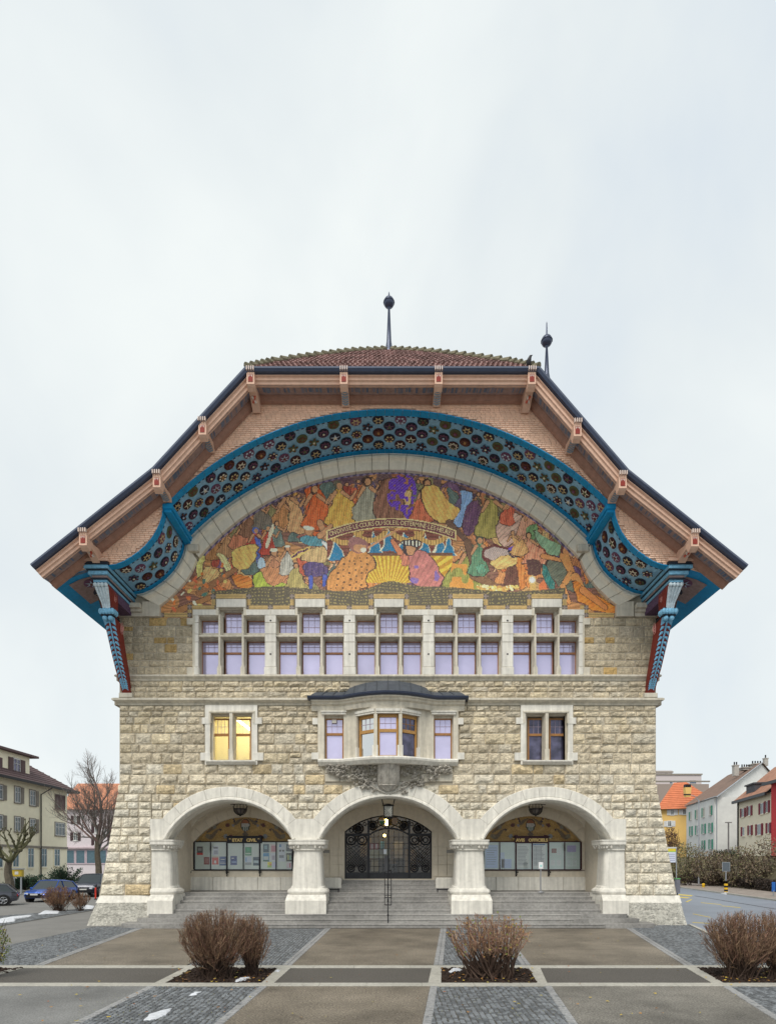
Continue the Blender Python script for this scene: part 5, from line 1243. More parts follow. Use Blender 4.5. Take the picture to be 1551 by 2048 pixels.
for s in (-1, 1):
    c0 = 776.5 + s * 63.5
    mb = MB()
    for k in range(9):
        for dr in (-1, 1):
            y0 = 1688 + k * 5.5; a = P(c0 - 19 * dr, y0, YD - .02); b = P(c0 + 19 * dr, y0 + 38, YD - .02)
            t1 = min(1, (1734 - y0) / 38)
            if t1 > .1: mb.tube([a, tuple(lerp(a[i], b[i], t1) for i in range(3))], .018, 4)
    for k in range(3):
        for dr in (-1, 1): a = P(c0 - 19 * dr + dr * 6.5 * (k + 1), 1688, YD - .02); b = P(c0 + 19 * dr, 1688 + 38 - 13 * (k + 1), YD - .02); mb.tube([a, b], .012, 4)
    for xx in (-11, 11): ringm(mb, c0 + xx, 1680, .24, .035); ringm(mb, c0 + xx, 1680, .12, .03); ringm(mb, c0 + xx, 1737, .17, .035); ringm(mb, c0 + xx, 1737, .07, .03)
    ringm(mb, c0, 1678, .12); mb.box(dxx(c0 - 21), dxx(c0 - 20), YD - .04, YD, dz(1745), dz(1671)); mb.box(dxx(c0 + 20), dxx(c0 + 21), YD - .04, YD, dz(1745), dz(1671))
    mb.build('iron_grille', IRON, door)
    mb = MB(); ringm(mb, 776.5 + s * 31, 1651, .22, .035); ringm(mb, 776.5 + s * 31, 1651, .12, .05); ringm(mb, 776.5 + s * 38, 1640, .09, .02); ringm(mb, 776.5 + s * 22, 1643, .07, .02)
    ringm(mb, 776.5 + s * 60, 1657, .24, .04); ringm(mb, 776.5 + s * 60, 1657, .13, .05); ringm(mb, 776.5 + s * 74, 1661, .09, .025); ringm(mb, 776.5 + s * 47, 1648, .08, .02)
    mb.tube([P(776.5 + s * 5, 1655, YD - .03), P(776.5 + s * 14, 1650, YD - .03), P(776.5 + s * 22, 1655, YD - .03)], .025, 4); ringm(mb, 776.5 + s * 13, 1642, .20, .02)
    c = P(776.5 + s * 31, 1651, YD - .03); mb.ball(c, .08, 6); c = P(776.5 + s * 60, 1657, YD - .03); mb.ball(c, .10, 6)
    mb.build('transom_scroll', IRON, door)
    mb = MB(); cc = [(.05, .14, .07), (.30, .22, .17)][s > 0]; c = P(776.5 + s * 12.5, 1642, YD - .05); pl = [(c[0] - .13, c[2] + .17), (c[0] + .13, c[2] + .17), (c[0] + .13, c[2] - .06), (c[0], c[2] - .2), (c[0] - .13, c[2] - .06)]; mb.prism(pl, YD - .06, YD - .03, col=cc)
    if s < 0: mb.box(c[0] - .13, c[0] + .13, YD - .068, YD - .06, c[2] + .06, c[2] + .17, (.42, .25, .10)); mb.box(c[0] - .13, c[0] + .13, YD - .068, YD - .06, c[2] + .0, c[2] + .05, (.55, .55, .5))
    mb.build('door_crest', PAINTC, door)
mb = MB(); mb.prism(li, YD + .055, YD + .06); mb.build('door_glass', clear_glass('door_glass_sheet', (.80, .80, .80), .05), door)
mb = MB(); mb.box(dxx(769), dxx(775.5), YD - .08, YD - .04, dz(1745), dz(1711), (.12, .12, .13)); mb.box(dxx(766), dxx(773), YD + .0, YD + .01, dz(1708), dz(1698), (.75, .80, .88)); mb.box(dxx(739), dxx(757), YD + .1, YD + .11, dz(1699), dz(1686), (.65, .16, .18))
for k in (0, 1): mb.box(dxx(742 + 9 * k), dxx(746 + 9 * k), YD + .085, YD + .1, dz(1697), dz(1688), (.8, .62, .62))
mb.build('door_notice', FLAT, door)
# hall behind the door
mb = MB(); mb.box(-2.4, 2.5, 5.5, 5.6, 1.8, 5.2, (.20, .15, .10)); mb.box(-2.4, 2.5, 3.35, 5.6, 1.7, 1.88, (.16, .13, .11)); mb.box(-2.5, -2.4, 3.35, 5.6, 1.8, 5.3, (.30, .24, .16)); mb.box(2.5, 2.6, 3.35, 5.6, 1.8, 5.3, (.22, .13, .09)); mb.box(-2.5, 2.6, 3.35, 5.6, 5.2, 5.3, (.35, .32, .28))
mb.box(-1.0, .1, 4.8, 4.82, 3.0, 3.5, (.45, .55, .60)); mb.box(-.4, -.2, 4.6, 4.7, 3.5, 3.9, (.10, .30, .55)); mb.box(.9, 1.5, 5.0, 5.02, 2.2, 3.5, (.35, .24, .12)); mb.box(-.9, -.5, 4.6, 4.7, 2.3, 2.9, (.5, .48, .36)); mb.box(-1.5, -.9, 5, 5.05, 3.1, 4.1, (.42, .30, .15)); mb.box(.3, .8, 5, 5.02, 3.0, 3.9, (.55, .5, .48)); mb.box(-.3, .5, 4.8, 5.2, 1.9, 2.7, (.03, .03, .04))
hall = mb.build('entrance_hall', FLAT, TH)
mb = MB(); mb.ball(P(769, 1671, 4.4), .07, 8); mb.lathe(P(773.5, 1642, YD + .3), [(.05, -.22), (.12, -.15), (.07, 0), (.12, .1), (.05, .2)], 8); mb.build('hall_lamp', mat('warm_glass', (1, .74, .22), .4, vary=0, emit=16.0), hall)

# ---- painted corner consoles
for s in (-1, 1):
    sx = lambda x: x if s < 0 else -x + .02
    # stepped cornice beam running from the wall out to the gable
    X0, X1 = -12.52, -11.34
    root = None
    tiers = [(15.04, 15.14, 0.0, PINK), (14.93, 15.04, .07, mat('navy_paint', (.012, .02, .035), .5)), (14.80, 14.93, .13, SKYB), (14.74, 14.80, .20, MATS['navy_paint']), (14.60, 14.74, .25, SKYB), (14.50, 14.60, .36, MAUVE), (14.44, 14.50, .33, MATS['navy_paint']), (14.34, 14.44, .40, SKYB)]
    for z0, z1, ins, m_ in tiers:
        mb = MB(); a, b = sorted((sx(X0 + ins), sx(X1 - ins * .55))); mb.box(a, b, -2.95 + ins, .02, z0, z1)
        o = mb.build('corner_beam' if root is None else 'beam_moulding', m_, root or TH)
        root = root or o
    mb = MB(); a, b = sorted((sx(X0 + .42), sx(X1 - .25))); mb.box(a, b, -2.3, -.01, 13.95, 14.34); mb.build('beam_underside', mat('purple_carved_paint', (.12, .07, .13), .7, vary=.4, scale=14, bump=.6, bscale=18), root)
    # console body (oxblood sides), blue carved face
    path = [(-.12, 10.42), (-.30, 10.72), (-.75, 11.35), (-1.2, 12.1), (-1.62, 12.85), (-1.82, 13.25)]
    xc = -11.83
    def cons(path, w0, dep, name, m_):
        mb = MB(); mb.loft([[(sx(xc - w_ / 2), y, z), (sx(xc + w_ / 2), y, z), (sx(xc + w_ / 2), y + d_, z - .12), (sx(xc - w_ / 2), y + d_, z - .12)] for (y, z), w_, d_ in zip(path, w0, dep)]); return mb.build(name, m_, root)
    cs = cons(path, [.36, .38, .42, .44, .46, .46], [.2, .3, .5, .6, .7, .75], 'console', RED)
    up = [(-1.95, 13.45), (-2.05, 13.7), (-2.28, 14.0), (-2.42, 14.2), (-2.40, 14.34)]
    cs2 = cons(up, [.46, .42, .5, .52, .5], [.6, .6, .8, .9, .9], 'upper_console', RED)
    mb = MB(); rs4 = random.Random(8)
    face = [(-.13, 10.62), (-.36, 10.95), (-.80, 11.55), (-1.22, 12.25), (-1.62, 12.98), (-1.72, 13.16)]
    fr = []
    for k in range(21):
        t = k / 20 * (len(face) - 1); i = min(int(t), len(face) - 2); u = t - i; y, z = lerp(face[i][0], face[i + 1][0], u), lerp(face[i][1], face[i + 1][1], u)
        fr.append((y, z)); wv = .07 + .10 * t / (len(face) - 1)

        for s_ in (-1, 1): mb.tube([(sx(xc + s_ * .02), y - .05, z + .10), (sx(xc + s_ * wv), y - .10, z + .04), (sx(xc + s_ * (wv + .07)), y - .05, z - .07)], [.05, .065, .018], 5)
    mb.tube([(sx(xc), y - .09, z) for y, z in fr], .035, 5)
    for dx_ in (-.12, .12): mb.ball((sx(xc + dx_), -1.9, 13.12), .11, 8)
    mb.build('acanthus_carving', SKYB, cs)
    mb = MB()
    for dx_ in (-.25, -.125, 0, .125, .25): mb.ball((sx(xc + dx_), -2.02, 13.37), .095, 6, sz=1.4)
    for dy in (.15, .3): mb.ball((sx(xc + .27), -2.02 + dy, 13.37), .095, 6, sz=1.4); mb.ball((sx(xc - .27), -2.02 + dy, 13.37), .095, 6, sz=1.4)
    mb.build('console_ring', SKYB, cs)
    mb = MB(); mb.box(*sorted((sx(xc - .27), sx(xc + .27))), -2.05, -1.4, 13.47, 13.51); mb.box(*sorted((sx(xc - .27), sx(xc + .27))), -2.0, -1.3, 13.2, 13.24); mb.build('console_fillet', MATS['navy_paint'], cs)
    mb = MB()
    for dx_ in (-.16, -.05, .06, .16): mb.tube([(sx(xc + dx_ * w_), y - .05, z) for (y, z), w_ in zip(up[:4], (.7, .8, 1.1, 1.3))], [.05, .06, .075, .08], 6)
    for dx_ in (-.22, -.07, .07, .22): mb.ball((sx(xc + dx_), -2.55, 14.24), .085, 6)
    mb.build('upper_carving', mat('white_blue_paint', (.58, .68, .74), .6, vary=.25, scale=10, bump=.4), cs2)
    for (yc, zc_, r_, nn) in ((-1.35, 12.95, .2, cs), (-2.0, 14.02, .15, cs2)):
        mb = MB(); x = sx(xc + .245); mb.tube([(x + (.0), yc + .25 + r_ * (1 - k / 22) * math.cos(k * .8) * .8, zc_ + r_ * (1 - k / 22) * math.sin(k * .8) * 1.5) for k in range(20)], .018, 4); mb.build('scroll_line', mat('pink_line_paint', (.55, .25, .22), .6), nn)
    mb = MB(); a, b = sorted((sx(-12.1), sx(-11.5))); mb.bbox(a, b, -.28, .1, P(0, 1398)[2] + .0, 10.42, .02); mb.build('console_base', ASH, root)
    mb = MB(); a, b = sorted((sx(-12.3), sx(-12.24))); mb.prism([(.3, 11.6), (-1.0, 13.0), (-1.9, 14.2), (.3, 14.2)], a, b, ax=0); mb.build('painted_web', mat('brown_painted_web', (.10, .06, .045), .8, vary=.5, scale=5), root)

# ================================================================== things in and on the porch
def notice_board(x0p, x1p, hx0, hx1, title, label, dark, label_t, seed):
    Y = YB + .05; r = thing('notice_board', label, 'notice board', P((x0p + x1p) / 2, 1738, Y))
    mb = MB(); frm = mat('black_board_frame', (.015, .014, .02), .45) if dark else mat('maroon_board_frame', (.045, .012, .018), .45)
    X = lambda p: P(p, 0, Y)[0]; Z = lambda p: P(0, p, Y)[2]; n = 6; gap = .05
    hz0, hz1 = Z(1738.5), Z(1684.5)
    mb.box(X(x0p), X(x1p), Y - .12, Y - .02, hz1, hz1 + .05); mb.box(X(x0p), X(x1p), Y - .14, Y - .02, hz0 - .05, hz0)
    for k in range(n + 1): x = lerp(X(x0p), X(x1p), k / n); wd_ = .035 if k in (0, 2, 4, 6) else .022; mb.box(x - wd_, x + wd_, Y - .12, Y - .02, hz0, hz1)
    mb.box(X(x0p) - .2, X(x1p) + .2, Y - .1, Y - .06, hz0 - .07, hz0 - .05)
    mb.build('frame', frm, r)
    mb = MB(); mb.bbox(X(hx0), X(hx1), Y - .15, Y + .04, Z(1686.5), Z(1673.5), .02); mb.box(X(hx0) - .05, X(hx1) + .05, Y - .17, Y + .04, Z(1673.5), Z(1672)); hd = mb.build('header_board', frm, r)
    v, f = text_mesh(title, .21, .012); c = (X(hx0) + X(hx1)) / 2; mb = MB(); mb.mesh([(c + p[0] * 1.05, Y - .155, Z(1683.2) + p[1]) for p in v], f, (.75, .55, .22)); mb.build('header_lettering', FLAT, hd)
    rr_ = random.Random(seed); mb = MB(); mb.box(X(x0p), X(x1p), Y - .045, Y - .02, hz0, hz1); mb.build('backboard', mat('pale_backboard', (.60, .66, .62), .7, vary=.04) if dark else mat('pale_backboard_cyan', (.55, .66, .64), .7, vary=.04), r)
    def poster(a, b, c_, d, col, strips=()):   # px rect
        m = MB(); m.box(X(a), X(c_), Y - .052, Y - .046, Z(d), Z(b), col)
        for (u0, v0, u1, v1, cc) in strips: m.box(lerp(X(a), X(c_), u0), lerp(X(a), X(c_), u1), Y - .056, Y - .0525, lerp(Z(b), Z(d), v1), lerp(Z(b), Z(d), v0), cc)
        m.build('poster', FLAT, r)
    if label_t == 'left':
        W_ = (.7, .7, .68); D_ = (.08, .09, .1)
        poster(395, 1693, 407, 1710, (.10, .10, .11), [(0, .75, 1, 1, (.62, .05, .05)), (.2, .2, .8, .5, (.3, .3, .3))]); poster(409, 1714, 420, 1729, (.30, .10, .11), [(.2, .2, .8, .8, (.42, .22, .2))])
        poster(427, 1692, 438, 1710, (.55, .56, .66), [(.1, .1, .9, .3, D_), (.2, .5, .9, .9, (.3, .32, .4))]); poster(425, 1713, 438, 1729, (.60, .05, .03), [(.35, .5, .65, .85, W_), (.0, .0, 1, .15, (.55, .35, .3))]); poster(440, 1713, 453, 1731, (.02, .07, .24), [(.2, .3, .8, .36, W_), (.1, .6, .8, .64, W_), (.1, .75, .9, .79, W_)])
        poster(462, 1712, 475, 1730, (.02, .05, .22), [(.2, .2, .5, .3, W_), (.2, .6, .9, .75, (.25, .35, .6))]); poster(491, 1694, 504, 1711, (.02, .22, .09), [(.3, .1, .7, .5, (.03, .35, .15)), (.1, .7, .9, .85, (.5, .6, .5))]); poster(491, 1713, 504, 1730, (.52, .58, .68), [(0, .7, 1, 1, (.3, .32, .33)), (.1, .1, .25, .6, (.1, .3, .6))]); poster(507, 1714, 519, 1731, (.02, .06, .10), [(.1, .4, .9, .7, (.4, .5, .55))])
        poster(527, 1688, 539, 1705, (.03, .08, .12), [(.2, .2, .7, .6, (.2, .35, .4))]); poster(541, 1688, 553, 1705, (.62, .52, .52), [(.2, .2, .9, .9, (.55, .2, .25))]); poster(527, 1706, 539, 1723, (.05, .25, .48), [(.1, .4, .9, .8, (.55, .6, .6)), (0, .85, 1, 1, (.05, .12, .05))]); poster(541, 1706, 553, 1723, (.6, .62, .68), [(.3, .3, .8, .8, (.4, .35, .45))]); poster(536, 1724, 544, 1735, (.75, .68, .05), [(0, .6, 1, 1, (.35, .55, .1)), (.5, .3, 1, .6, (.75, .25, .1))]); poster(545, 1724, 552, 1735, (.55, .56, .75))
        poster(558, 1687, 571, 1723, (.56, .6, .68), [(.1, .05, .4, .2, (.05, .2, .45)), (.1, .35, .4, .45, D_), (.55, .35, .85, .45, D_), (.1, .65, .8, .8, (.2, .22, .26))]); poster(573, 1688, 586, 1703, (.03, .04, .05), [(.2, .3, .8, .5, (.3, .3, .35))]); poster(573, 1706, 586, 1723, (.03, .04, .03), [(.2, .2, .4, .8, (.5, .55, .15)), (.5, .3, .8, .8, (.2, .4, .3))]); poster(574, 1725, 586, 1736, (.6, .5, .56), [(.5, .1, .65, .9, (.5, .03, .06))])
    else:
        for i, (a, b, c_, d, col, bars) in enumerate(((970, 1690, 995, 1736, (.36, .48, .72), 8), (1000, 1705, 1008, 1736, (.45, .56, .74), 0), (1002, 1718, 1022, 1736, (.40, .50, .74), 5), (1032, 1687, 1058, 1736, (.60, .64, .62), 14), (1063, 1687, 1090, 1736, (.62, .66, .66), 15), (1133, 1691, 1151, 1704, (.45, .42, .66), 2), (1102, 1697, 1112, 1706, (.22, .08, .06), 0), (1101, 1720, 1109, 1731, (.66, .70, .70), 4), (1112, 1720, 1121, 1731, (.66, .70, .70), 4), (1113, 1696, 1121, 1710, (.62, .68, .68), 4), (1133, 1712, 1152, 1716, (.60, .68, .68), 1), (1133, 1720, 1141, 1733, (.62, .70, .72), 4), (1143, 1720, 1152, 1733, (.62, .70, .72), 4))):
            st_ = [(.12, lerp(.12, .92, k / max(1, bars)), rr_.uniform(.7, .92), lerp(.12, .92, k / max(1, bars)) + .018, (.2, .22, .28)) for k in range(bars)]
            if a == 1063: st_ += [(.03, .02, .97, .07, (.05, .16, .38)), (.32, .12, .34, .9, (.25, .26, .3)), (.66, .12, .68, .9, (.25, .26, .3))]
            poster(a, b, c_, d, col, st_)
    mb = MB(); mb.box(X(x0p), X(x1p), Y - .11, Y - .105, hz0, hz1); mb.build('pane', clear_glass('board_glass' + label_t, (.97, .98, .98), .06), r)
    for k, px in enumerate((x0p - 9, x0p + (x1p - x0p) / 3, x0p + 2 * (x1p - x0p) / 3, x1p + 9)):
        if (label_t == 'left' and k == 3) or (label_t != 'left' and k == 0): continue
        m = MB(); x = X(px); z = hz0 - .06; m.box(x - .03, x + .03, Y - .22, Y - .02, z - .03, z + .02); m.tube([(x, Y - .2, z), (x, Y - .21, z - .12), (x + .03, Y - .16, z - .2), (x, Y - .12, z - .28)], .028, 5); m.tube([(x, Y - .05, z), (x, Y - .05, z - .3)], .02, 4)
        m.ball((x + .08, Y - .15, z - .08), .04, 5); m.build('bracket', IRON, r)
    settle(r)
notice_board(390, 586, 456, 525, '* ETAT   CIVIL *', 'black notice board headed ETAT CIVIL with colourful posters, in left arch', True, 'left', 1)
notice_board(966, 1160, 1028, 1096, '* AVIS   OFFICIELS *', 'maroon notice board headed AVIS OFFICIELS with printed notices, in right arch', False, 'right', 2)
# lanterns
def lantern_c(px, py, Y, label, box):
    r = thing('hanging_lantern', label, 'lantern', P(px, py, Y)); c = P(px, py, Y); mb = MB()
    if box:
        zt, zb = P(0, 1612, Y)[2], P(0, 1634, Y)[2]; h = .20
        for a, b in ((-1, -1), (1, -1), (1, 1), (-1, 1)): mb.tube([(c[0] + a * h, Y + b * h, zt), (c[0] + a * h * .95, Y + b * h * .95, zb)], .022, 4)
        mb.lathe((c[0], Y, 0), [(.30, zt), (.24, zt + .05), (.1, zt + .1)], 8); mb.lathe((c[0], Y, 0), [(.26, zb), (.2, zb - .05), (.04, zb - .12)], 8)
        mb.tube([(c[0] - .22, Y, zt), (c[0] - .30, Y, zt + .35)], .022, 4); mb.tube([(c[0] + .22, Y, zt), (c[0] + .30, Y, zt + .35)], .022, 4); mb.tube([(c[0] - .32, Y, zt + .33), (c[0] + .32, Y, zt + .33)], .015, 4)
        mb.tube([(c[0], Y, zt + .33), (c[0], Y, zt + .6)], .015, 4)
        for k in range(4):
            for d_ in (-1, 1): a0, z0_ = -h + k * h * .5, zb; mb.tube([(c[0] + d_ * a0, Y - h, zb), (c[0] + d_ * min(h, a0 + (zt - zb)), Y - h, zb + min(zt - zb, h - a0))], .008, 3)
            mb.tube([(c[0] - h, Y - h, zb + k * .12), (c[0] + h * .6 - k * .08, Y - h, zt)], .008, 3)
        mb.build('lantern_cage', IRON, r)
        g = MB(); g.box(c[0] - h * .9, c[0] + h * .9, Y - h * .9, Y + h * .9, zb + .02, zt - .02); g.build('lantern_glass', mat('frosted_lamp_glass', (.45, .44, .38), .4, vary=.1), r)
    else:
        z = c[2]; mb.lathe((c[0], Y, 0), [(.33, z + .02), (.34, z), (.30, z - .04), (.33, z + .02)], 14)
        for k in range(10): a = 2 * math.pi * k / 10; mb.tube([(c[0] + .32 * math.cos(a) * math.cos(t * .39), Y + .32 * math.sin(a) * math.cos(t * .39), z - .30 * math.sin(t * .39)) for t in range(5)], .018, 4)
        mb.ball((c[0], Y, z - .31), .05, 6)
        for a in (-1, 1):
            mb.tube([(c[0] + a * .28, Y, z), (c[0] + a * .34, Y, z + .12), (c[0] + a * .26, Y, z + .2), (c[0] + a * .42, Y, z + .24)], .028, 5); mb.ball((c[0] + a * .44, Y, z + .24), .05, 5)
        for a in (-.15, .15, 0): mb.tube([(c[0] + a, Y, z), (c[0] + a, Y, z + .22)], .014, 4)
        mb.tube([(c[0] - .42, Y, z + .24), (c[0] + .42, Y, z + .24)], .014, 4); mb.tube([(c[0], Y, z + .2), (c[0], Y, 5.7)], .018, 4)
        mb.build('lantern_bowl_ribs', IRON, r); g = MB(); g.lathe((c[0], Y, 0), [(.29 * math.cos(t * .3), z - .27 * math.sin(t * .3)) for t in range(6)], 12); g.build('lantern_glass', mat('smoky_lamp_glass', (.14, .12, .11), .15, vary=.4, scale=12, spec=.8), r)
    settle(r)
lantern_c(481, 1618, 1.85, 'black iron bowl lantern hanging under the left arch', False)
lantern_c(1071, 1618, 1.85, 'black iron bowl lantern hanging under the right arch', False)
lantern_c(776.5, 1623, .45, 'square latticed iron lantern hanging in front of the entrance door', True)
# centre handrail
r = thing('stair_handrail', 'narrow black iron handrail running down the middle of the steps', 'handrail', (0, -1.4, .17))
for s in (-1, 1):
    mb = MB(); mb.tube([(s * .14, -1.75, .98), (s * .14, -1.75, 1.16), (s * .15, 1.3, 2.36), (s * .15, 1.5, 2.36)], .02, 6); mb.build('rail', IRON, r)
mb = MB(); mb.tube([(-.14, -1.75, .98), (.14, -1.75, .98)], .02, 5); mb.tube([(-.15, 1.5, 2.36), (.15, 1.5, 2.36)], .018, 5); mb.tube([(-.14, -1.2, 1.36), (.14, -1.2, 1.36)], .014, 5); mb.build('cross_bar', IRON, r)
for y in (-1.45, -.2, 1.3):
    k = int((y + 1.75) / .407); z0 = .17 * (k + 1); zt = 1.16 + (y + 1.75) * 1.2 / 3.05; mb = MB(); mb.tube([(0, y, z0), (0, y, zt - .05)], .022, 6); mb.ball((0, y, z0 + .35), .045, 6); mb.ball((0, y, zt - .1), .04, 6); mb.tube([(-.14, y, zt), (.14, y, zt)], .014, 4); mb.build('post', IRON, r)
settle(r)
for s, lab in ((-1, 'short black iron wall rail left of the entrance steps'), (1, 'short black iron wall rail right of the entrance steps')):
    r = thing('wall_rail', lab, 'handrail', (s * 2.8, 1.6, 1.5)); mb = MB(); x0 = P(776 + s * 127, 0, 1.2)[0]; x1 = P(776 + s * 99, 0, 1.2)[0]; z = P(0, 1779, 1.2)[2]
    mb.tube([(x0, 1.2, z), (x1, 1.2, z)], .03, 6); mb.ball((x1, 1.2, z), .05, 6); mb.build('rail', IRON, r); mb = MB(); mb.tube([(x1, 1.2, z), (x1, 1.2, z - .14)], .025, 5); mb.build('post', IRON, r); settle(r)
# hand-gel stand on the top step, wall box, plaques
r = thing('sign_stand', 'slim metal stand with a small white sign on the top step by the right arch', 'stand', P(1081, 1783, 1.25)); c = P(1081, 1783, 1.25); z = 1.37
mb = MB(); mb.tube([(c[0], 1.25, z), (c[0], 1.25, z + 1.15)], .032, 8); mb.build('pole', mat('brushed_steel', (.42, .42, .44), .35, metal=.8), r)
mb = MB(); mb.lathe((c[0], 1.25, 0), [(.2, z), (.19, z + .03), (.03, z + .04)], 14); mb.build('foot', MATS['brushed_steel'], r)
mb = MB(); mb.bbox(c[0] - .11, c[0] + .11, 1.18, 1.24, z + 1.1, z + 1.42, .02, (.78, .78, .80)); mb.box(c[0] - .05, c[0] + .05, 1.172, 1.18, z + 1.2, z + 1.3, (.35, .65, .62)); mb.build('sign_panel', FLAT, r); settle(r)
r = thing('letter_box', 'tall dark wall box on the far wall beside the right column', 'letter box', P(1200, 1755, 2.6)); mb = MB(); pbox(mb, 1197, 1712, 1210, 1750, 2.55, 2.85, .02); mb.build('box_body', IRON, r); mb = MB(); pbox(mb, 1195, 1709, 1212, 1712, 2.5, 2.85, .01); mb.build('box_lid', IRON, r); settle(r)
for s in (-1, 1): mb = MB(); pbox(mb, 776 + s * 125 - 8, 1700, 776 + s * 125 + 8, 1706, YB - .06, YB - .02, .005); mb.build('plaque', mat('brass_plaque', (.30, .29, .27), .4, metal=.4), lb)
# crow on the roof corner
r = thing('crow', 'black crow perched on the right end of the roof ridge', 'bird', P(1057, 737, -3.5)); c = P(1057, 737, -3.5); mb = MB()
cv = [(0, .02, .06), (0, 0, .16), (.0, -.02, .27), (.02, -.04, .36), (.05, -.07, .43), (.13, -.1, .45)]
mb.loft([[(c[0] + x + rw * math.cos(2 * math.pi * k / 10), c[1] + y + rw * 1.1 * math.sin(2 * math.pi * k / 10), c[2] + z) for k in range(10)] for (x, y, z), rw in zip(cv, (.03, .085, .10, .075, .055, .008))])
mb.build('body', IRON, r, smooth=True); mb = MB(); mb.loft([[(c[0] - .04, c[1] + .02, c[2] + .2), (c[0] + .02, c[1] + .06, c[2] + .2), (c[0] + .0, c[1] + .1, c[2] + .2)], [(c[0] - .09, c[1] + .08, c[2] - .06), (c[0] - .03, c[1] + .1, c[2] - .06), (c[0] - .05, c[1] + .14, c[2] - .06)]]); mb.build('tail', IRON, r)
mb = MB(); mb.tube([(c[0] - .02, c[1], c[2]), (c[0] - .01, c[1], c[2] + .1)], .012, 4); mb.tube([(c[0] + .03, c[1], c[2]), (c[0] + .02, c[1], c[2] + .1)], .012, 4); mb.build('leg', IRON, r); settle(r)
# ================================================================== ground
BASEASPH = mat('grey_asphalt', (.20, .195, .185), .85, vary=.22, scale=70, bump=.35, bscale=90, stain=.2)
BROWN = mat('brown_aggregate', (.20, .172, .135), .62, vary=.85, scale=26, bump=.8, bscale=40, stain=.55)
GREYA = mat('grey_aggregate', (.19, .178, .155), .7, vary=.7, scale=26, bump=.8, bscale=40, stain=.55)
DARKA = mat('dark_asphalt', (.098, .09, .08), .75, vary=.55, scale=28, bump=.4, bscale=70, stain=.14)
ROADA = mat('wet_road_asphalt', (.20, .225, .27), .42, vary=.14, scale=30, bump=.12, bscale=60, stain=.16)
KERB = mat('kerb_stone', (.40, .385, .34), .85, vary=.2, scale=14, bump=.3, bscale=50, stain=.22)
COBB = mat('cobbles', (.14, .15, .16), .6, vary=.3, scale=18, bump=.4, bscale=40, island=.30, stain=.2)
SOIL = mat('dark_soil', (.035, .022, .016), .95, vary=.6, scale=25, bump=1, bscale=25, bdist=.05)
SNOW = mat('old_snow', (.62, .64, .68), .7, vary=.25, stain=.15, scale=8, bump=.6, bscale=14)
gr = MB(); gr.box(-400, 400, -60, 700, -1, -.02); gr.build('ground', BASEASPH, kind='structure')
def gp(name, pts, m, z=0.0, t=.015, **k):
    mb = MB(); mb.prism([G(a, b)[:2] for a, b in pts], z, z - t, ax=2, back=False); return mb.build(name, m, kind='structure')
def ext(a, b, y=2700):   # extend a front line past the frame towards the camera
    k = (y - b[1]) / (b[1] - a[1]); return (b[0] + (b[0] - a[0]) * k, y)
YA, YBk = 1931.8, 1936.4; YC, YD_ = 1966.8, 1972.6
gp('brown_paving', [(285, 1857), (522, 1857), (370, YA), (85, YA)], BROWN)
gp('brown_paving', [(662, 1857), (881, 1857), (867, YA), (582, YA)], BROWN)
gp('brown_paving', [(1003, 1857), (1252, 1857), (1369, YA), (1062, YA)], BROWN)
gp('dark_paving', [(34, YBk), (370, YBk), (309, YC), (-90, YC)], DARKA)
gp('dark_paving', [(582, YBk), (863, YBk), (856, YC), (548, YC)], DARKA)
gp('dark_paving', [(1080, YBk), (1371, YBk), (1423, YC), (1094, YC)], DARKA)
gp('brown_paving', [(535, YD_), (860, YD_), (844, 2048), ext((860, YD_), (844, 2048)), ext((535, YD_), (447, 2048)), (447, 2048)], BROWN)
gp('grey_paving', [(1103, YD_), (1444, YD_), (1547, 2039), ext((1444, YD_), (1547, 2039)), ext((1103, YD_), (1156, 2048)), (1156, 2048)], GREYA)
gp('asphalt_paving', [(-160, YD_), (297, YD_), (142, 2048), ext((297, YD_), (142, 2048)), (-2600, 2700)], mat('pale_asphalt', (.19, .19, .185), .7, vary=.5, scale=28, bump=.4, bscale=70, stain=.4))
COBR = [[(-260, 1931.8), (0, 1893), (190, 1853), (305, 1853), (285, 1857), (85, 1931.8)], [(522, 1857), (662, 1857), (582, YA), (370, YA)], [(881, 1857), (1003, 1857), (1062, YA), (867, YA)], [(1252, 1857), (1252, 1850), (1376, 1850), (1440, 1880), (1551, 1912), (1640, 1931.8), (1369, YA)],
        [(297, YD_), (535, YD_), (447, 2048), ext((535, YD_), (447, 2048), 2300), ext((297, YD_), (142, 2048), 2300), (142, 2048)], [(860, YD_), (1103, YD_), (1156, 2048), ext((1103, YD_), (1156, 2048), 2300), ext((860, YD_), (844, 2048), 2300), (844, 2048)], [(1444, YD_), (1760, YD_), (1900, 2300), ext((1444, YD_), (1547, 2039), 2300)],
        [(-60, 1836), (70, 1826), (130, 1822), (165, 1815), (190, 1820), (60, 1842), (-60, 1862)]]
rc = random.Random(12)
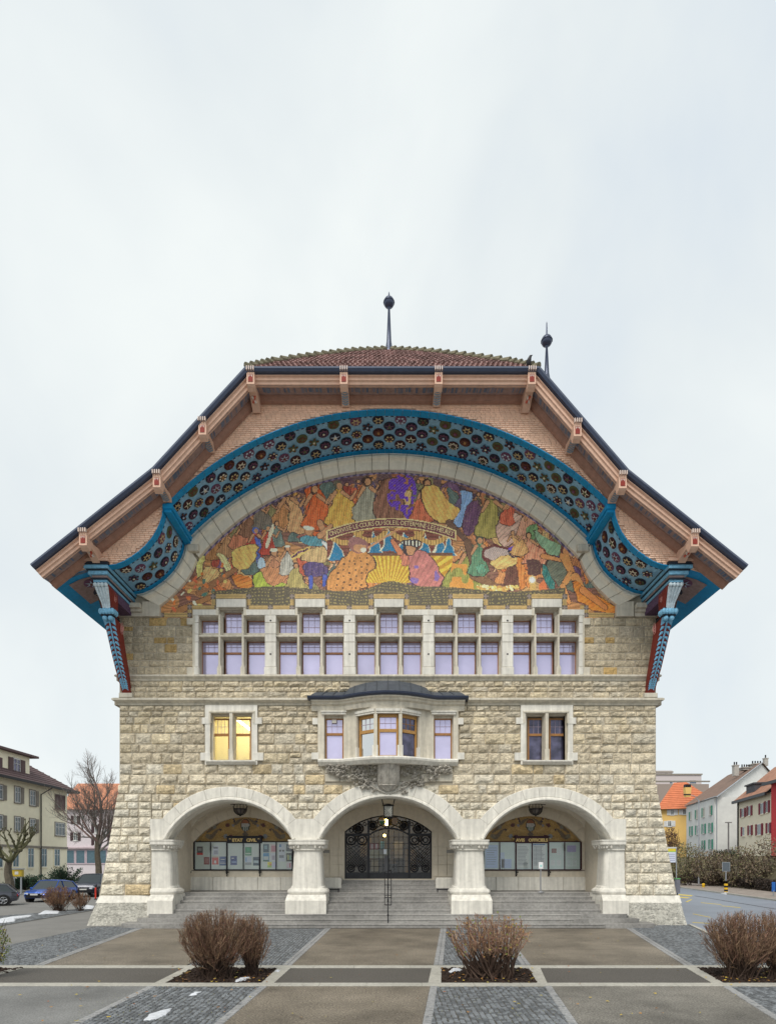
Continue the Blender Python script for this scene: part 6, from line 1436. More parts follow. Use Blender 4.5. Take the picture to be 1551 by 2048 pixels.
for ci, reg in enumerate(COBR):
    pl = [G(a, b)[:2] for a, b in reg]; pave = MB(); pave.prism(pl, -.012, -.02, ax=2, back=False); bed = pave.build('cobble_bed', mat('joint_sand', (.075, .07, .06), .95, vary=.3, scale=30), kind='structure')
    mb = MB(); x0, x1 = min(p[0] for p in pl), max(p[0] for p in pl); y0, y1 = min(p[1] for p in pl), max(p[1] for p in pl); s = .105
    if ci == 7: s = .16
    x = x0
    while x < x1:
        y = y0 - .4
        while y < y1 + .4:
            yy = y + .30 * abs(math.sin((x + ci) * 1.45)) + rc.uniform(-.012, .012); xx = x + rc.uniform(-.012, .012); w_ = s * .5 * rc.uniform(.84, .96); h_ = s * .5 * rc.uniform(.84, .95)
            if inpoly(xx, yy, pl) and inpoly(xx - w_, yy - h_, pl) and inpoly(xx + w_, yy + h_, pl):
                z = rc.uniform(.0, .009); a = .1 * math.cos(xx * 2.9) ; b = .016
                def q(u, v): return (xx + u, yy + v + u * a * 3)
                o = [q(-w_, -h_), q(w_, -h_), q(w_, h_), q(-w_, h_)]; i_ = [q(-w_ + b, -h_ + b), q(w_ - b, -h_ + b), q(w_ - b, h_ - b), q(-w_ + b, h_ - b)]
                mb.mesh([(p[0], p[1], -.014) for p in o] + [(p[0], p[1], z) for p in i_], [(4, 5, 6, 7), (0, 1, 5, 4), (1, 2, 6, 5), (2, 3, 7, 6), (3, 0, 4, 7)])
            y += s
        x += s
    mb.build('cobbles', COBB, bed, kind='stuff')
# kerb bands: long rows and diagonals, as single stones
kb = MB(); kb.box(-16, 16, G(0, YD_)[1] + .01, G(0, YC)[1] - .01, -.02, -.01); kb.box(-16, 16, G(0, YBk)[1] + .01, G(0, YA)[1] - .01, -.02, -.01); kbo = kb.build('kerb_row', MORT, kind='structure')
for ya, yb, L0 in ((YD_, YC, 1.15), (YBk, YA, 1.3)):
    yA, yB = G(0, ya)[1], G(0, yb)[1]; x = -13.0
    while x < 13:
        w_ = L0 * rc.uniform(.75, 1.2); mb = MB(); b = .008
        mb.loft([[(x + .004, yA, -.015), (x + .004, yA, .012), (x + .004, yA + b, .018), (x + .004, yB - b, .018), (x + .004, yB, .012), (x + .004, yB, -.015)], [(x + w_ - .004, yA, -.015), (x + w_ - .004, yA, .012), (x + w_ - .004, yA + b, .018), (x + w_ - .004, yB - b, .018), (x + w_ - .004, yB, .012), (x + w_ - .004, yB, -.015)]])
        mb.build('kerb_slab', KERB, kbo); x += w_
for (a, b, c, d) in ((309.6, 330, 370, 388.6), (523, 548, 556, 582), (856, 882, 863, 883), (1074.5, 1094, 1057, 1080), (1423, 1446, 1371, 1394), (-90, -60, 34, 48)):
    for k in range(2):
        t0, t1 = k / 2 + .004, (k + 1) / 2 - .004; A, B, C, D = Vector(G(a, YC)), Vector(G(b, YC)), Vector(G(c, YBk)), Vector(G(d, YBk)); p = [A.lerp(C, t0), B.lerp(D, t0), B.lerp(D, t1), A.lerp(C, t1)]
        mb = MB(); mb.prism([(v.x, v.y) for v in p], .015, -.02, ax=2, back=False); mb.build('kerb_slab', KERB, kbo)
for l in ([(345 - 15, YC), (388.6, YBk), (556, YBk), (523, YC)], [(882, YC), (883, YBk), (1057, YBk), (1074.5, YC)], [(1446, YC), (1394, YBk), (1700, YBk), (1790, YC)], [(-60, YC), (48, YBk), (-300, YBk), (-420, YC)]):
    pl = [G(a, b)[:2] for a, b in l]; mb = MB(); mb.prism(pl, -.012, -.02, ax=2, back=False)
    x0, x1 = min(p[0] for p in pl), max(p[0] for p in pl); y0, y1 = min(p[1] for p in pl), max(p[1] for p in pl)
    nx, ny = int((x1 - x0) / .09), int((y1 - y0) / .09)
    for i in range(nx):
        for j in range(ny):
            x, y = x0 + (i + rc.random()) * .09, y0 + (j + rc.random()) * .09
            if inpoly(x, y, pl): r_ = rc.uniform(.03, .07); mb.ball((x, y, -.02 + r_ * .3), r_, 3, sz=.7)
    mb.build('planting_bed', SOIL, kind='structure')
# header rows of setts beside the paving
hb = MB(); hb.box(-.01, .01, -12, -11.98, -.02, -.018); hdr = hb.build('sett_border', MORT, kind='structure')
HS = mat('pale_setts', (.30, .30, .30), .75, vary=.3, scale=14, bump=.4, bscale=30, stain=.3)
def header(a, b, wpx_side, n0=0):
    A, B = Vector(G(*a)), Vector(G(*b)); d = (B - A); Ln = d.length; d.normalize(); nrm = Vector((d.y, -d.x, 0)) * wpx_side; k = int(Ln / .14)
    for i in range(k):
        p = A + d * (i * .14); g = .012; z = rc.uniform(.006, .014); w_ = .17
        c = [p + d * g, p + d * (.14 - g), p + d * (.14 - g) + nrm * w_, p + d * g + nrm * w_]
        mb = MB(); b_ = .012; ci = sum(c, Vector()) / 4; ins = [v.lerp(ci, .12) for v in c]
        mb.mesh([(v.x, v.y, -.015) for v in c] + [(v.x, v.y, z) for v in ins], [(4, 5, 6, 7), (0, 1, 5, 4), (1, 2, 6, 5), (2, 3, 7, 6), (3, 0, 4, 7)]); mb.build('border_sett', HS, hdr)
header((860, YD_), ext((860, YD_), (844, 2048), 2080), -1); header((535, YD_), ext((535, YD_), (447, 2048), 2080), 1); header((1103, YD_), ext((1103, YD_), (1156, 2048), 2080), 1); header((1444, YD_), ext((1444, YD_), (1547, 2039), 2080), -1); header((297, YD_), ext((297, YD_), (142, 2048), 2080), -1)
mb = MB()
for a, b, s_ in (((881, 1857), (867, YA), -1), ((662, 1857), (582, YA), 1), ((1003, 1857), (1062, YA), 1), ((1252, 1857), (1369, YA), -1), ((285, 1857), (85, YA), 1)):
    A, B = Vector(G(*a)), Vector(G(*b)); d = (B - A); Ln = d.length; d.normalize(); nrm = Vector((d.y, -d.x, 0)) * s_
    for i in range(int(Ln / .14)):
        for j in range(2):
            p = A + d * (i * .14 + .01) + nrm * (j * .13); c = [p, p + d * .12, p + d * .12 + nrm * .115, p + nrm * .115]; z = rc.uniform(.008, .016)
            mb.mesh([(v.x, v.y, -.015) for v in c] + [(v.x, v.y, z) for v in c], [(4, 5, 6, 7), (0, 1, 5, 4), (1, 2, 6, 5), (2, 3, 7, 6), (3, 0, 4, 7)])
mb.build('far_setts', HS, hdr, kind='stuff')
# snow remains and fallen leaves
def snow(pts, h, label):
    pl = [G(a, b)[:2] for a, b in pts]; cx, cy = sum(p[0] for p in pl) / len(pl), sum(p[1] for p in pl) / len(pl)
    q = resample(pl + [pl[0]], 36)[:-1]; q = [(x + .05 * noise.noise((x * 6, y * 6, 1)), y + .05 * noise.noise((x * 6, y * 6, 5))) for x, y in q]
    mb = MB(); rings = []
    for t in (1, .85, .6, .3, .02): rings.append([(lerp(cx, x, t), lerp(cy, y, t), .0 + h * (1 - t ** 2) ** .6 * (1 + .35 * noise.noise((x * 3 * t, y * 3 * t, 2)))) for x, y in q])
    mb.loft(rings, True, False); o = mb.build('snow_patch', SNOW, kind='stuff'); o['label'] = label; return o
snow([(288, 2041), (300, 2028), (322, 2022), (345, 2016), (336, 2030), (310, 2040)], .03, 'patch of old snow on the cobbles at the lower left')
snow([(376, 1993), (390, 1984), (404, 1983), (394, 1990)], .02, 'small snow remnant on the cobbles in front of the round shrub')
snow([(466, 1964), (482, 1956), (505, 1955), (490, 1961), (474, 1967)], .05, 'snow strip in the soil under the first round shrub')
snow([(896, 1944), (904, 1938), (924, 1939), (925, 1942), (908, 1946)], .06, 'snow lump in the soil under the gnarled shrub')
snow([(-30, 1846), (0, 1838), (20, 1835), (42, 1832), (66, 1830), (60, 1834), (34, 1838), (30, 1843), (5, 1846)], .08, 'dirty snow bank on the left beside the road')
snow([(76, 1829), (90, 1821), (120, 1822), (118, 1827)], .05, 'snow under the distant reddish shrub'); snow([(160, 1818), (170, 1810), (190, 1812), (186, 1818)], .07, 'snow by the left buttress')
snow([(548, 1944), (556, 1940), (562, 1941), (556, 1946)], .03, 'snow crumb at the right corner of the first planter'); snow([(1440, 1787), (1452, 1784), (1463, 1786), (1452, 1789)], .12, 'snow by the striped post')
mb = MB(); LC = [(.40, .20, .05), (.30, .10, .03), (.50, .36, .06), (.18, .10, .05), (.36, .30, .08)]
for k in range(330):
    if k < 120: px, py = rc.uniform(0, 1551), rc.uniform(1860, 2047)
    else:
        a, b = rc.choice([(345, 540), (885, 1070), (1440, 1551)]); px, py = rc.uniform(a, b), rc.uniform(1938, 1968)
    x, y, _ = G(px, py); r_ = rc.uniform(.02, .05); a = rc.random() * 6; z = .022 + rc.random() * .02
    mb.mesh([(x + r_ * math.cos(a + t) * (1 if i % 2 == 0 else .55), y + r_ * math.sin(a + t) * (1 if i % 2 == 0 else .55), z + rc.random() * .02) for i, t in enumerate([0, 1, 2.1, 3.14, 4.2, 5.2])], [(0, 1, 2, 3, 4, 5)], rc.choice(LC))
mb.build('fallen_leaves', mat('dead_leaf', col=True, rough=.8, vary=.2), kind='stuff')
mb = MB()
for k in range(420):
    px, py = rc.choice([(rc.uniform(860, 1150), rc.uniform(1975, 2047)), (rc.uniform(150, 530), rc.uniform(1975, 2047)), (rc.uniform(60, 520), rc.uniform(1862, 1928)), (rc.uniform(1270, 1500), rc.uniform(1862, 1928))]); x, y, _ = G(px, py); a = rc.random() * 3; l = rc.uniform(.02, .05)
    mb.mesh([(x, y, .012), (x + l * math.cos(a), y + l * math.sin(a), .016), (x + l * math.cos(a) + .006, y + l * math.sin(a) + .008, .016), (x + .006, y + .008, .012)], [(0, 1, 2, 3)], (.30, .30, .16))
mb.build('grass_blades', MATS['dead_leaf'], kind='stuff')

# ---- road, pavement and markings on the right
def gz(name, pts, m, z, kind='structure', parent=None):
    mb = MB(); mb.prism([G(a, b)[:2] for a, b in pts], z, z - .01, ax=2, back=False); return mb.build(name, m, parent, kind=kind)
gz('road', [(1376, 1849), (1440, 1879), (1560, 1913), (1800, 1960), (2200, 1960), (1900, 1850), (1551, 1802), (1360, 1776), (1290, 1768), (1240, 1775)], ROADA, -.008)
gz('pavement', [(1551, 1801.5), (1360, 1775.5), (1290, 1768), (1290, 1759), (1360, 1765), (1551, 1785), (1800, 1815), (1900, 1849)], mat('leafy_pavement', (.26, .22, .19), .9, vary=.35, scale=1.5, bump=.4), .1)
mb = MB()
for (a, b), (c, d) in (((1360, 1776), (1551, 1802)), ((1376, 1849), (1440, 1879)), ((1440, 1879), (1560, 1913))):
    A, B = Vector(G(a, b)), Vector(G(c, d)); n_ = (B - A).normalized(); n_ = Vector((n_.y, -n_.x, 0)) * .15
    z = .11 if b < 1800 else .02; mb.mesh([A + Vector((0, 0, -.02)), B + Vector((0, 0, -.02)), B + Vector((0, 0, z)), A + Vector((0, 0, z)), B - n_ + Vector((0, 0, z)), A - n_ + Vector((0, 0, z))], [(0, 1, 2, 3), (3, 2, 4, 5)])
mb.build('road_kerb', KERB, kind='structure')
YEL = mat('yellow_road_paint', (.55, .42, .08), .7, vary=.2, scale=5)
for pts in ([(1357, 1788), (1385, 1790.5), (1382, 1792.5), (1355, 1790)], [(1355, 1793), (1380, 1795), (1374, 1796.5), (1353, 1795)], [(1370, 1803.5), (1374, 1804), (1384, 1799), (1381, 1798.5)], [(1401, 1804.7), (1442, 1808.6), (1442, 1809.4), (1401, 1805.5)], [(1442, 1811), (1480, 1814.6), (1480, 1815.6), (1442, 1811.8)], [(1384, 1844), (1418, 1846), (1418, 1847), (1384, 1845)], [(1385, 1827), (1420, 1834), (1420, 1835), (1385, 1828)]): gz('road_marking', pts, YEL, -.002)
gz('road_seam', [(1388, 1791), (1551, 1817.5), (1551, 1818.5), (1388, 1791.8)], mat('tar', (.03, .03, .035), .5), -.003)

# ================================================================== shrubs and trees
TW1 = mat('brown_twigs', col=True, rough=.8, vary=.15, scale=20)
def stick(mb, a, b, r0, r1, col, n=3):
    a, b = Vector(a), Vector(b); t = (b - a)
    if t.length < 1e-5: return
    t.normalize(); u = t.cross(Vector((.3, 1, .1))).normalized(); v = t.cross(u)
    A = [a + (u * math.cos(2 * math.pi * k / n) + v * math.sin(2 * math.pi * k / n)) * r0 for k in range(n)]; B = [b + (u * math.cos(2 * math.pi * k / n) + v * math.sin(2 * math.pi * k / n)) * r1 for k in range(n)]
    mb.mesh(A + B, [(k, (k + 1) % n, n + (k + 1) % n, n + k) for k in range(n)], col)
def twig_shrub(label, clumps, seed, tone=1.0, group=None, leafy=None, gnarl=False, tw=.0055):
    "clumps: (x, y, rx, ry, h, z_low, stems)"
    r_ = random.Random(seed); x0, y0 = clumps[0][:2]; root = thing('shrub', label, 'shrub', (x0, y0, 0), group)
    st, twg = MB(), MB()
    def c(): k = tone * r_.uniform(.7, 1.75); return r_.choice([(.15 * k, .09 * k, .058 * k), (.10 * k, .065 * k, .045 * k), (.25 * k, .165 * k, .10 * k), (.17 * k, .09 * k, .065 * k)])
    for (x, y, rx, ry, h, zl, ns) in clumps:
        cz = (h + zl) / 2; rz = (h - zl) / 2
        for _ in range(ns):
            a = r_.random() * 6.283; rr_ = math.sqrt(r_.random()); el = r_.uniform(-.35, 1) if not gnarl else r_.uniform(-.1, 1)
            tx = x + rx * rr_ * math.cos(a) * 1.0; ty = y + ry * rr_ * math.sin(a); tz = cz + rz * math.sqrt(max(0, 1 - rr_ ** 2.6)) * (1 if r_.random() < .8 else r_.uniform(-.2, 1))
            bs = Vector((x + r_.gauss(0, .09 if gnarl else rx * .17), y + r_.gauss(0, .08), 0)); tip = Vector((tx, ty, tz * r_.uniform(.86, 1)))
            mid = bs.lerp(tip, .45) + Vector(((tip.x - bs.x) * (.30 if gnarl else .12), 0, -.02)) + Vector([r_.gauss(0, .05 if gnarl else .02) for _ in range(3)])
            pts = []; N_ = 6
            for k in range(N_ + 1):
                t = k / N_; p = bs * (1 - t) ** 2 + mid * 2 * t * (1 - t) + tip * t * t; p += Vector([r_.gauss(0, (.022 if gnarl else .009))] * 1 + [r_.gauss(0, .01), r_.gauss(0, .008)]); pts.append(p)
            r0 = r_.uniform(.016, .03) if gnarl else r_.uniform(.006, .013)
            for k in range(N_): stick(st, pts[k], pts[k + 1], r0 * (1 - .75 * k / N_), r0 * (1 - .75 * (k + 1) / N_), (.06 * tone, .038 * tone, .028 * tone) if k < 3 else c(), 4 if gnarl else 3)
            t0 = .5 if gnarl else .3
            for _ in range(10 if gnarl else 7):
                t = r_.uniform(t0, 1) * N_; i = min(int(t), N_ - 1); p = pts[i].lerp(pts[i + 1], t - i); d = Vector((p.x - x, p.y - y, (p.z - cz) * .8 + .35 * (0 if gnarl else 1))).normalized() if (p - Vector((x, y, cz))).length > .05 else Vector((0, 0, 1))
                d = (d * (.5 if gnarl else .35) + Vector((0, 0, .25 if gnarl else .75)) + Vector([r_.gauss(0, .5 if gnarl else .22) for _ in range(3)])).normalized(); l = r_.uniform(.10, .3)
                e_ = p + d * l; u = Vector(((e_.x - x) / rx, (e_.y - y) / ry, (e_.z - cz) / rz))
                if u.length > 1.04: e_ = p.lerp(e_, .35)
                stick(twg, p, e_, tw, tw * .5, c())
                for _ in range(3):
                    q = p.lerp(e_, r_.uniform(.3, 1)); d2 = (d + Vector([r_.gauss(0, .45) for _ in range(3)])).normalized(); f_ = q + d2 * r_.uniform(.04, .13); u = Vector(((f_.x - x) / rx, (f_.y - y) / ry, (f_.z - cz) / rz))
                    if u.length < 1.1: stick(twg, q, f_, tw * .8, tw * .3, c())
                if leafy and r_.random() < leafy:
                    s_ = .03; twg.mesh([e_, e_ + Vector((s_, 0, s_ * .6)), e_ + Vector((s_ * .3, .01, s_ * 1.5)), e_ + Vector((-s_ * .7, 0, s_ * .8))], [(0, 1, 2, 3)], r_.choice([(.28, .26, .05), (.20, .24, .05), (.35, .20, .06)]))
    st.build('stems', TW1, root); twg.build('twigs', TW1, root); settle(root); return root
def gc(px, py): g = G(px, py); return g[0], g[1]
x, y = gc(432, 1957); x2, y2 = gc(505, 1950)
twig_shrub('dense round brown leafless shrub with two clumps, left planter before the steps', [(x, y, .93, .7, 1.70, .12, 330), (x2, y2, .46, .42, 1.52, .15, 130)], 1)
x, y = gc(980, 1957)
twig_shrub('gnarled brown shrub with twisted bare trunks and domed top, centre right planter', [(x - .03, y, 1.02, .8, 1.62, .66, 58), (x + .38, y, .66, .6, 1.50, .76, 20), (x - .42, y, .58, .6, 1.40, .72, 17)], 2, 1.3, gnarl=True, leafy=.10, tw=.0062)
x, y = gc(1500, 1957)
twig_shrub('large clipped reddish brown shrub at the right edge', [(x - .22, y, .95, .7, 1.64, .2, 300), (x + .75, y, .8, .7, 1.68, .2, 220)], 3)
x, y = gc(118, 1822)
twig_shrub('small reddish leafless shrub in front of the blue car', [(x, y, .95, .8, 1.45, .1, 120), (x + 1.15, y + .1, .6, .5, 1.1, .1, 45)], 4, 1.25, tw=.010)
def leafcloud(mb, c, rad_, n, size, cols, r_, zmin=0):
    for _ in range(n):
        while True:
            p = Vector([r_.uniform(-1, 1) for _ in range(3)])
            if p.length < 1: break
        if noise.noise(Vector((p.x * 2.5 + c[0], p.y * 2.5, p.z * 2.5 + c[1]))) < -.22: continue
        q = Vector((c[0] + p.x * rad_[0], c[1] + p.y * rad_[1], c[2] + p.z * rad_[2]))
        if q.z < zmin: q.z = zmin + r_.random() * .1
        a = Vector([r_.gauss(0, 1) for _ in range(3)]).normalized() * size * r_.uniform(.6, 1.3); b = a.cross(Vector([r_.gauss(0, 1) for _ in range(3)])).normalized() * size * .45
        mb.mesh([q - a, q + b, q + a, q - b], [(0, 1, 2, 3)], r_.choice(cols))
LEAF = mat('leaf_colours', col=True, rough=.7, vary=.15)
def leaf_bush(name, label, cat, parts, seed, cols, size, n, stems=True, group=None):
    r_ = random.Random(seed); p0 = parts[0]; root = thing(name, label, cat, (p0[0], p0[1], 0), group); mb = MB(); sb = MB()
    for (x, y, z, rx, ry, rz) in parts:
        leafcloud(mb, (x, y, z), (rx, ry, rz), n, size, cols, r_, .05)
        for _ in range(26):
            a = r_.random() * 6.28; stick(sb, (x + r_.gauss(0, rx * .2), y, 0), (x + rx * .9 * math.cos(a), y + ry * .8 * math.sin(a), z + rz * r_.uniform(-.2, 1.15)), size * .35, size * .12, (.06, .042, .03))
    mb.build('foliage', LEAF, root); sb.build('stems', TW1, root); settle(root); return root
EG = [(.018, .045, .028), (.03, .065, .035), (.012, .03, .02), (.045, .085, .05)]
def at(px, d): return ((px - 776) * d / F, d + CY)
x, y = at(130, 58); 
def spreading(label, px, py_base, py_top, halfw, d, seed):
    r_ = random.Random(seed); x, y = at(px, d); z1 = EYE + (1722 - py_top) * d / F; z0 = max(0, EYE + (1722 - py_base) * d / F); root = thing('evergreen_shrub', label, 'shrub', (x, y, 0)); mb = MB(); sb = MB()
    for k in range(46):
        a = r_.uniform(.1, math.pi - .1); L_ = r_.uniform(.5, 1); e_ = Vector((x + halfw * math.cos(a) * L_, y + r_.uniform(-1.2, 1.2), z0 * .3 + (z1) * (.35 + .65 * math.sin(a) * L_))); b_ = Vector((x, y, .2)); stick(sb, b_, e_, .05, .015, (.05, .04, .03))
        for _ in range(110):
            t = r_.uniform(.3, 1.02); q = b_.lerp(e_, t) + Vector([r_.gauss(0, .14), r_.gauss(0, .14), r_.gauss(0, .07)]); s_ = r_.uniform(.06, .14); dd = (e_ - b_).normalized() * s_ * 1.5 + Vector((0, 0, -.05)); n_ = Vector((r_.gauss(0, 1), r_.gauss(0, 1), 1)).normalized() * s_ * .5
            mb.mesh([q, q + dd * .5 + n_, q + dd, q + dd * .5 - n_], [(0, 1, 2, 3)], r_.choice(EG))
    mb.build('foliage', LEAF, root); sb.build('stems', TW1, root); settle(root)
spreading('spreading dark green juniper behind the blue car', 130, 1778, 1729, 1.9, 58, 5); spreading('low dark juniper in front of the cream building', 52, 1780, 1750, 1.5, 55, 6)
x, y = gc(-22, 1955); leaf_bush('green_shrub', 'yellow-green leafy shrub peeking in at the left edge', 'shrub', [(x, y, .75, .5, .4, .62)], 7, [(.16, .19, .04), (.28, .24, .05), (.08, .12, .03)], .035, 1500)
BARK = mat('bark', (.10, .085, .065), .9, vary=.4, scale=6, bump=.5)
def tree(label, px, d, ztop, spread, seed, kind='bare', trunk_r=.28, fork=.42, col=(.19, .16, .145)):
    r_ = random.Random(seed); x, y = at(px, d); root = thing('bare_tree', label, 'tree', (x, y, 0)); tr_ = MB(); cr = MB(); zf = ztop * fork
    pts = [Vector((x + .1 * math.sin(k * 1.3), y, zf * k / 5)) for k in range(6)]
    tr_.tube(pts, [trunk_r * (1.35 - .55 * k / 5) for k in range(6)], 8)
    def grow(p, d_, l, r, lev):
        n = 3; q = p.copy(); dd = d_.copy()
        for k in range(n):
            dd = (dd + Vector([r_.gauss(0, .12) for _ in range(3)]) + Vector((0, 0, .08 if kind == 'bare' else .16))).normalized(); q2 = q + dd * l / n; stick(cr, q, q2, r * (1 - .25 * k / n), r * (1 - .25 * (k + 1) / n), (col[0] * r_.uniform(.7, 1.3), col[1], col[2]) if kind == 'bare' else (.10, .10, .05), 5 if lev < 2 else 3)
            q = q2
            if lev < 5 and kind == 'bare' and (lev > 0 or k > 0):
                for _ in range(1 if lev in (0, 2, 4) else 2):
                    a = Vector([r_.gauss(0, 1) for _ in range(3)]); a = (a - dd * a.dot(dd)).normalized(); grow(q, (dd * .75 + a * .62 + Vector((0, 0, .1))).normalized(), l * r_.uniform(.45, .62), r * .42, lev + 1)
        if kind == 'pollard' and lev < 3:
            m = 2 if lev < 2 else 1
            for _ in range(m): a = Vector([r_.gauss(0, 1), r_.gauss(0, .5), r_.gauss(0, .5)]); grow(q, (dd + a * .5).normalized(), l * r_.uniform(.6, .8), r * .72, lev + 1)
        if kind == 'pollard': cr.ball(q, r * 1.5, 5, (.09, .085, .05))
        if kind == 'bare' and lev < 5: grow(q, dd, l * .7, r * .6, lev + 1)
    nb = 9 if kind == 'bare' else 7
    for k in range(nb):
        a = 2 * math.pi * k / nb + r_.random(); el = r_.uniform(.35, 1.3) if kind == 'bare' else r_.uniform(.15, 1.1)
        h = zf * (r_.uniform(.62, 1) if kind == 'bare' else r_.uniform(.9, 1))
        dv = Vector((math.cos(a) * math.cos(el), math.sin(a) * math.cos(el) * .7, math.sin(el))); Lb = (ztop - zf) * (.40 if kind == 'bare' else .36) * spread
        grow(Vector((x + .05, y, h)), dv, Lb, trunk_r * .42, 1 if kind == 'bare' else 0)
    if kind == 'bare': grow(pts[-1], Vector((.05, 0, 1)), (ztop - zf) * .42, trunk_r * .7, 0)
    tr_.build('trunk', BARK, root); cr.build('crown', TW1, root); settle(root); return root
tree('tall leafless tree with moss green trunk in front of the purple house', 197, 62, 13.3, .95, 10)
tree('pollarded mossy street tree with knobbly stubs before the cream building', 19, 50, 7.6, .85, 11, 'pollard', .30, .38)

# ================================================================== cars
PAINTB = mat('blue_car_paint', (.008, .07, .36), .2, metal=.35, vary=.03, spec=.7); PAINTG = mat('grey_car_paint', (.075, .08, .10), .22, metal=.4, vary=.03, spec=.7); PAINTK = mat('navy_car_paint', (.018, .022, .04), .2, metal=.3, vary=.03, spec=.7)
CARG = mat('car_glass', (.035, .045, .05), .05, metal=.35, vary=.05, spec=.8); TYRE = mat('tyre_rubber', (.015, .015, .016), .85, vary=.1); RIM = mat('alloy_rim', (.35, .36, .38), .3, metal=.8, vary=.05); LAMP = mat('headlight_glass', (.55, .60, .66), .15, vary=.1, spec=.8); TRIM = mat('black_trim', (.015, .015, .017), .5, vary=0); TAILM = mat('tail_light', (.28, .015, .012), .25, vary=.1)
def car(name, label, pos, head, Lc, Wc, H, paint, suv=False):
    root = thing(name, label, 'car', (pos[0], pos[1], 0)); h = Lc / 2; w_ = Wc / 2
    c, s = math.cos(head), math.sin(head)
    def T(mb): mb.v = [(pos[0] + x * c - y * s, pos[1] + x * s + y * c, z) for x, y, z in mb.v]; return mb
    belt = H * .60; hood = H * .57 if not suv else H * .62; zb = .24 if not suv else .33
    wr = .32 if not suv else .38; ax = (h - .82, -h + .78)
    # lower body: stations along x with section points
    st = [(-h, .80, belt * .62, zb + .25), (-h + .06, .90, belt * .98, zb + .05), (-h + .35, .97, belt * 1.04, zb), (-h * .45, 1, belt, zb - .03), (0, 1, belt * .98, zb - .04), (h * .36, 1, belt * .97, zb - .03), (h * .52, .985, hood * 1.0, zb), (h - .45, .95, hood * .93, zb), (h - .12, .86, hood * .82, zb + .02), (h, .74, hood * .58, zb + .12)]
    mb = MB(); rings = []
    for x, k, zt, z0 in st:
        ww = w_ * k; rings.append([(x, -ww * .92, z0), (x, -ww, z0 + .15), (x, -ww * 1.0, lerp(z0, zt, .55)), (x, -ww * .965, zt * .97), (x, -ww * .86, zt), (x, 0, zt + .035), (x, ww * .86, zt), (x, ww * .965, zt * .97), (x, ww, lerp(z0, zt, .55)), (x, ww, z0 + .15), (x, ww * .92, z0)])
    mb.loft(rings); body = T(mb).build('body', paint, root, smooth=False)
    # greenhouse
    xs = ([(-h + .08, belt), (-h + .42, H * .93), (-h * .35, H * .995), (h * .08, H), (h * .2, H * .97), (h * .50, hood)] if suv else [(-h + .15, belt), (-h + .62, H * .90), (-h * .3, H * .985), (h * .02, H), (h * .14, H * .97), (h * .50, hood * 1.01)])
    mb = MB(); rings = []
    for x, z in xs:
        tp = (z - belt) / (H - belt); ww = w_ * lerp(.93, .74, max(0, tp)); rings.append([(x, -w_ * .93, belt * .96), (x, -ww, z), (x, 0, z + .02), (x, ww, z), (x, w_ * .93, belt * .96)])
    mb.loft(rings); T(mb).build('windows', CARG, root)
    mb = MB(); rr_ = [(x, z) for x, z in xs[1:-1]]; mb.loft([[(x, -w_ * .76, z - .02), (x, -w_ * .70, z + .03), (x, 0, z + .05), (x, w_ * .70, z + .03), (x, w_ * .76, z - .02)] for x, z in rr_]); T(mb).build('roof_panel', paint, root)
    mb = MB()
    for sgn in (-1, 1):
        for (xa, za), (xb, zb2), r_ in ((xs[4], xs[5], .035), (xs[1], xs[0], .06)): mb.tube([(xa, sgn * w_ * .77, za), (xb, sgn * w_ * .93, zb2)], r_, 5)
        mb.tube([(-.1, sgn * w_ * .77, H * .97), (-.15, sgn * w_ * .935, belt)], .035, 4); mb.tube([(xs[0][0], sgn * w_ * .95, belt), (xs[5][0], sgn * w_ * .95, belt * .98)], .018, 4)
        mb.tube([(xs[1][0], sgn * w_ * .78, xs[1][1]), (xs[3][0], sgn * w_ * .765, H * .985), (xs[4][0], sgn * w_ * .77, xs[4][1])], .03, 4)
    T(mb).build('pillars', paint, root)
    for sx_ in ax:
        for sgn in (-1, 1):
            mb = MB(); mb.loft([[(sx_ + (wr + .07) * math.cos(2 * math.pi * k / 20), sgn * yy, wr + (wr + .07) * math.sin(2 * math.pi * k / 20)) for k in range(20)] for yy in (w_ * .7, w_ * 1.004)]); T(mb).build('wheel_arch', TRIM, root)
            mb = MB(); mb.loft([[(sx_ + r_ * math.cos(2 * math.pi * k / 20), sgn * yy, wr + r_ * math.sin(2 * math.pi * k / 20)) for k in range(20)] for yy, r_ in ((w_ * .72, wr), (w_ * 1.0, wr), (w_ * 1.025, wr * .93), (w_ * 1.02, wr * .68))]); ty = T(mb).build('wheel', TYRE, root)
            mb = MB(); mb.lathe((0, 0, 0), [(.06, 0), (.06, .02)], 8); mb.v = [(sx_ + v[0], sgn * (w_ * 1.03 + v[2]), wr + v[1]) for v in mb.v]
            for k in range(5):
                a = 2 * math.pi * k / 5 + .3; mb.tube([(sx_, sgn * w_ * 1.03, wr), (sx_ + wr * .64 * math.cos(a), sgn * w_ * 1.03, wr + wr * .64 * math.sin(a))], [.05, .035], 4)
            mb.tube([(sx_ + wr * .66 * math.cos(2 * math.pi * k / 16), sgn * w_ * 1.025, wr + wr * .66 * math.sin(2 * math.pi * k / 16)) for k in range(17)], .022, 4); T(mb).build('rim', RIM, ty)
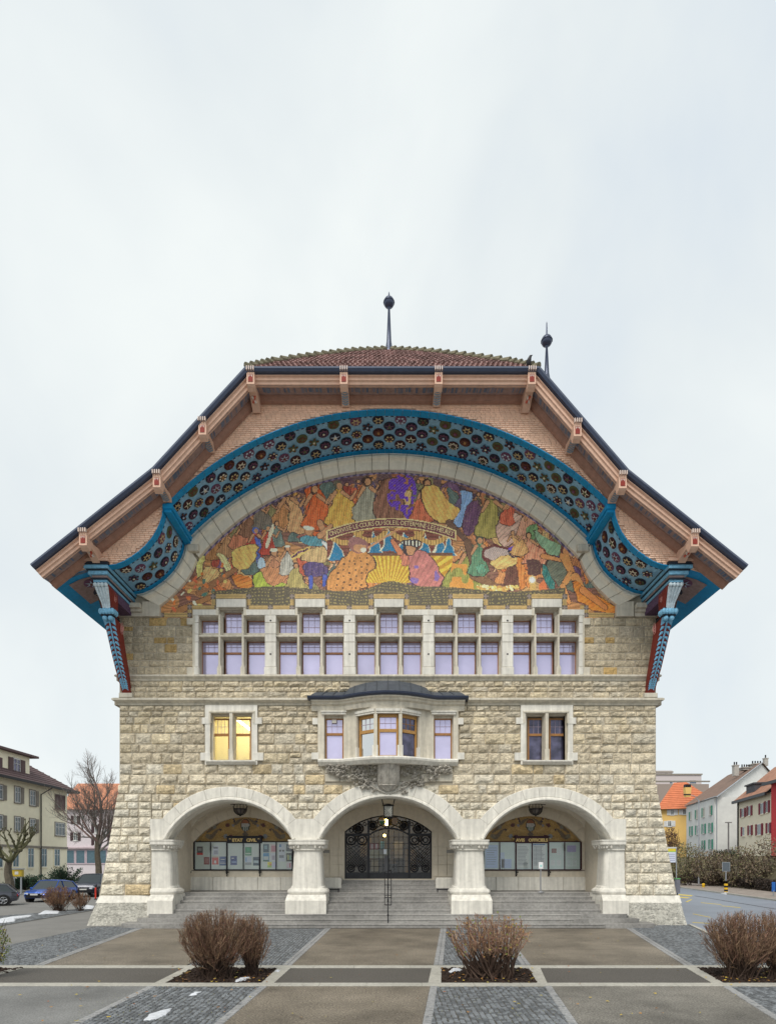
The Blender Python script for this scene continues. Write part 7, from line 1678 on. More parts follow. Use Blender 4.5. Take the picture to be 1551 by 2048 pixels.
    for sgn in (-1, 1):
        mb = MB(); a, b = sorted((sgn * w_ * .48, sgn * w_ * .84)); zz = hood * .70; mb.loft([[(h - .10, a, zz - .06), (h - .10, b, zz - .05), (h - .10, b, zz + .07), (h - .10, a, zz + .05)], [(h - .01 if abs(a) < abs(b) else h - .09, a, zz - .06), (h - .01 if abs(b) < abs(a) else h - .09, b, zz - .05), (h - .01 if abs(b) < abs(a) else h - .09, b, zz + .07), (h - .01 if abs(a) < abs(b) else h - .09, a, zz + .05)]]); T(mb).build('headlight', LAMP, root)
        mb = MB(); mb.bbox(-.12, .12, 0, .1, -.07, .07, .03); mb.v = [(xs[5][0] - .25 - v[1], sgn * (w_ + .09) + v[0] * .8, belt + .03 + v[2]) for v in mb.v]; T(mb).build('mirror', paint, root)
        mb = MB(); a, b = sorted((sgn * w_ * .5, sgn * w_ * .88)); mb.box(-h - .005, -h + .08, a, b, belt * .66, belt * .84); T(mb).build('tail_light', TAILM, root)
    mb = MB(); mb.box(h - .06, h + .012, -w_ * .46, w_ * .46, hood * .52, hood * .72); T(mb).build('grille', TRIM, root); mb = MB(); mb.box(h - .05, h + .02, -w_ * .66, w_ * .66, zb + .06, zb + .24); T(mb).build('lower_grille', TRIM, root)
    mb = MB()
    if suv:
        for k in range(7): yy = -w_ * .40 + k * w_ * .133; mb.box(h + .012, h + .03, yy - .03, yy + .03, hood * .55, hood * .70)
    else: mb.tube([(h + .02, -w_ * .46, hood * .72), (h + .03, 0, hood * .73), (h + .02, w_ * .46, hood * .72)], .015, 4)
    T(mb).build('grille_trim', RIM, root); mb = MB(); mb.box(h + .02, h + .035, -.26, .26, zb + .24, zb + .34); T(mb).build('number_plate', mat('white_plate', (.6, .6, .58), .5, vary=0), root)
    mb = MB()
    for sgn in (-1, 1): mb.tube([(-h * .5, sgn * w_ * 1.003, zb + .16), (h * .5, sgn * w_ * 1.003, zb + .13)], .018, 4); mb.box(-.55, -.38, sgn * w_ * 1.0 - .015, sgn * w_ * 1.0 + .015, belt * .86, belt * .89); mb.box(.45, .62, sgn * w_ * 1.0 - .015, sgn * w_ * 1.0 + .015, belt * .86, belt * .89)
    T(mb).build('side_trim', RIM, root); settle(root)
car('parked_car', 'bright blue estate car parked nose out behind the reddish shrub', (-24.4, 16.3), rad(-90), 4.3, 1.8, 1.46, PAINTB)
car('parked_car', 'dark grey hatchback cut off by the left edge, tail to the blue car', (-26.1, 11.2), rad(-152), 4.2, 1.8, 1.46, PAINTG)
car('parked_suv', 'dark navy off-road car with upright grille parked by the red bollard', (-24.2, 22.2), rad(-83), 4.7, 1.92, 1.78, PAINTK, True)

# ================================================================== street furniture
def simple(name, label, cat, px, d, build, group=None):
    x, y = at(px, d); r_ = thing(name, label, cat, (x, y, 0), group); build(r_, x, y); settle(r_)
def zd(py, d): return EYE + (1722 - py) * d / F
def f(r_, x, y):
    m = MB(); m.tube([(x, y, 0), (x, y, .82)], .06, 8); m.build('post', mat('red_plastic', (.60, .05, .03), .5), r_); m = MB(); m.lathe((x, y, 0), [(.11, 0), (.10, .05), (.06, .07)], 10); m.build('foot', TRIM, r_); m = MB(); m.ball((x, y, .83), .06, 6); m.build('cap', MATS['red_plastic'], r_)
simple('bollard', 'slim red bollard beside the dark off-road car', 'bollard', 192, 44.5, f)
GALV = mat('galvanised_steel', (.36, .38, .41), .5, metal=.5, vary=.1)
def f(r_, x, y):
    m = MB(); m.tube([(x, y, 0), (x, y, 8), (x, y, zd(1600, 72))], [.11, .08, .06], 8); m.build('pole', GALV, r_); m = MB(); m.tube([(x, y, zd(1603, 72)), (x - .4, y, zd(1593, 72)), (x - 1.1, y, zd(1589, 72))], .04, 6); m.build('arm', GALV, r_); m = MB(); m.bbox(x - 1.8, x - 1.0, y - .12, y + .12, zd(1590, 72) - .04, zd(1590, 72) + .12, .03); m.build('lamp_head', TRIM, r_)
simple('street_lamp', 'tall grey street lamp in front of the white house with green shutters', 'street lamp', 1397, 72, f)
def f(r_, x, y):
    m = MB(); m.tube([(x, y, 1.1), (x, y, zd(1740, 53))], .045, 6); m.build('pole', GALV, r_); m = MB(); a, b = at(1444, 53)[0], at(1458, 53)[0]; m.bbox(a, b, y - .06, y + .02, zd(1742, 53), zd(1725, 53), .02); m.build('sign_panel', mat('grey_sign_back', (.10, .12, .14), .5), r_)
    m = MB(); m.box(a - .03, b + .03, y - .045, y + .0, zd(1742, 53) - .03, zd(1725, 53) + .03); m.build('panel_rim', GALV, r_)
    for k in range(5): m = MB(); z0 = k * .17; m.lathe((x, y, 0), [(.15, z0), (.15, z0 + .165)], 12); m.build('striped_ring', mat('yellow_plastic', (.75, .45, .02), .5) if k % 2 == 0 else TRIM, r_)
simple('traffic_island_post', 'dark square sign on a pole with a yellow and black striped foot', 'sign', 1451, 53, f)
def f(r_, x, y):
    m = MB(); m.tube([(x, y, 0), (x, y, zd(1694, 50))], .04, 6); m.build('pole', GALV, r_); a, b = at(1331, 50)[0], at(1350, 50)[0]
    m = MB(); m.bbox(a, b, y - .06, y - .02, zd(1725, 50), zd(1702, 50), .01, (.62, .66, .78)); m.box(a, b, y - .06, y - .02, zd(1702, 50), zd(1697, 50), (.72, .55, .05)); m.box(a, b, y - .065, y - .0, zd(1704, 50), zd(1702, 50), (.35, .55, .08)); m.box(a, b + .05, y - .07, y + .0, zd(1697, 50), zd(1694, 50), (.55, .55, .55))
    for k in range(4): m.box(a + .1, b - .08, y - .064, y - .06, zd(1709 + 4 * k, 50), zd(1708 + 4 * k, 50), (.2, .2, .35))
    m.build('stop_sign_panel', FLAT, r_)
simple('bus_stop_sign', 'white bus stop board with yellow and green head beside the right buttress', 'bus stop sign', 1352, 50, f)
def f(r_, x, y):
    m = MB(); m.box(x - .15, x + .15, y - .15, y + .15, .25, 1.35); m.build('bin_body', mat('bin_steel', (.20, .20, .23), .5, metal=.4), r_); m = MB(); m.bbox(x - .18, x + .18, y - .18, y + .18, 1.35, 1.45, .03); m.build('bin_lid', mat('green_lid', (.10, .30, .10), .5), r_); m = MB(); m.tube([(x, y, 0), (x, y, .3)], .04, 6); m.build('post', TRIM, r_)
simple('litter_bin', 'narrow grey litter bin with green lid beside the right buttress', 'litter bin', 1354, 49, f)
def f(r_, x, y):
    m = MB(); m.tube([(x, y, 1.6), (x, y, zd(1645, 66))], .09, 6); m.build('pole', mat('weathered_post', (.16, .15, .15), .8), r_); m = MB(); m.box(x - .35, x + .35, y - .05, y + .05, zd(1646, 66), zd(1644, 66)); m.build('cross_arm', MATS['weathered_post'], r_); m = MB(); m.tube([(x, y, 0), (x, y, 1.6)], .12, 6); m.build('base', MATS['weathered_post'], r_)
simple('utility_post', 'grey post with short cross arm in front of the blank white gable', 'post', 1456, 66, f)
def f(r_, x, y):
    m = MB(); m.tube([(x, y, 0), (x, y, .55)], .05, 6); m.build('post', GALV, r_); m = MB(); m.bbox(x - .14, x + .14, y - .04, y, .9 - .45, 1.2, .02); m.build('sign_panel', mat('blue_sign', (.02, .12, .42), .5), r_)
simple('small_blue_sign', 'tiny blue sign low in the hedge at the right edge', 'sign', 1546, 47, f)
def f(r_, x, y):
    m = MB(); m.lathe((x, y, 0), [(.16, .1), (.15, .45), (.1, .5)], 10); m.build('post', MATS['yellow_plastic'], r_); m = MB(); m.lathe((x, y, 0), [(.17, .2), (.165, .27)], 10); m.build('band', TRIM, r_)
simple('yellow_marker', 'short faded yellow marker on the far pavement', 'marker', 1406, 63, f)
def f(r_, x, y):
    a, b = at(25, 52)[0], at(46, 52)[0]; m = MB(); m.bbox(a, b, y - .1, y + .2, zd(1753, 52), zd(1739, 52), .02); m.build('box_body', mat('yellow_box', (.50, .36, .04), .5, vary=.3, scale=3), r_); m = MB(); m.box(a - .05, b + .05, y - .16, y + .25, zd(1739, 52), zd(1737, 52)); m.build('box_roof', GALV, r_)
    m = MB(); m.box(a + .1, a + .2, y, y + .1, 0, zd(1753, 52)); m.box(b - .2, b - .1, y, y + .1, 0, zd(1753, 52)); m.build('stand', GALV, r_); m = MB(); m.box(a + .3, b - .3, y - .11, y - .1, zd(1749, 52), zd(1743, 52)); m.build('notice', mat('white_plate'), r_)
simple('news_box', 'yellow box with grey roof in front of the cream building', 'box', 35, 52, f)

# ================================================================== neighbouring buildings
class PW:
    def __init__(s, pa, da, pb, db):
        s.A = Vector(at(pa, da)); s.B = Vector(at(pb, db)); s.u = (s.B - s.A).normalized(); s.L = (s.B - s.A).length; s.n = Vector((s.u.y, -s.u.x))
        if s.n.dot(Vector((0, CY)) - s.A) < 0: s.n = -s.n
    def uz(s, px, py):
        k = (px - 776) / F; C = Vector((0, CY)); r = Vector((k, 1)); den = r.x * s.u.y - r.y * s.u.x; w_ = s.A - C; t = (w_.x * s.u.y - w_.y * s.u.x) / den
        p = C + r * t; return (p - s.A).dot(s.u), EYE + (1722 - py) * t / F
    def pt(s, u, n, z): p = s.A + s.u * u + s.n * n; return (p.x, p.y, z)
    def ubox(s, mb, u0, u1, n0, n1, z0, z1, col=None):
        mb.mesh([s.pt(u, n, z) for z in (z0, z1) for u, n in ((u0, n0), (u1, n0), (u1, n1), (u0, n1))], [(0, 3, 2, 1), (4, 5, 6, 7), (0, 1, 5, 4), (1, 2, 6, 5), (2, 3, 7, 6), (3, 0, 4, 7)], col)
    def rect(s, px0, py0, px1, py1): (u0, _), (u1, _) = s.uz(px0, 0), s.uz(px1, 0); m = (px0 + px1) / 2; return min(u0, u1), max(u0, u1), s.uz(m, py1)[1], s.uz(m, py0)[1]
    def window(s, root, px0, py0, px1, py1, fr, gl, sh=None, shs='LR', mull=1, sillm=None, deep=0, closed=False, shw=None):
        u0, u1, z0, z1 = s.rect(px0, py0, px1, py1); w_ = (u1 - u0)
        mb = MB(); t = .07; s.ubox(mb, u0, u0 + t, -.06, .06, z0, z1); s.ubox(mb, u1 - t, u1, -.06, .06, z0, z1); s.ubox(mb, u0 + t, u1 - t, -.06, .06, z1 - t, z1); s.ubox(mb, u0 + t, u1 - t, -.06, .06, z0, z0 + t)
        for k in range(1, mull + 1): uu = lerp(u0, u1, k / (mull + 1)); s.ubox(mb, uu - .035, uu + .035, -.06, .055, z0 + t, z1 - t)
        if mull and not closed: s.ubox(mb, u0 + t, u1 - t, -.06, .045, lerp(z0, z1, .66) - .025, lerp(z0, z1, .66) + .025)
        w = mb.build('window', fr, root); mb = MB(); s.ubox(mb, u0 + t, u1 - t, -.05, .015, z0 + t, z1 - t); mb.build('pane', gl, w)
        mb = MB(); s.ubox(mb, u0 - .12, u1 + .12, -.02, .12, z0 - .12, z0 - .01); mb.build('sill', sillm or fr, w)
        mb = MB(); s.ubox(mb, u0 - .10, u0, -.02, .045, z0, z1 + .1); s.ubox(mb, u1, u1 + .1, -.02, .045, z0, z1 + .1); s.ubox(mb, u0, u1, -.02, .045, z1, z1 + .1); mb.build('surround', sillm or fr, w)
        if sh:
            ww = shw or w_ * .5
            for c in shs:
                mb = MB(); a, b = (u0 - ww - .02, u0 - .02) if c == 'L' else (u1 + .02, u1 + ww + .02); s.ubox(mb, a, b, .02, .09, z0 - .03, z1 + .03); n_ = 9
                for k in range(n_): za = lerp(z0, z1, (k + .15) / n_); s.ubox(mb, a + .05, b - .05, .09, .11, za, za + (z1 - z0) / n_ * .55)
                mb.build('shutter', sh, w)
        return w
def shell(pw, depth, z0, z1, name, m, root):
    mb = MB(); pw.ubox(mb, 0, pw.L, -depth, 0, z0, z1); return mb.build(name, m, root)
WHITEF = mat('white_window_frame', (.66, .66, .64), .6, vary=.05)
# cream building on the left: wall running away beside the street
B = thing('cream_building', 'cream plastered office building with dark tiled hip roof and drainpipe, left edge', 'building', (-40, 30, 0)); CREAM = mat('cream_plaster', (.92, .86, .66), .9, vary=.05, scale=1.5, bump=.1, stain=.06)
w1 = PW(-120, 50.1, 135, 70); zE = 11.0
fwl = shell(w1, 16, 0, zE, 'wall', CREAM, B)
mb = MB(); e = .9; A, C = w1.pt(-2, e, zE), w1.pt(w1.L + e, e, zE); D = w1.pt(w1.L + e, -17, zE); E_ = w1.pt(-2, -17, zE); r1, r2 = w1.pt(-2, -8, zE + 6.2), w1.pt(w1.L - 7.5, -8, zE + 6.2)
mb.mesh([A, C, D, E_, r1, r2], [(0, 1, 5, 4), (1, 2, 5), (2, 3, 4, 5), (0, 3, 2, 1)]); DTILE = mat('brown_roof_tiles', (.13, .085, .085), .75, vary=.3, scale=6, bump=.4); rfc = mb.build('roof', DTILE, B)
mb = MB(); w1.ubox(mb, -2, w1.L + e + .1, e - .05, e + .12, zE - .2, zE + .05); w1.ubox(mb, w1.L + e - .02, w1.L + e + .12, -17, e, zE - .2, zE + .05); mb.build('gutter', TRIM, rfc)
for k in range(1, 20):
    t = k / 20; mb = MB(); a, b = Vector(A).lerp(Vector(r1), t), Vector(C).lerp(Vector(r2), t); c = Vector(D).lerp(Vector(r2), t); mb.tube([a + Vector((0, 0, .03)), b + Vector((0, 0, .03))], .035, 4); mb.build('tile_course', DTILE, rfc)
# dormer storey
wd_ = PW(-120, 51.2, 60, 63.8); mb = MB(); z0, z1 = wd_.uz(30, 1553)[1] - .3, wd_.uz(30, 1507)[1]; wd_.ubox(mb, 0, wd_.L, -4, 0, z0 - 1, z1); mb.build('dormer', CREAM, B)
mb = MB(); wd_.ubox(mb, -1, wd_.L + .7, -4, .6, z1, z1 + .22); mb.build('dormer_roof', DTILE, B)
SHBR = mat('brown_shutter', (.13, .085, .085), .7, vary=.1)
wd_.window(B, 27, 1518, 41, 1546, WHITEF, DGLASS, SHBR, 'LR', 1, shw=.75); wd_.window(B, -20, 1512, -6, 1541, WHITEF, DGLASS, SHBR, 'LR', 1, shw=.75)
DG2 = mat('grey_glass', (.10, .12, .13), .08, metal=.4, vary=.2, spec=.8); GSURR = mat('grey_surround', (.27, .245, .21), .9)
for (a, b, c, d) in ((-10, 1569, 6, 1598), (30, 1574, 41, 1605), (60, 1581, 71, 1611), (30, 1634, 41, 1663), (60, 1638, 71, 1665), (-10, 1630, 6, 1659)):
    w1.window(B, a, b, c, d, WHITEF, DG2, GSURR, 'R', 1, GSURR, shw=.55)
w1.window(B, 111, 1591, 130, 1619, SHBR, SHBR, None, '', 0, GSURR, closed=True); w1.window(B, 111, 1646, 130, 1671, WHITEF, DG2, None, '', 2, GSURR)
for (a, b, c, d) in ((26, 1694, 38, 1734), (56, 1696, 68, 1735), (83, 1697, 94, 1734), (109, 1698, 120, 1732), (-10, 1692, 6, 1735)): w1.window(B, a, b, c, d, WHITEF, mat('teal_grey_glass', (.10, .16, .19), .08, metal=.4, vary=.2), None, '', 1, CREAM)
mb = MB(); z = w1.uz(60, 1693)[1]; w1.ubox(mb, 0, w1.L, 0, .14, z - .12, z + .1); mb.build('string_course', GSURR, B)
mb = MB(); u, _ = w1.uz(81, 1600); x_, y_, _z = w1.pt(u, .12, 0); mb.tube([(x_, y_, 0), (x_, y_, zE - 1.0), w1.pt(u + 1.2, .7, zE - .1)], .07, 6); mb.build('drainpipe', TRIM, B)
settle(B)
# purple house
B = thing('purple_house', 'mauve house with orange tiled roof behind the bare tree', 'house', at(180, 100) + (0,)); PUR = mat('mauve_plaster', (.62, .565, .59), .9, vary=.06, stain=.05); w2 = PW(125, 100, 275, 100)
shell(w2, 12, 0, zd(1617, 100), 'wall', PUR, B); OT = mat('orange_tiles', (.58, .27, .17), .8, vary=.22, scale=2.5, bump=.3)
mb = MB(); z0, z1 = zd(1618, 100) - .1, zd(1567, 106); yy = w2.A.y; mb.mesh([(w2.A.x - .5, yy - .6, z0), (w2.B.x + 1, yy - .6, z0), (w2.B.x + 1, yy + 6, z1), (w2.A.x - .5, yy + 6, z1), (w2.A.x - .5, yy + 12.6, z0), (w2.B.x + 1, yy + 12.6, z0)], [(0, 1, 2, 3), (3, 2, 5, 4), (0, 3, 4), (1, 5, 2), (0, 4, 5, 1)]); r2_ = mb.build('roof', OT, B)
for k in range(0, 22):
    t = k / 22; mb = MB(); mb.box(w2.A.x - .5, w2.B.x + 1, yy - .6 + 6.6 * t - .03, yy - .6 + 6.6 * (t + .8 / 22), lerp(z0, z1, t) + .0, lerp(z0, z1, t) + .09); mb.build('tile_course', mat('orange_course_tiles', (.62, .30, .18), .8, vary=.3, scale=3), r2_)  # tile courses in a slightly paler orange than the roof beneath
DKS = mat('dark_brown_shutter', (.06, .035, .04), .7)
for (a, b, c, d) in ((149, 1632, 155, 1648), (187, 1622, 193, 1632), (190, 1648, 196, 1666), (222, 1631, 228, 1648), (148, 1665, 156, 1681), (222, 1665, 228, 1681), (190, 1665 + 8, 196, 1690)): w2.window(B, a, b, c, d, WHITEF, DG2, DKS, 'LR', 1, WHITEF, shw=.5)
mb = MB(); w2.ubox(mb, 0, w2.L, 0, .5, zd(1697, 100), zd(1694, 100)); mb.build('shopfront_band', mat('pink_band', (.52, .42, .45), .8), B)
for k, (a, b) in enumerate(((134, 150), (153, 171), (174, 192), (196, 214))): w2.window(B, a, 1700, b, 1727, mat('pink_frame', (.46, .38, .42), .7), mat('teal_grey_glass'), None, '', 0, MATS['pink_frame'])
settle(B)
# right side: white house with green shutters
WHP = mat('white_plaster', (.66, .665, .65), .9, vary=.07, scale=.8, stain=.10, bump=.1); GSH = mat('green_shutter', (.035, .26, .17), .6, vary=.08); HILL = 0
B = thing('white_house', 'tall white house with green shutters and big blank gable', 'house', at(1428, 98) + (0,)); w3 = PW(1372, 113, 1428, 98); w3g = PW(1428, 98, 1600, 104); zE = w3.uz(1400, 1603)[1]
zap = zd(1526, 101); uap = w3g.uz(1521, 0)[0]
mb = MB(); mb.mesh([w3g.pt(0, 0, 0), w3g.pt(w3g.L, 0, 0), w3g.pt(w3g.L, 0, zE - 1), w3g.pt(uap, 0, zap), w3g.pt(0, 0, zE)], [(0, 1, 2, 3, 4)]); mb.build('gable_wall', WHP, B)
shell(w3, 10, 0, zE, 'wall', WHP, B)
dv = Vector(w3.pt(0, 0, 0)) - Vector(w3.pt(w3.L, 0, 0)); ap = Vector(w3g.pt(uap, 0, zap)); cr = Vector(w3g.pt(-.5, .5, zE - .1)); far = Vector(w3g.pt(w3g.L, 0, zE - 1.2))
mb = MB(); o = Vector((0, -.4, .12)); mb.mesh([cr + o, ap + o, ap + dv + Vector((0, 0, .1)), cr + dv * 1.05 + Vector((-.3, 0, .1)), far + o, far + dv], [(0, 1, 2, 3), (1, 4, 5, 2)]); r3 = mb.build('roof', mat('brown_white_house_tiles', (.19, .125, .095), .8, vary=.25, scale=1.2, bump=.3), B)
mb = MB(); mb.tube([cr + o, cr + dv * 1.05], .1, 5); mb.tube([cr + o + Vector((.1, 0, -.1)), ap + o + Vector((0, -.02, -.1))], .10, 4); mb.build('gutter', GALV, r3)
def chimney(root, px, pt_, pb, d, w_, caps=3, m=None):
    x, y = at(px, d); mb = MB(); mb.box(x - w_, x + w_, y - w_, y + w_, zd(pb, d), zd(pt_, d)); mb.box(x - w_ * 1.2, x + w_ * 1.2, y - w_ * 1.2, y + w_ * 1.2, zd(pt_, d), zd(pt_, d) + .15); c = mb.build('chimney', m or mat('chimney_render', (.42, .40, .37), .9), root)
    for k in range(caps): mb = MB(); mb.tube([(x - w_ + (k + .5) * 2 * w_ / caps, y, zd(pt_, d) + .15), (x - w_ + (k + .5) * 2 * w_ / caps, y, zd(pt_, d) + .7)], .12, 6); mb.build('chimney_pot', TRIM, c)
chimney(r3, 1470, 1532, 1552, 103, .38, 2); chimney(r3, 1490, 1537, 1541, 104, .8, 4); chimney(r3, 1512, 1530, 1534, 104, .9, 4); chimney(r3, 1530, 1518, 1532, 104, .3, 1)
for (a, b, c, d, s_) in ((1405, 1616, 1409, 1634, 'L'), (1418, 1612, 1422, 1630, 'R'), (1405, 1648, 1409, 1667, 'LR'), (1419, 1646, 1423, 1665, 'LR'), (1405, 1681, 1408, 1699, 'LR'), (1419, 1679, 1423, 1698, 'LR'), (1380, 1653, 1383, 1671, 'LR'), (1392, 1651, 1396, 1669, 'L'), (1379.5, 1624, 1382, 1640, 'L'), (1391.5, 1620, 1395, 1637, 'L')): w3.window(B, a, b, c, d, WHITEF, mat('grey_blind', (.35, .34, .30), .7) if b < 1640 else DG2, GSH, s_, 0, mat('grey_stone_trim', (.5, .48, .44), .9), shw=.5)
mb = MB(); mb.tube([w3g.pt(.3, .15, 0), w3g.pt(.3, .15, zE)], .09, 5); mb.build('drainpipe', GALV, B)
mb = MB(); w3g.ubox(mb, .8, w3g.L * .9, 0, .1, zd(1712, 98), zd(1708, 98)); mb.build('plinth_band', GSURR, B); settle(B)
# cream house with maroon shutters
B = thing('cream_house', 'pale cream house with maroon shutters and a dark dormer', 'house', at(1476, 90) + (0,)); w4 = PW(1476, 90, 1541, 78); w4s = PW(1476, 90, 1476.5, 96); zE = w4.uz(1510, 1593)[1]; CR2 = mat('pale_cream_plaster', (.78, .71, .56), .9, vary=.05, stain=.05)
shell(w4, 9, 0, zE, 'wall', CR2, B); mb = MB(); e = .6; a, b = w4.pt(-.6, e, zE), w4.pt(w4.L, e, zE); c, d = w4.pt(w4.L, -5, zE + 5.0), w4.pt(-.6, -5, zE + 5.0); mb.mesh([a, b, c, d, w4.pt(-.6, -10, zE), w4.pt(w4.L, -10, zE)], [(0, 1, 2, 3), (3, 2, 5, 4), (0, 3, 4)]); r4 = mb.build('roof', mat('russet_tiles', (.34, .17, .11), .8, vary=.3, scale=1.5), B)
mb = MB(); w4.ubox(mb, -.7, w4.L, e - .1, e + .15, zE - .35, zE + .05); mb.build('gutter', mat('dark_slate_gutter', (.05, .055, .065), .5), r4)
mb = MB(); u, _ = w4.uz(1487, 0); w4.ubox(mb, u, u + 3.4, -4, -.3, zE, zE + 1.9); w4.ubox(mb, u - .2, u + 3.6, -4.2, -.1, zE + 1.9, zE + 2.1); mb.build('dormer', mat('dark_dormer', (.07, .07, .08), .7), r4)
MSH = mat('maroon_shutter', (.20, .012, .03), .6, vary=.08)
for (a, b, c, d, s_) in ((1483, 1617, 1488, 1634, 'LR'), (1496, 1612, 1501, 1631, 'LR'), (1520.5, 1606, 1527, 1628, 'LR'), (1531.5, 1602, 1535.5, 1625, 'LR'), (1484.5, 1654, 1489, 1672, 'L'), (1498, 1651, 1501.5, 1670, 'LR'), (1514, 1648, 1522, 1670, 'LR'), (1535, 1646, 1538.5, 1666, 'LR')): w4.window(B, a, b, c, d, WHITEF, DG2, MSH, s_, 0, CR2, shw=.6)
mb = MB(); mb.tube([w4.pt(.1, .12, 0), w4.pt(.1, .12, zE)], .1, 5); mb.build('drainpipe', TRIM, B); settle(B)
B = thing('red_house', 'bright red house wall cut off by the right edge', 'house', at(1542, 77) + (0,)); w5 = PW(1541.5, 77, 1620, 68); zE = w5.uz(1546, 1567)[1]; shell(w5, 8, 0, zE, 'wall', mat('red_plaster', (.55, .05, .06), .85, vary=.06), B); mb = MB(); w5.ubox(mb, -.5, w5.L, -8, .6, zE, zE + .3); w5.ubox(mb, -.8, w5.L, .6, .8, zE - .15, zE + .25); rr5 = mb.build('roof_edge', mat('dark_slate_gutter'), B)
mb = MB(); mb.mesh([w5.pt(-.5, .5, zE + .3), w5.pt(w5.L, .5, zE + .3), w5.pt(w5.L, -5, zE + 4), w5.pt(-.5, -5, zE + 4)], [(0, 1, 2, 3)]); mb.build('roof', MATS['russet_tiles'], B); settle(B)
# yellow house
B = thing('yellow_house', 'yellow house with bright orange hipped roof and white shutters', 'house', at(1350, 122) + (0,)); w6 = PW(1322, 122, 1380, 120); zE = zd(1617, 121); YE = mat('yellow_plaster', (.78, .52, .18), .9, vary=.04); shell(w6, 12, 0, zE, 'wall', YE, B)
mb = MB(); e = .9; a, b = w6.pt(-1, e, zE - .1), w6.pt(w6.L + 6, e, zE - .1); kz = zd(1578, 121); r_l, r_r = Vector(w6.pt(w6.L * .50, -6, zd(1566, 127))), Vector(w6.pt(w6.L * .95, -6, zd(1566, 127))); ll = w6.pt(-1, e, zE - .1)
mb.mesh([a, b, r_r, r_l, w6.pt(-1, -13, zE - .1), w6.pt(w6.L + 6, -13, zE - .1), w6.pt(-1 - 1.2, e, zE - 3.2), w6.pt(-2.2, -13, zE - 3.2)], [(0, 1, 2, 3), (0, 3, 4), (3, 2, 5, 4), (1, 5, 2), (6, 0, 4, 7)]); OR = mat('bright_orange_tiles', (.56, .185, .09), .8, vary=.15, scale=1.2); r6 = mb.build('roof', OR, B)
for k in range(1, 14): t = k / 14; mb = MB(); mb.tube([Vector(a).lerp(r_l, t) + Vector((0, -.02, .03)), Vector(b).lerp(r_r, t) + Vector((0, -.02, .03))], .06, 4); mb.build('tile_course', OR, r6)
x, y = at(1374, 117); mb = MB(); mb.loft([[(x - q, y - .4, z), (x + q, y - .4, z), (x + q, y + .5, z), (x - q, y + .5, z)] for q, z in ((.45, zd(1594, 117)), (.6, zd(1575, 117)))]); ch6 = mb.build('chimney', YE, r6); mb = MB(); mb.box(x - .5, x + .5, y - .4, y + .5, zd(1574.5, 117), zd(1569, 117)); mb.build('chimney_cap', TRIM, ch6)
WSH = mat('white_shutter', (.70, .71, .72), .7)
for (a, b, c, d) in ((1341, 1619, 1347, 1630), (1365, 1619, 1371, 1629), (1335, 1642, 1342, 1653)): w6.window(B, a, b, c, d, WHITEF, DG2, WSH, 'LR', 1, WHITEF, shw=.7)
settle(B)
B = thing('apartment_block', 'flat roofed beige and pink apartment block rising behind the yellow house', 'building', at(1350, 165) + (0,)); w7 = PW(1296, 165, 1417, 165); PKB = mat('pinkish_render', (.54, .49, .49), .9, vary=.03); BRB = mat('taupe_render', (.33, .27, .235), .9, vary=.03)
w7b = PW(1290, 160, 1417, 160); shell(w7b, 10, 0, zd(1568, 160), 'lower_wall', BRB, B); w7c = PW(1290, 164, 1402, 164); shell(w7c, 8, 0, zd(1550, 164), 'middle_wall', PKB, B); w7d = PW(1280, 168, 1344, 168); shell(w7d, 8, 0, zd(1541, 168), 'penthouse_wall', PKB, B)
for pw, a, b, c in ((w7b, 1290, 1417, 1568), (w7c, 1290, 1402, 1550), (w7d, 1280, 1344, 1541)): mb = MB(); pw.ubox(mb, 0, pw.L + .2, -.3, .25, zd(c, 164), zd(c, 164) + .35); mb.build('parapet', GSURR, B)
BG = mat('blue_grey_glass', (.16, .22, .30), .1, metal=.4); w7c.window(B, 1353, 1562, 1366, 1568, TRIM, BG, None, '', 1, PKB); w7c.window(B, 1379, 1561, 1391, 1567, TRIM, BG, None, '', 1, PKB); w7c.window(B, 1339, 1562.5, 1343.5, 1567, TRIM, BG, None, '', 0, PKB); w7d.window(B, 1329, 1547, 1334, 1552.5, TRIM, BG, None, '', 0, PKB); settle(B)
# bank, thicket and hedge along the right pavement
mb = MB()
a = [G(1250, 1757), G(1360, 1765), G(1551, 1786), G(1800, 1816)]
back = [(p[0] + 8, p[1] + 26) for p in a]
for (p, q), (r_, s_) in zip(zip(a, a[1:]), zip(back, back[1:])): mb.mesh([(p[0], p[1], .1), (q[0], q[1], .1), (s_[0], s_[1], 3.4), (r_[0], r_[1], 3.4)], [(0, 1, 2, 3)]); mb.mesh([(p[0], p[1], -.02), (q[0], q[1], -.02), (q[0], q[1], .1), (p[0], p[1], .1)], [(0, 1, 2, 3)])
for (r_, s_) in zip(back, back[1:]): mb.mesh([(r_[0], r_[1], 3.4), (s_[0], s_[1], 3.4), (s_[0] + 60, s_[1] + 60, 3.4), (r_[0] + 20, r_[1] + 120, 3.4)], [(0, 1, 2, 3)])
mb.build('bank', mat('winter_grass', (.10, .085, .05), .95, vary=.4, scale=2, bump=.5), kind='structure')
HB = [(.17, .13, .09), (.24, .175, .12), (.12, .09, .07), (.19, .17, .09)]; HG = [(.19, .19, .09), (.25, .22, .10), (.13, .13, .07), (.22, .16, .10)]; HD = [(.035, .025, .02), (.055, .04, .03), (.025, .022, .018), (.07, .05, .04)]
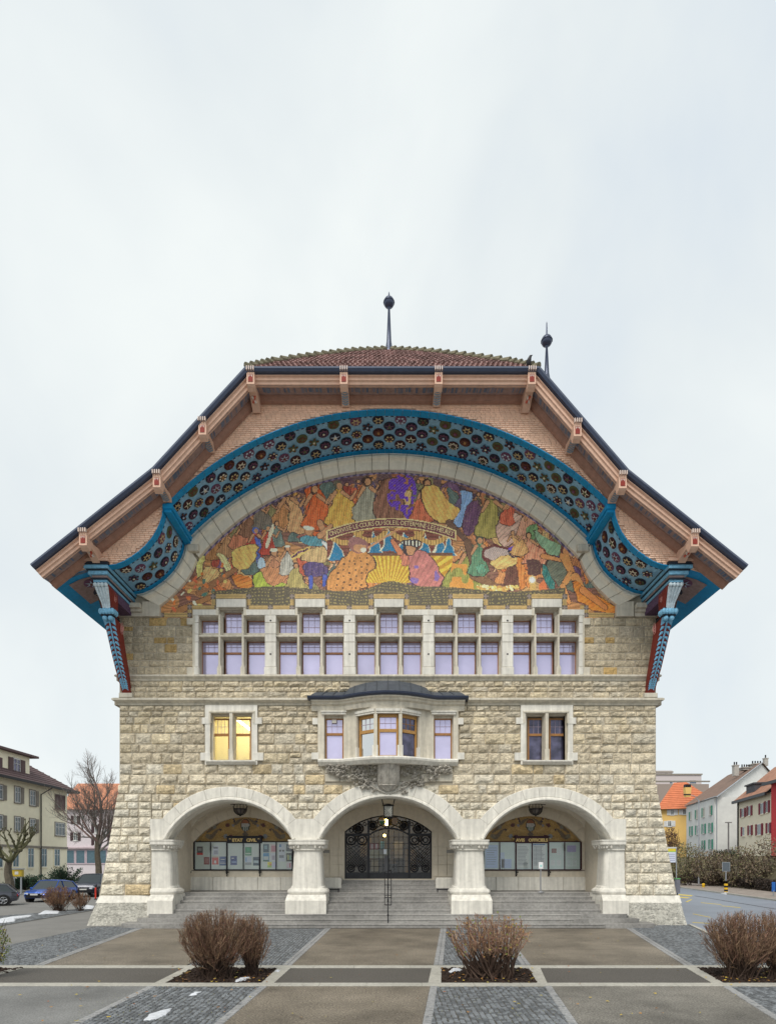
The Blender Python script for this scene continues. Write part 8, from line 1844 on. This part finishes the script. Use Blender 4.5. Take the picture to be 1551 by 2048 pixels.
def thick(label, px0, px1, pt_, pb, d, cols, seed, size=.13, n=2400):
    x0, y = at(px0, d); x1, _ = at(px1, d); zt, zb = zd(pt_, d), max(.1, zd(pb, d)); k = max(1, int((x1 - x0) / 2.2)); parts = []
    for i in range(k): parts.append((lerp(x0, x1, (i + .5) / k), y, (zt + zb) / 2 * (1 + .06 * math.sin(i * 2.1 + seed)), (x1 - x0) / k * .72, 1.3, (zt - zb) / 2 * 1.08))
    leaf_bush('roadside_bush', label, 'bush', parts, seed, cols, size, n)
thick('reddish bare bush beside the yellow house', 1330, 1352, 1655, 1720, 80, [(.15, .075, .05), (.10, .06, .045)], 31, .12, 1800)
thick('greenish loose thicket behind the bus stop sign', 1340, 1400, 1688, 1765, 68, HG, 32)
thick('brown thicket between lamp and dark sign', 1395, 1452, 1705, 1768, 66, HB, 33)
thick('olive brown bush behind the dark sign', 1448, 1505, 1695, 1772, 62, HB + HG[:1], 34)
thick('tall brown thicket at the right edge', 1495, 1580, 1678, 1780, 58, HB, 35)
def hedge(label, pts, h, seed):
    r_ = random.Random(seed); A, Bq = Vector(G(*pts[0])), Vector(G(*pts[1])); root = thing('hedge', label, 'hedge', (A.x, A.y, 0)); mb = MB(); sb = MB(); n_ = 7000
    for _ in range(n_):
        p = A.lerp(Bq, r_.random()) + Vector((r_.uniform(-.4, .4), r_.uniform(0, .9), r_.uniform(.1, h * r_.uniform(.85, 1.05)))); a = Vector([r_.gauss(0, 1) for _ in range(3)]).normalized() * .11; b = a.cross(Vector([r_.gauss(0, 1) for _ in range(3)])).normalized() * .05; mb.mesh([p - a, p + b, p + a, p - b], [(0, 1, 2, 3)], r_.choice(HD))
    for _ in range(600): p = A.lerp(Bq, r_.random()) + Vector((0, r_.uniform(0, .8), 0)); stick(sb, p, p + Vector((r_.gauss(0, .2), 0, h * r_.uniform(.7, 1.1))), .02, .008, (.06, .045, .035))
    mb.build('foliage', LEAF, root); sb.build('stems', TW1, root); settle(root)
hedge('dark clipped hedge along the far pavement, left stretch', ((1345, 1763), (1450, 1774)), 1.25, 41); hedge('dark clipped hedge along the far pavement, right stretch', ((1452, 1774), (1600, 1791)), 1.15, 42)
for k, px in enumerate((1431, 1443, 1451, 1461, 1469)): x, y = at(px, 72); leaf_bush('small_conifer', ('leftmost', 'second from the left', 'middle one', 'second from the right', 'rightmost')[k] + ' of the five small dark conifers below the blank gable', 'conifer', [(x, y, zd(1708, 72), .42, .4, .55)], 50 + k, EG, .09, 350, group='small conifers below the blank gable')
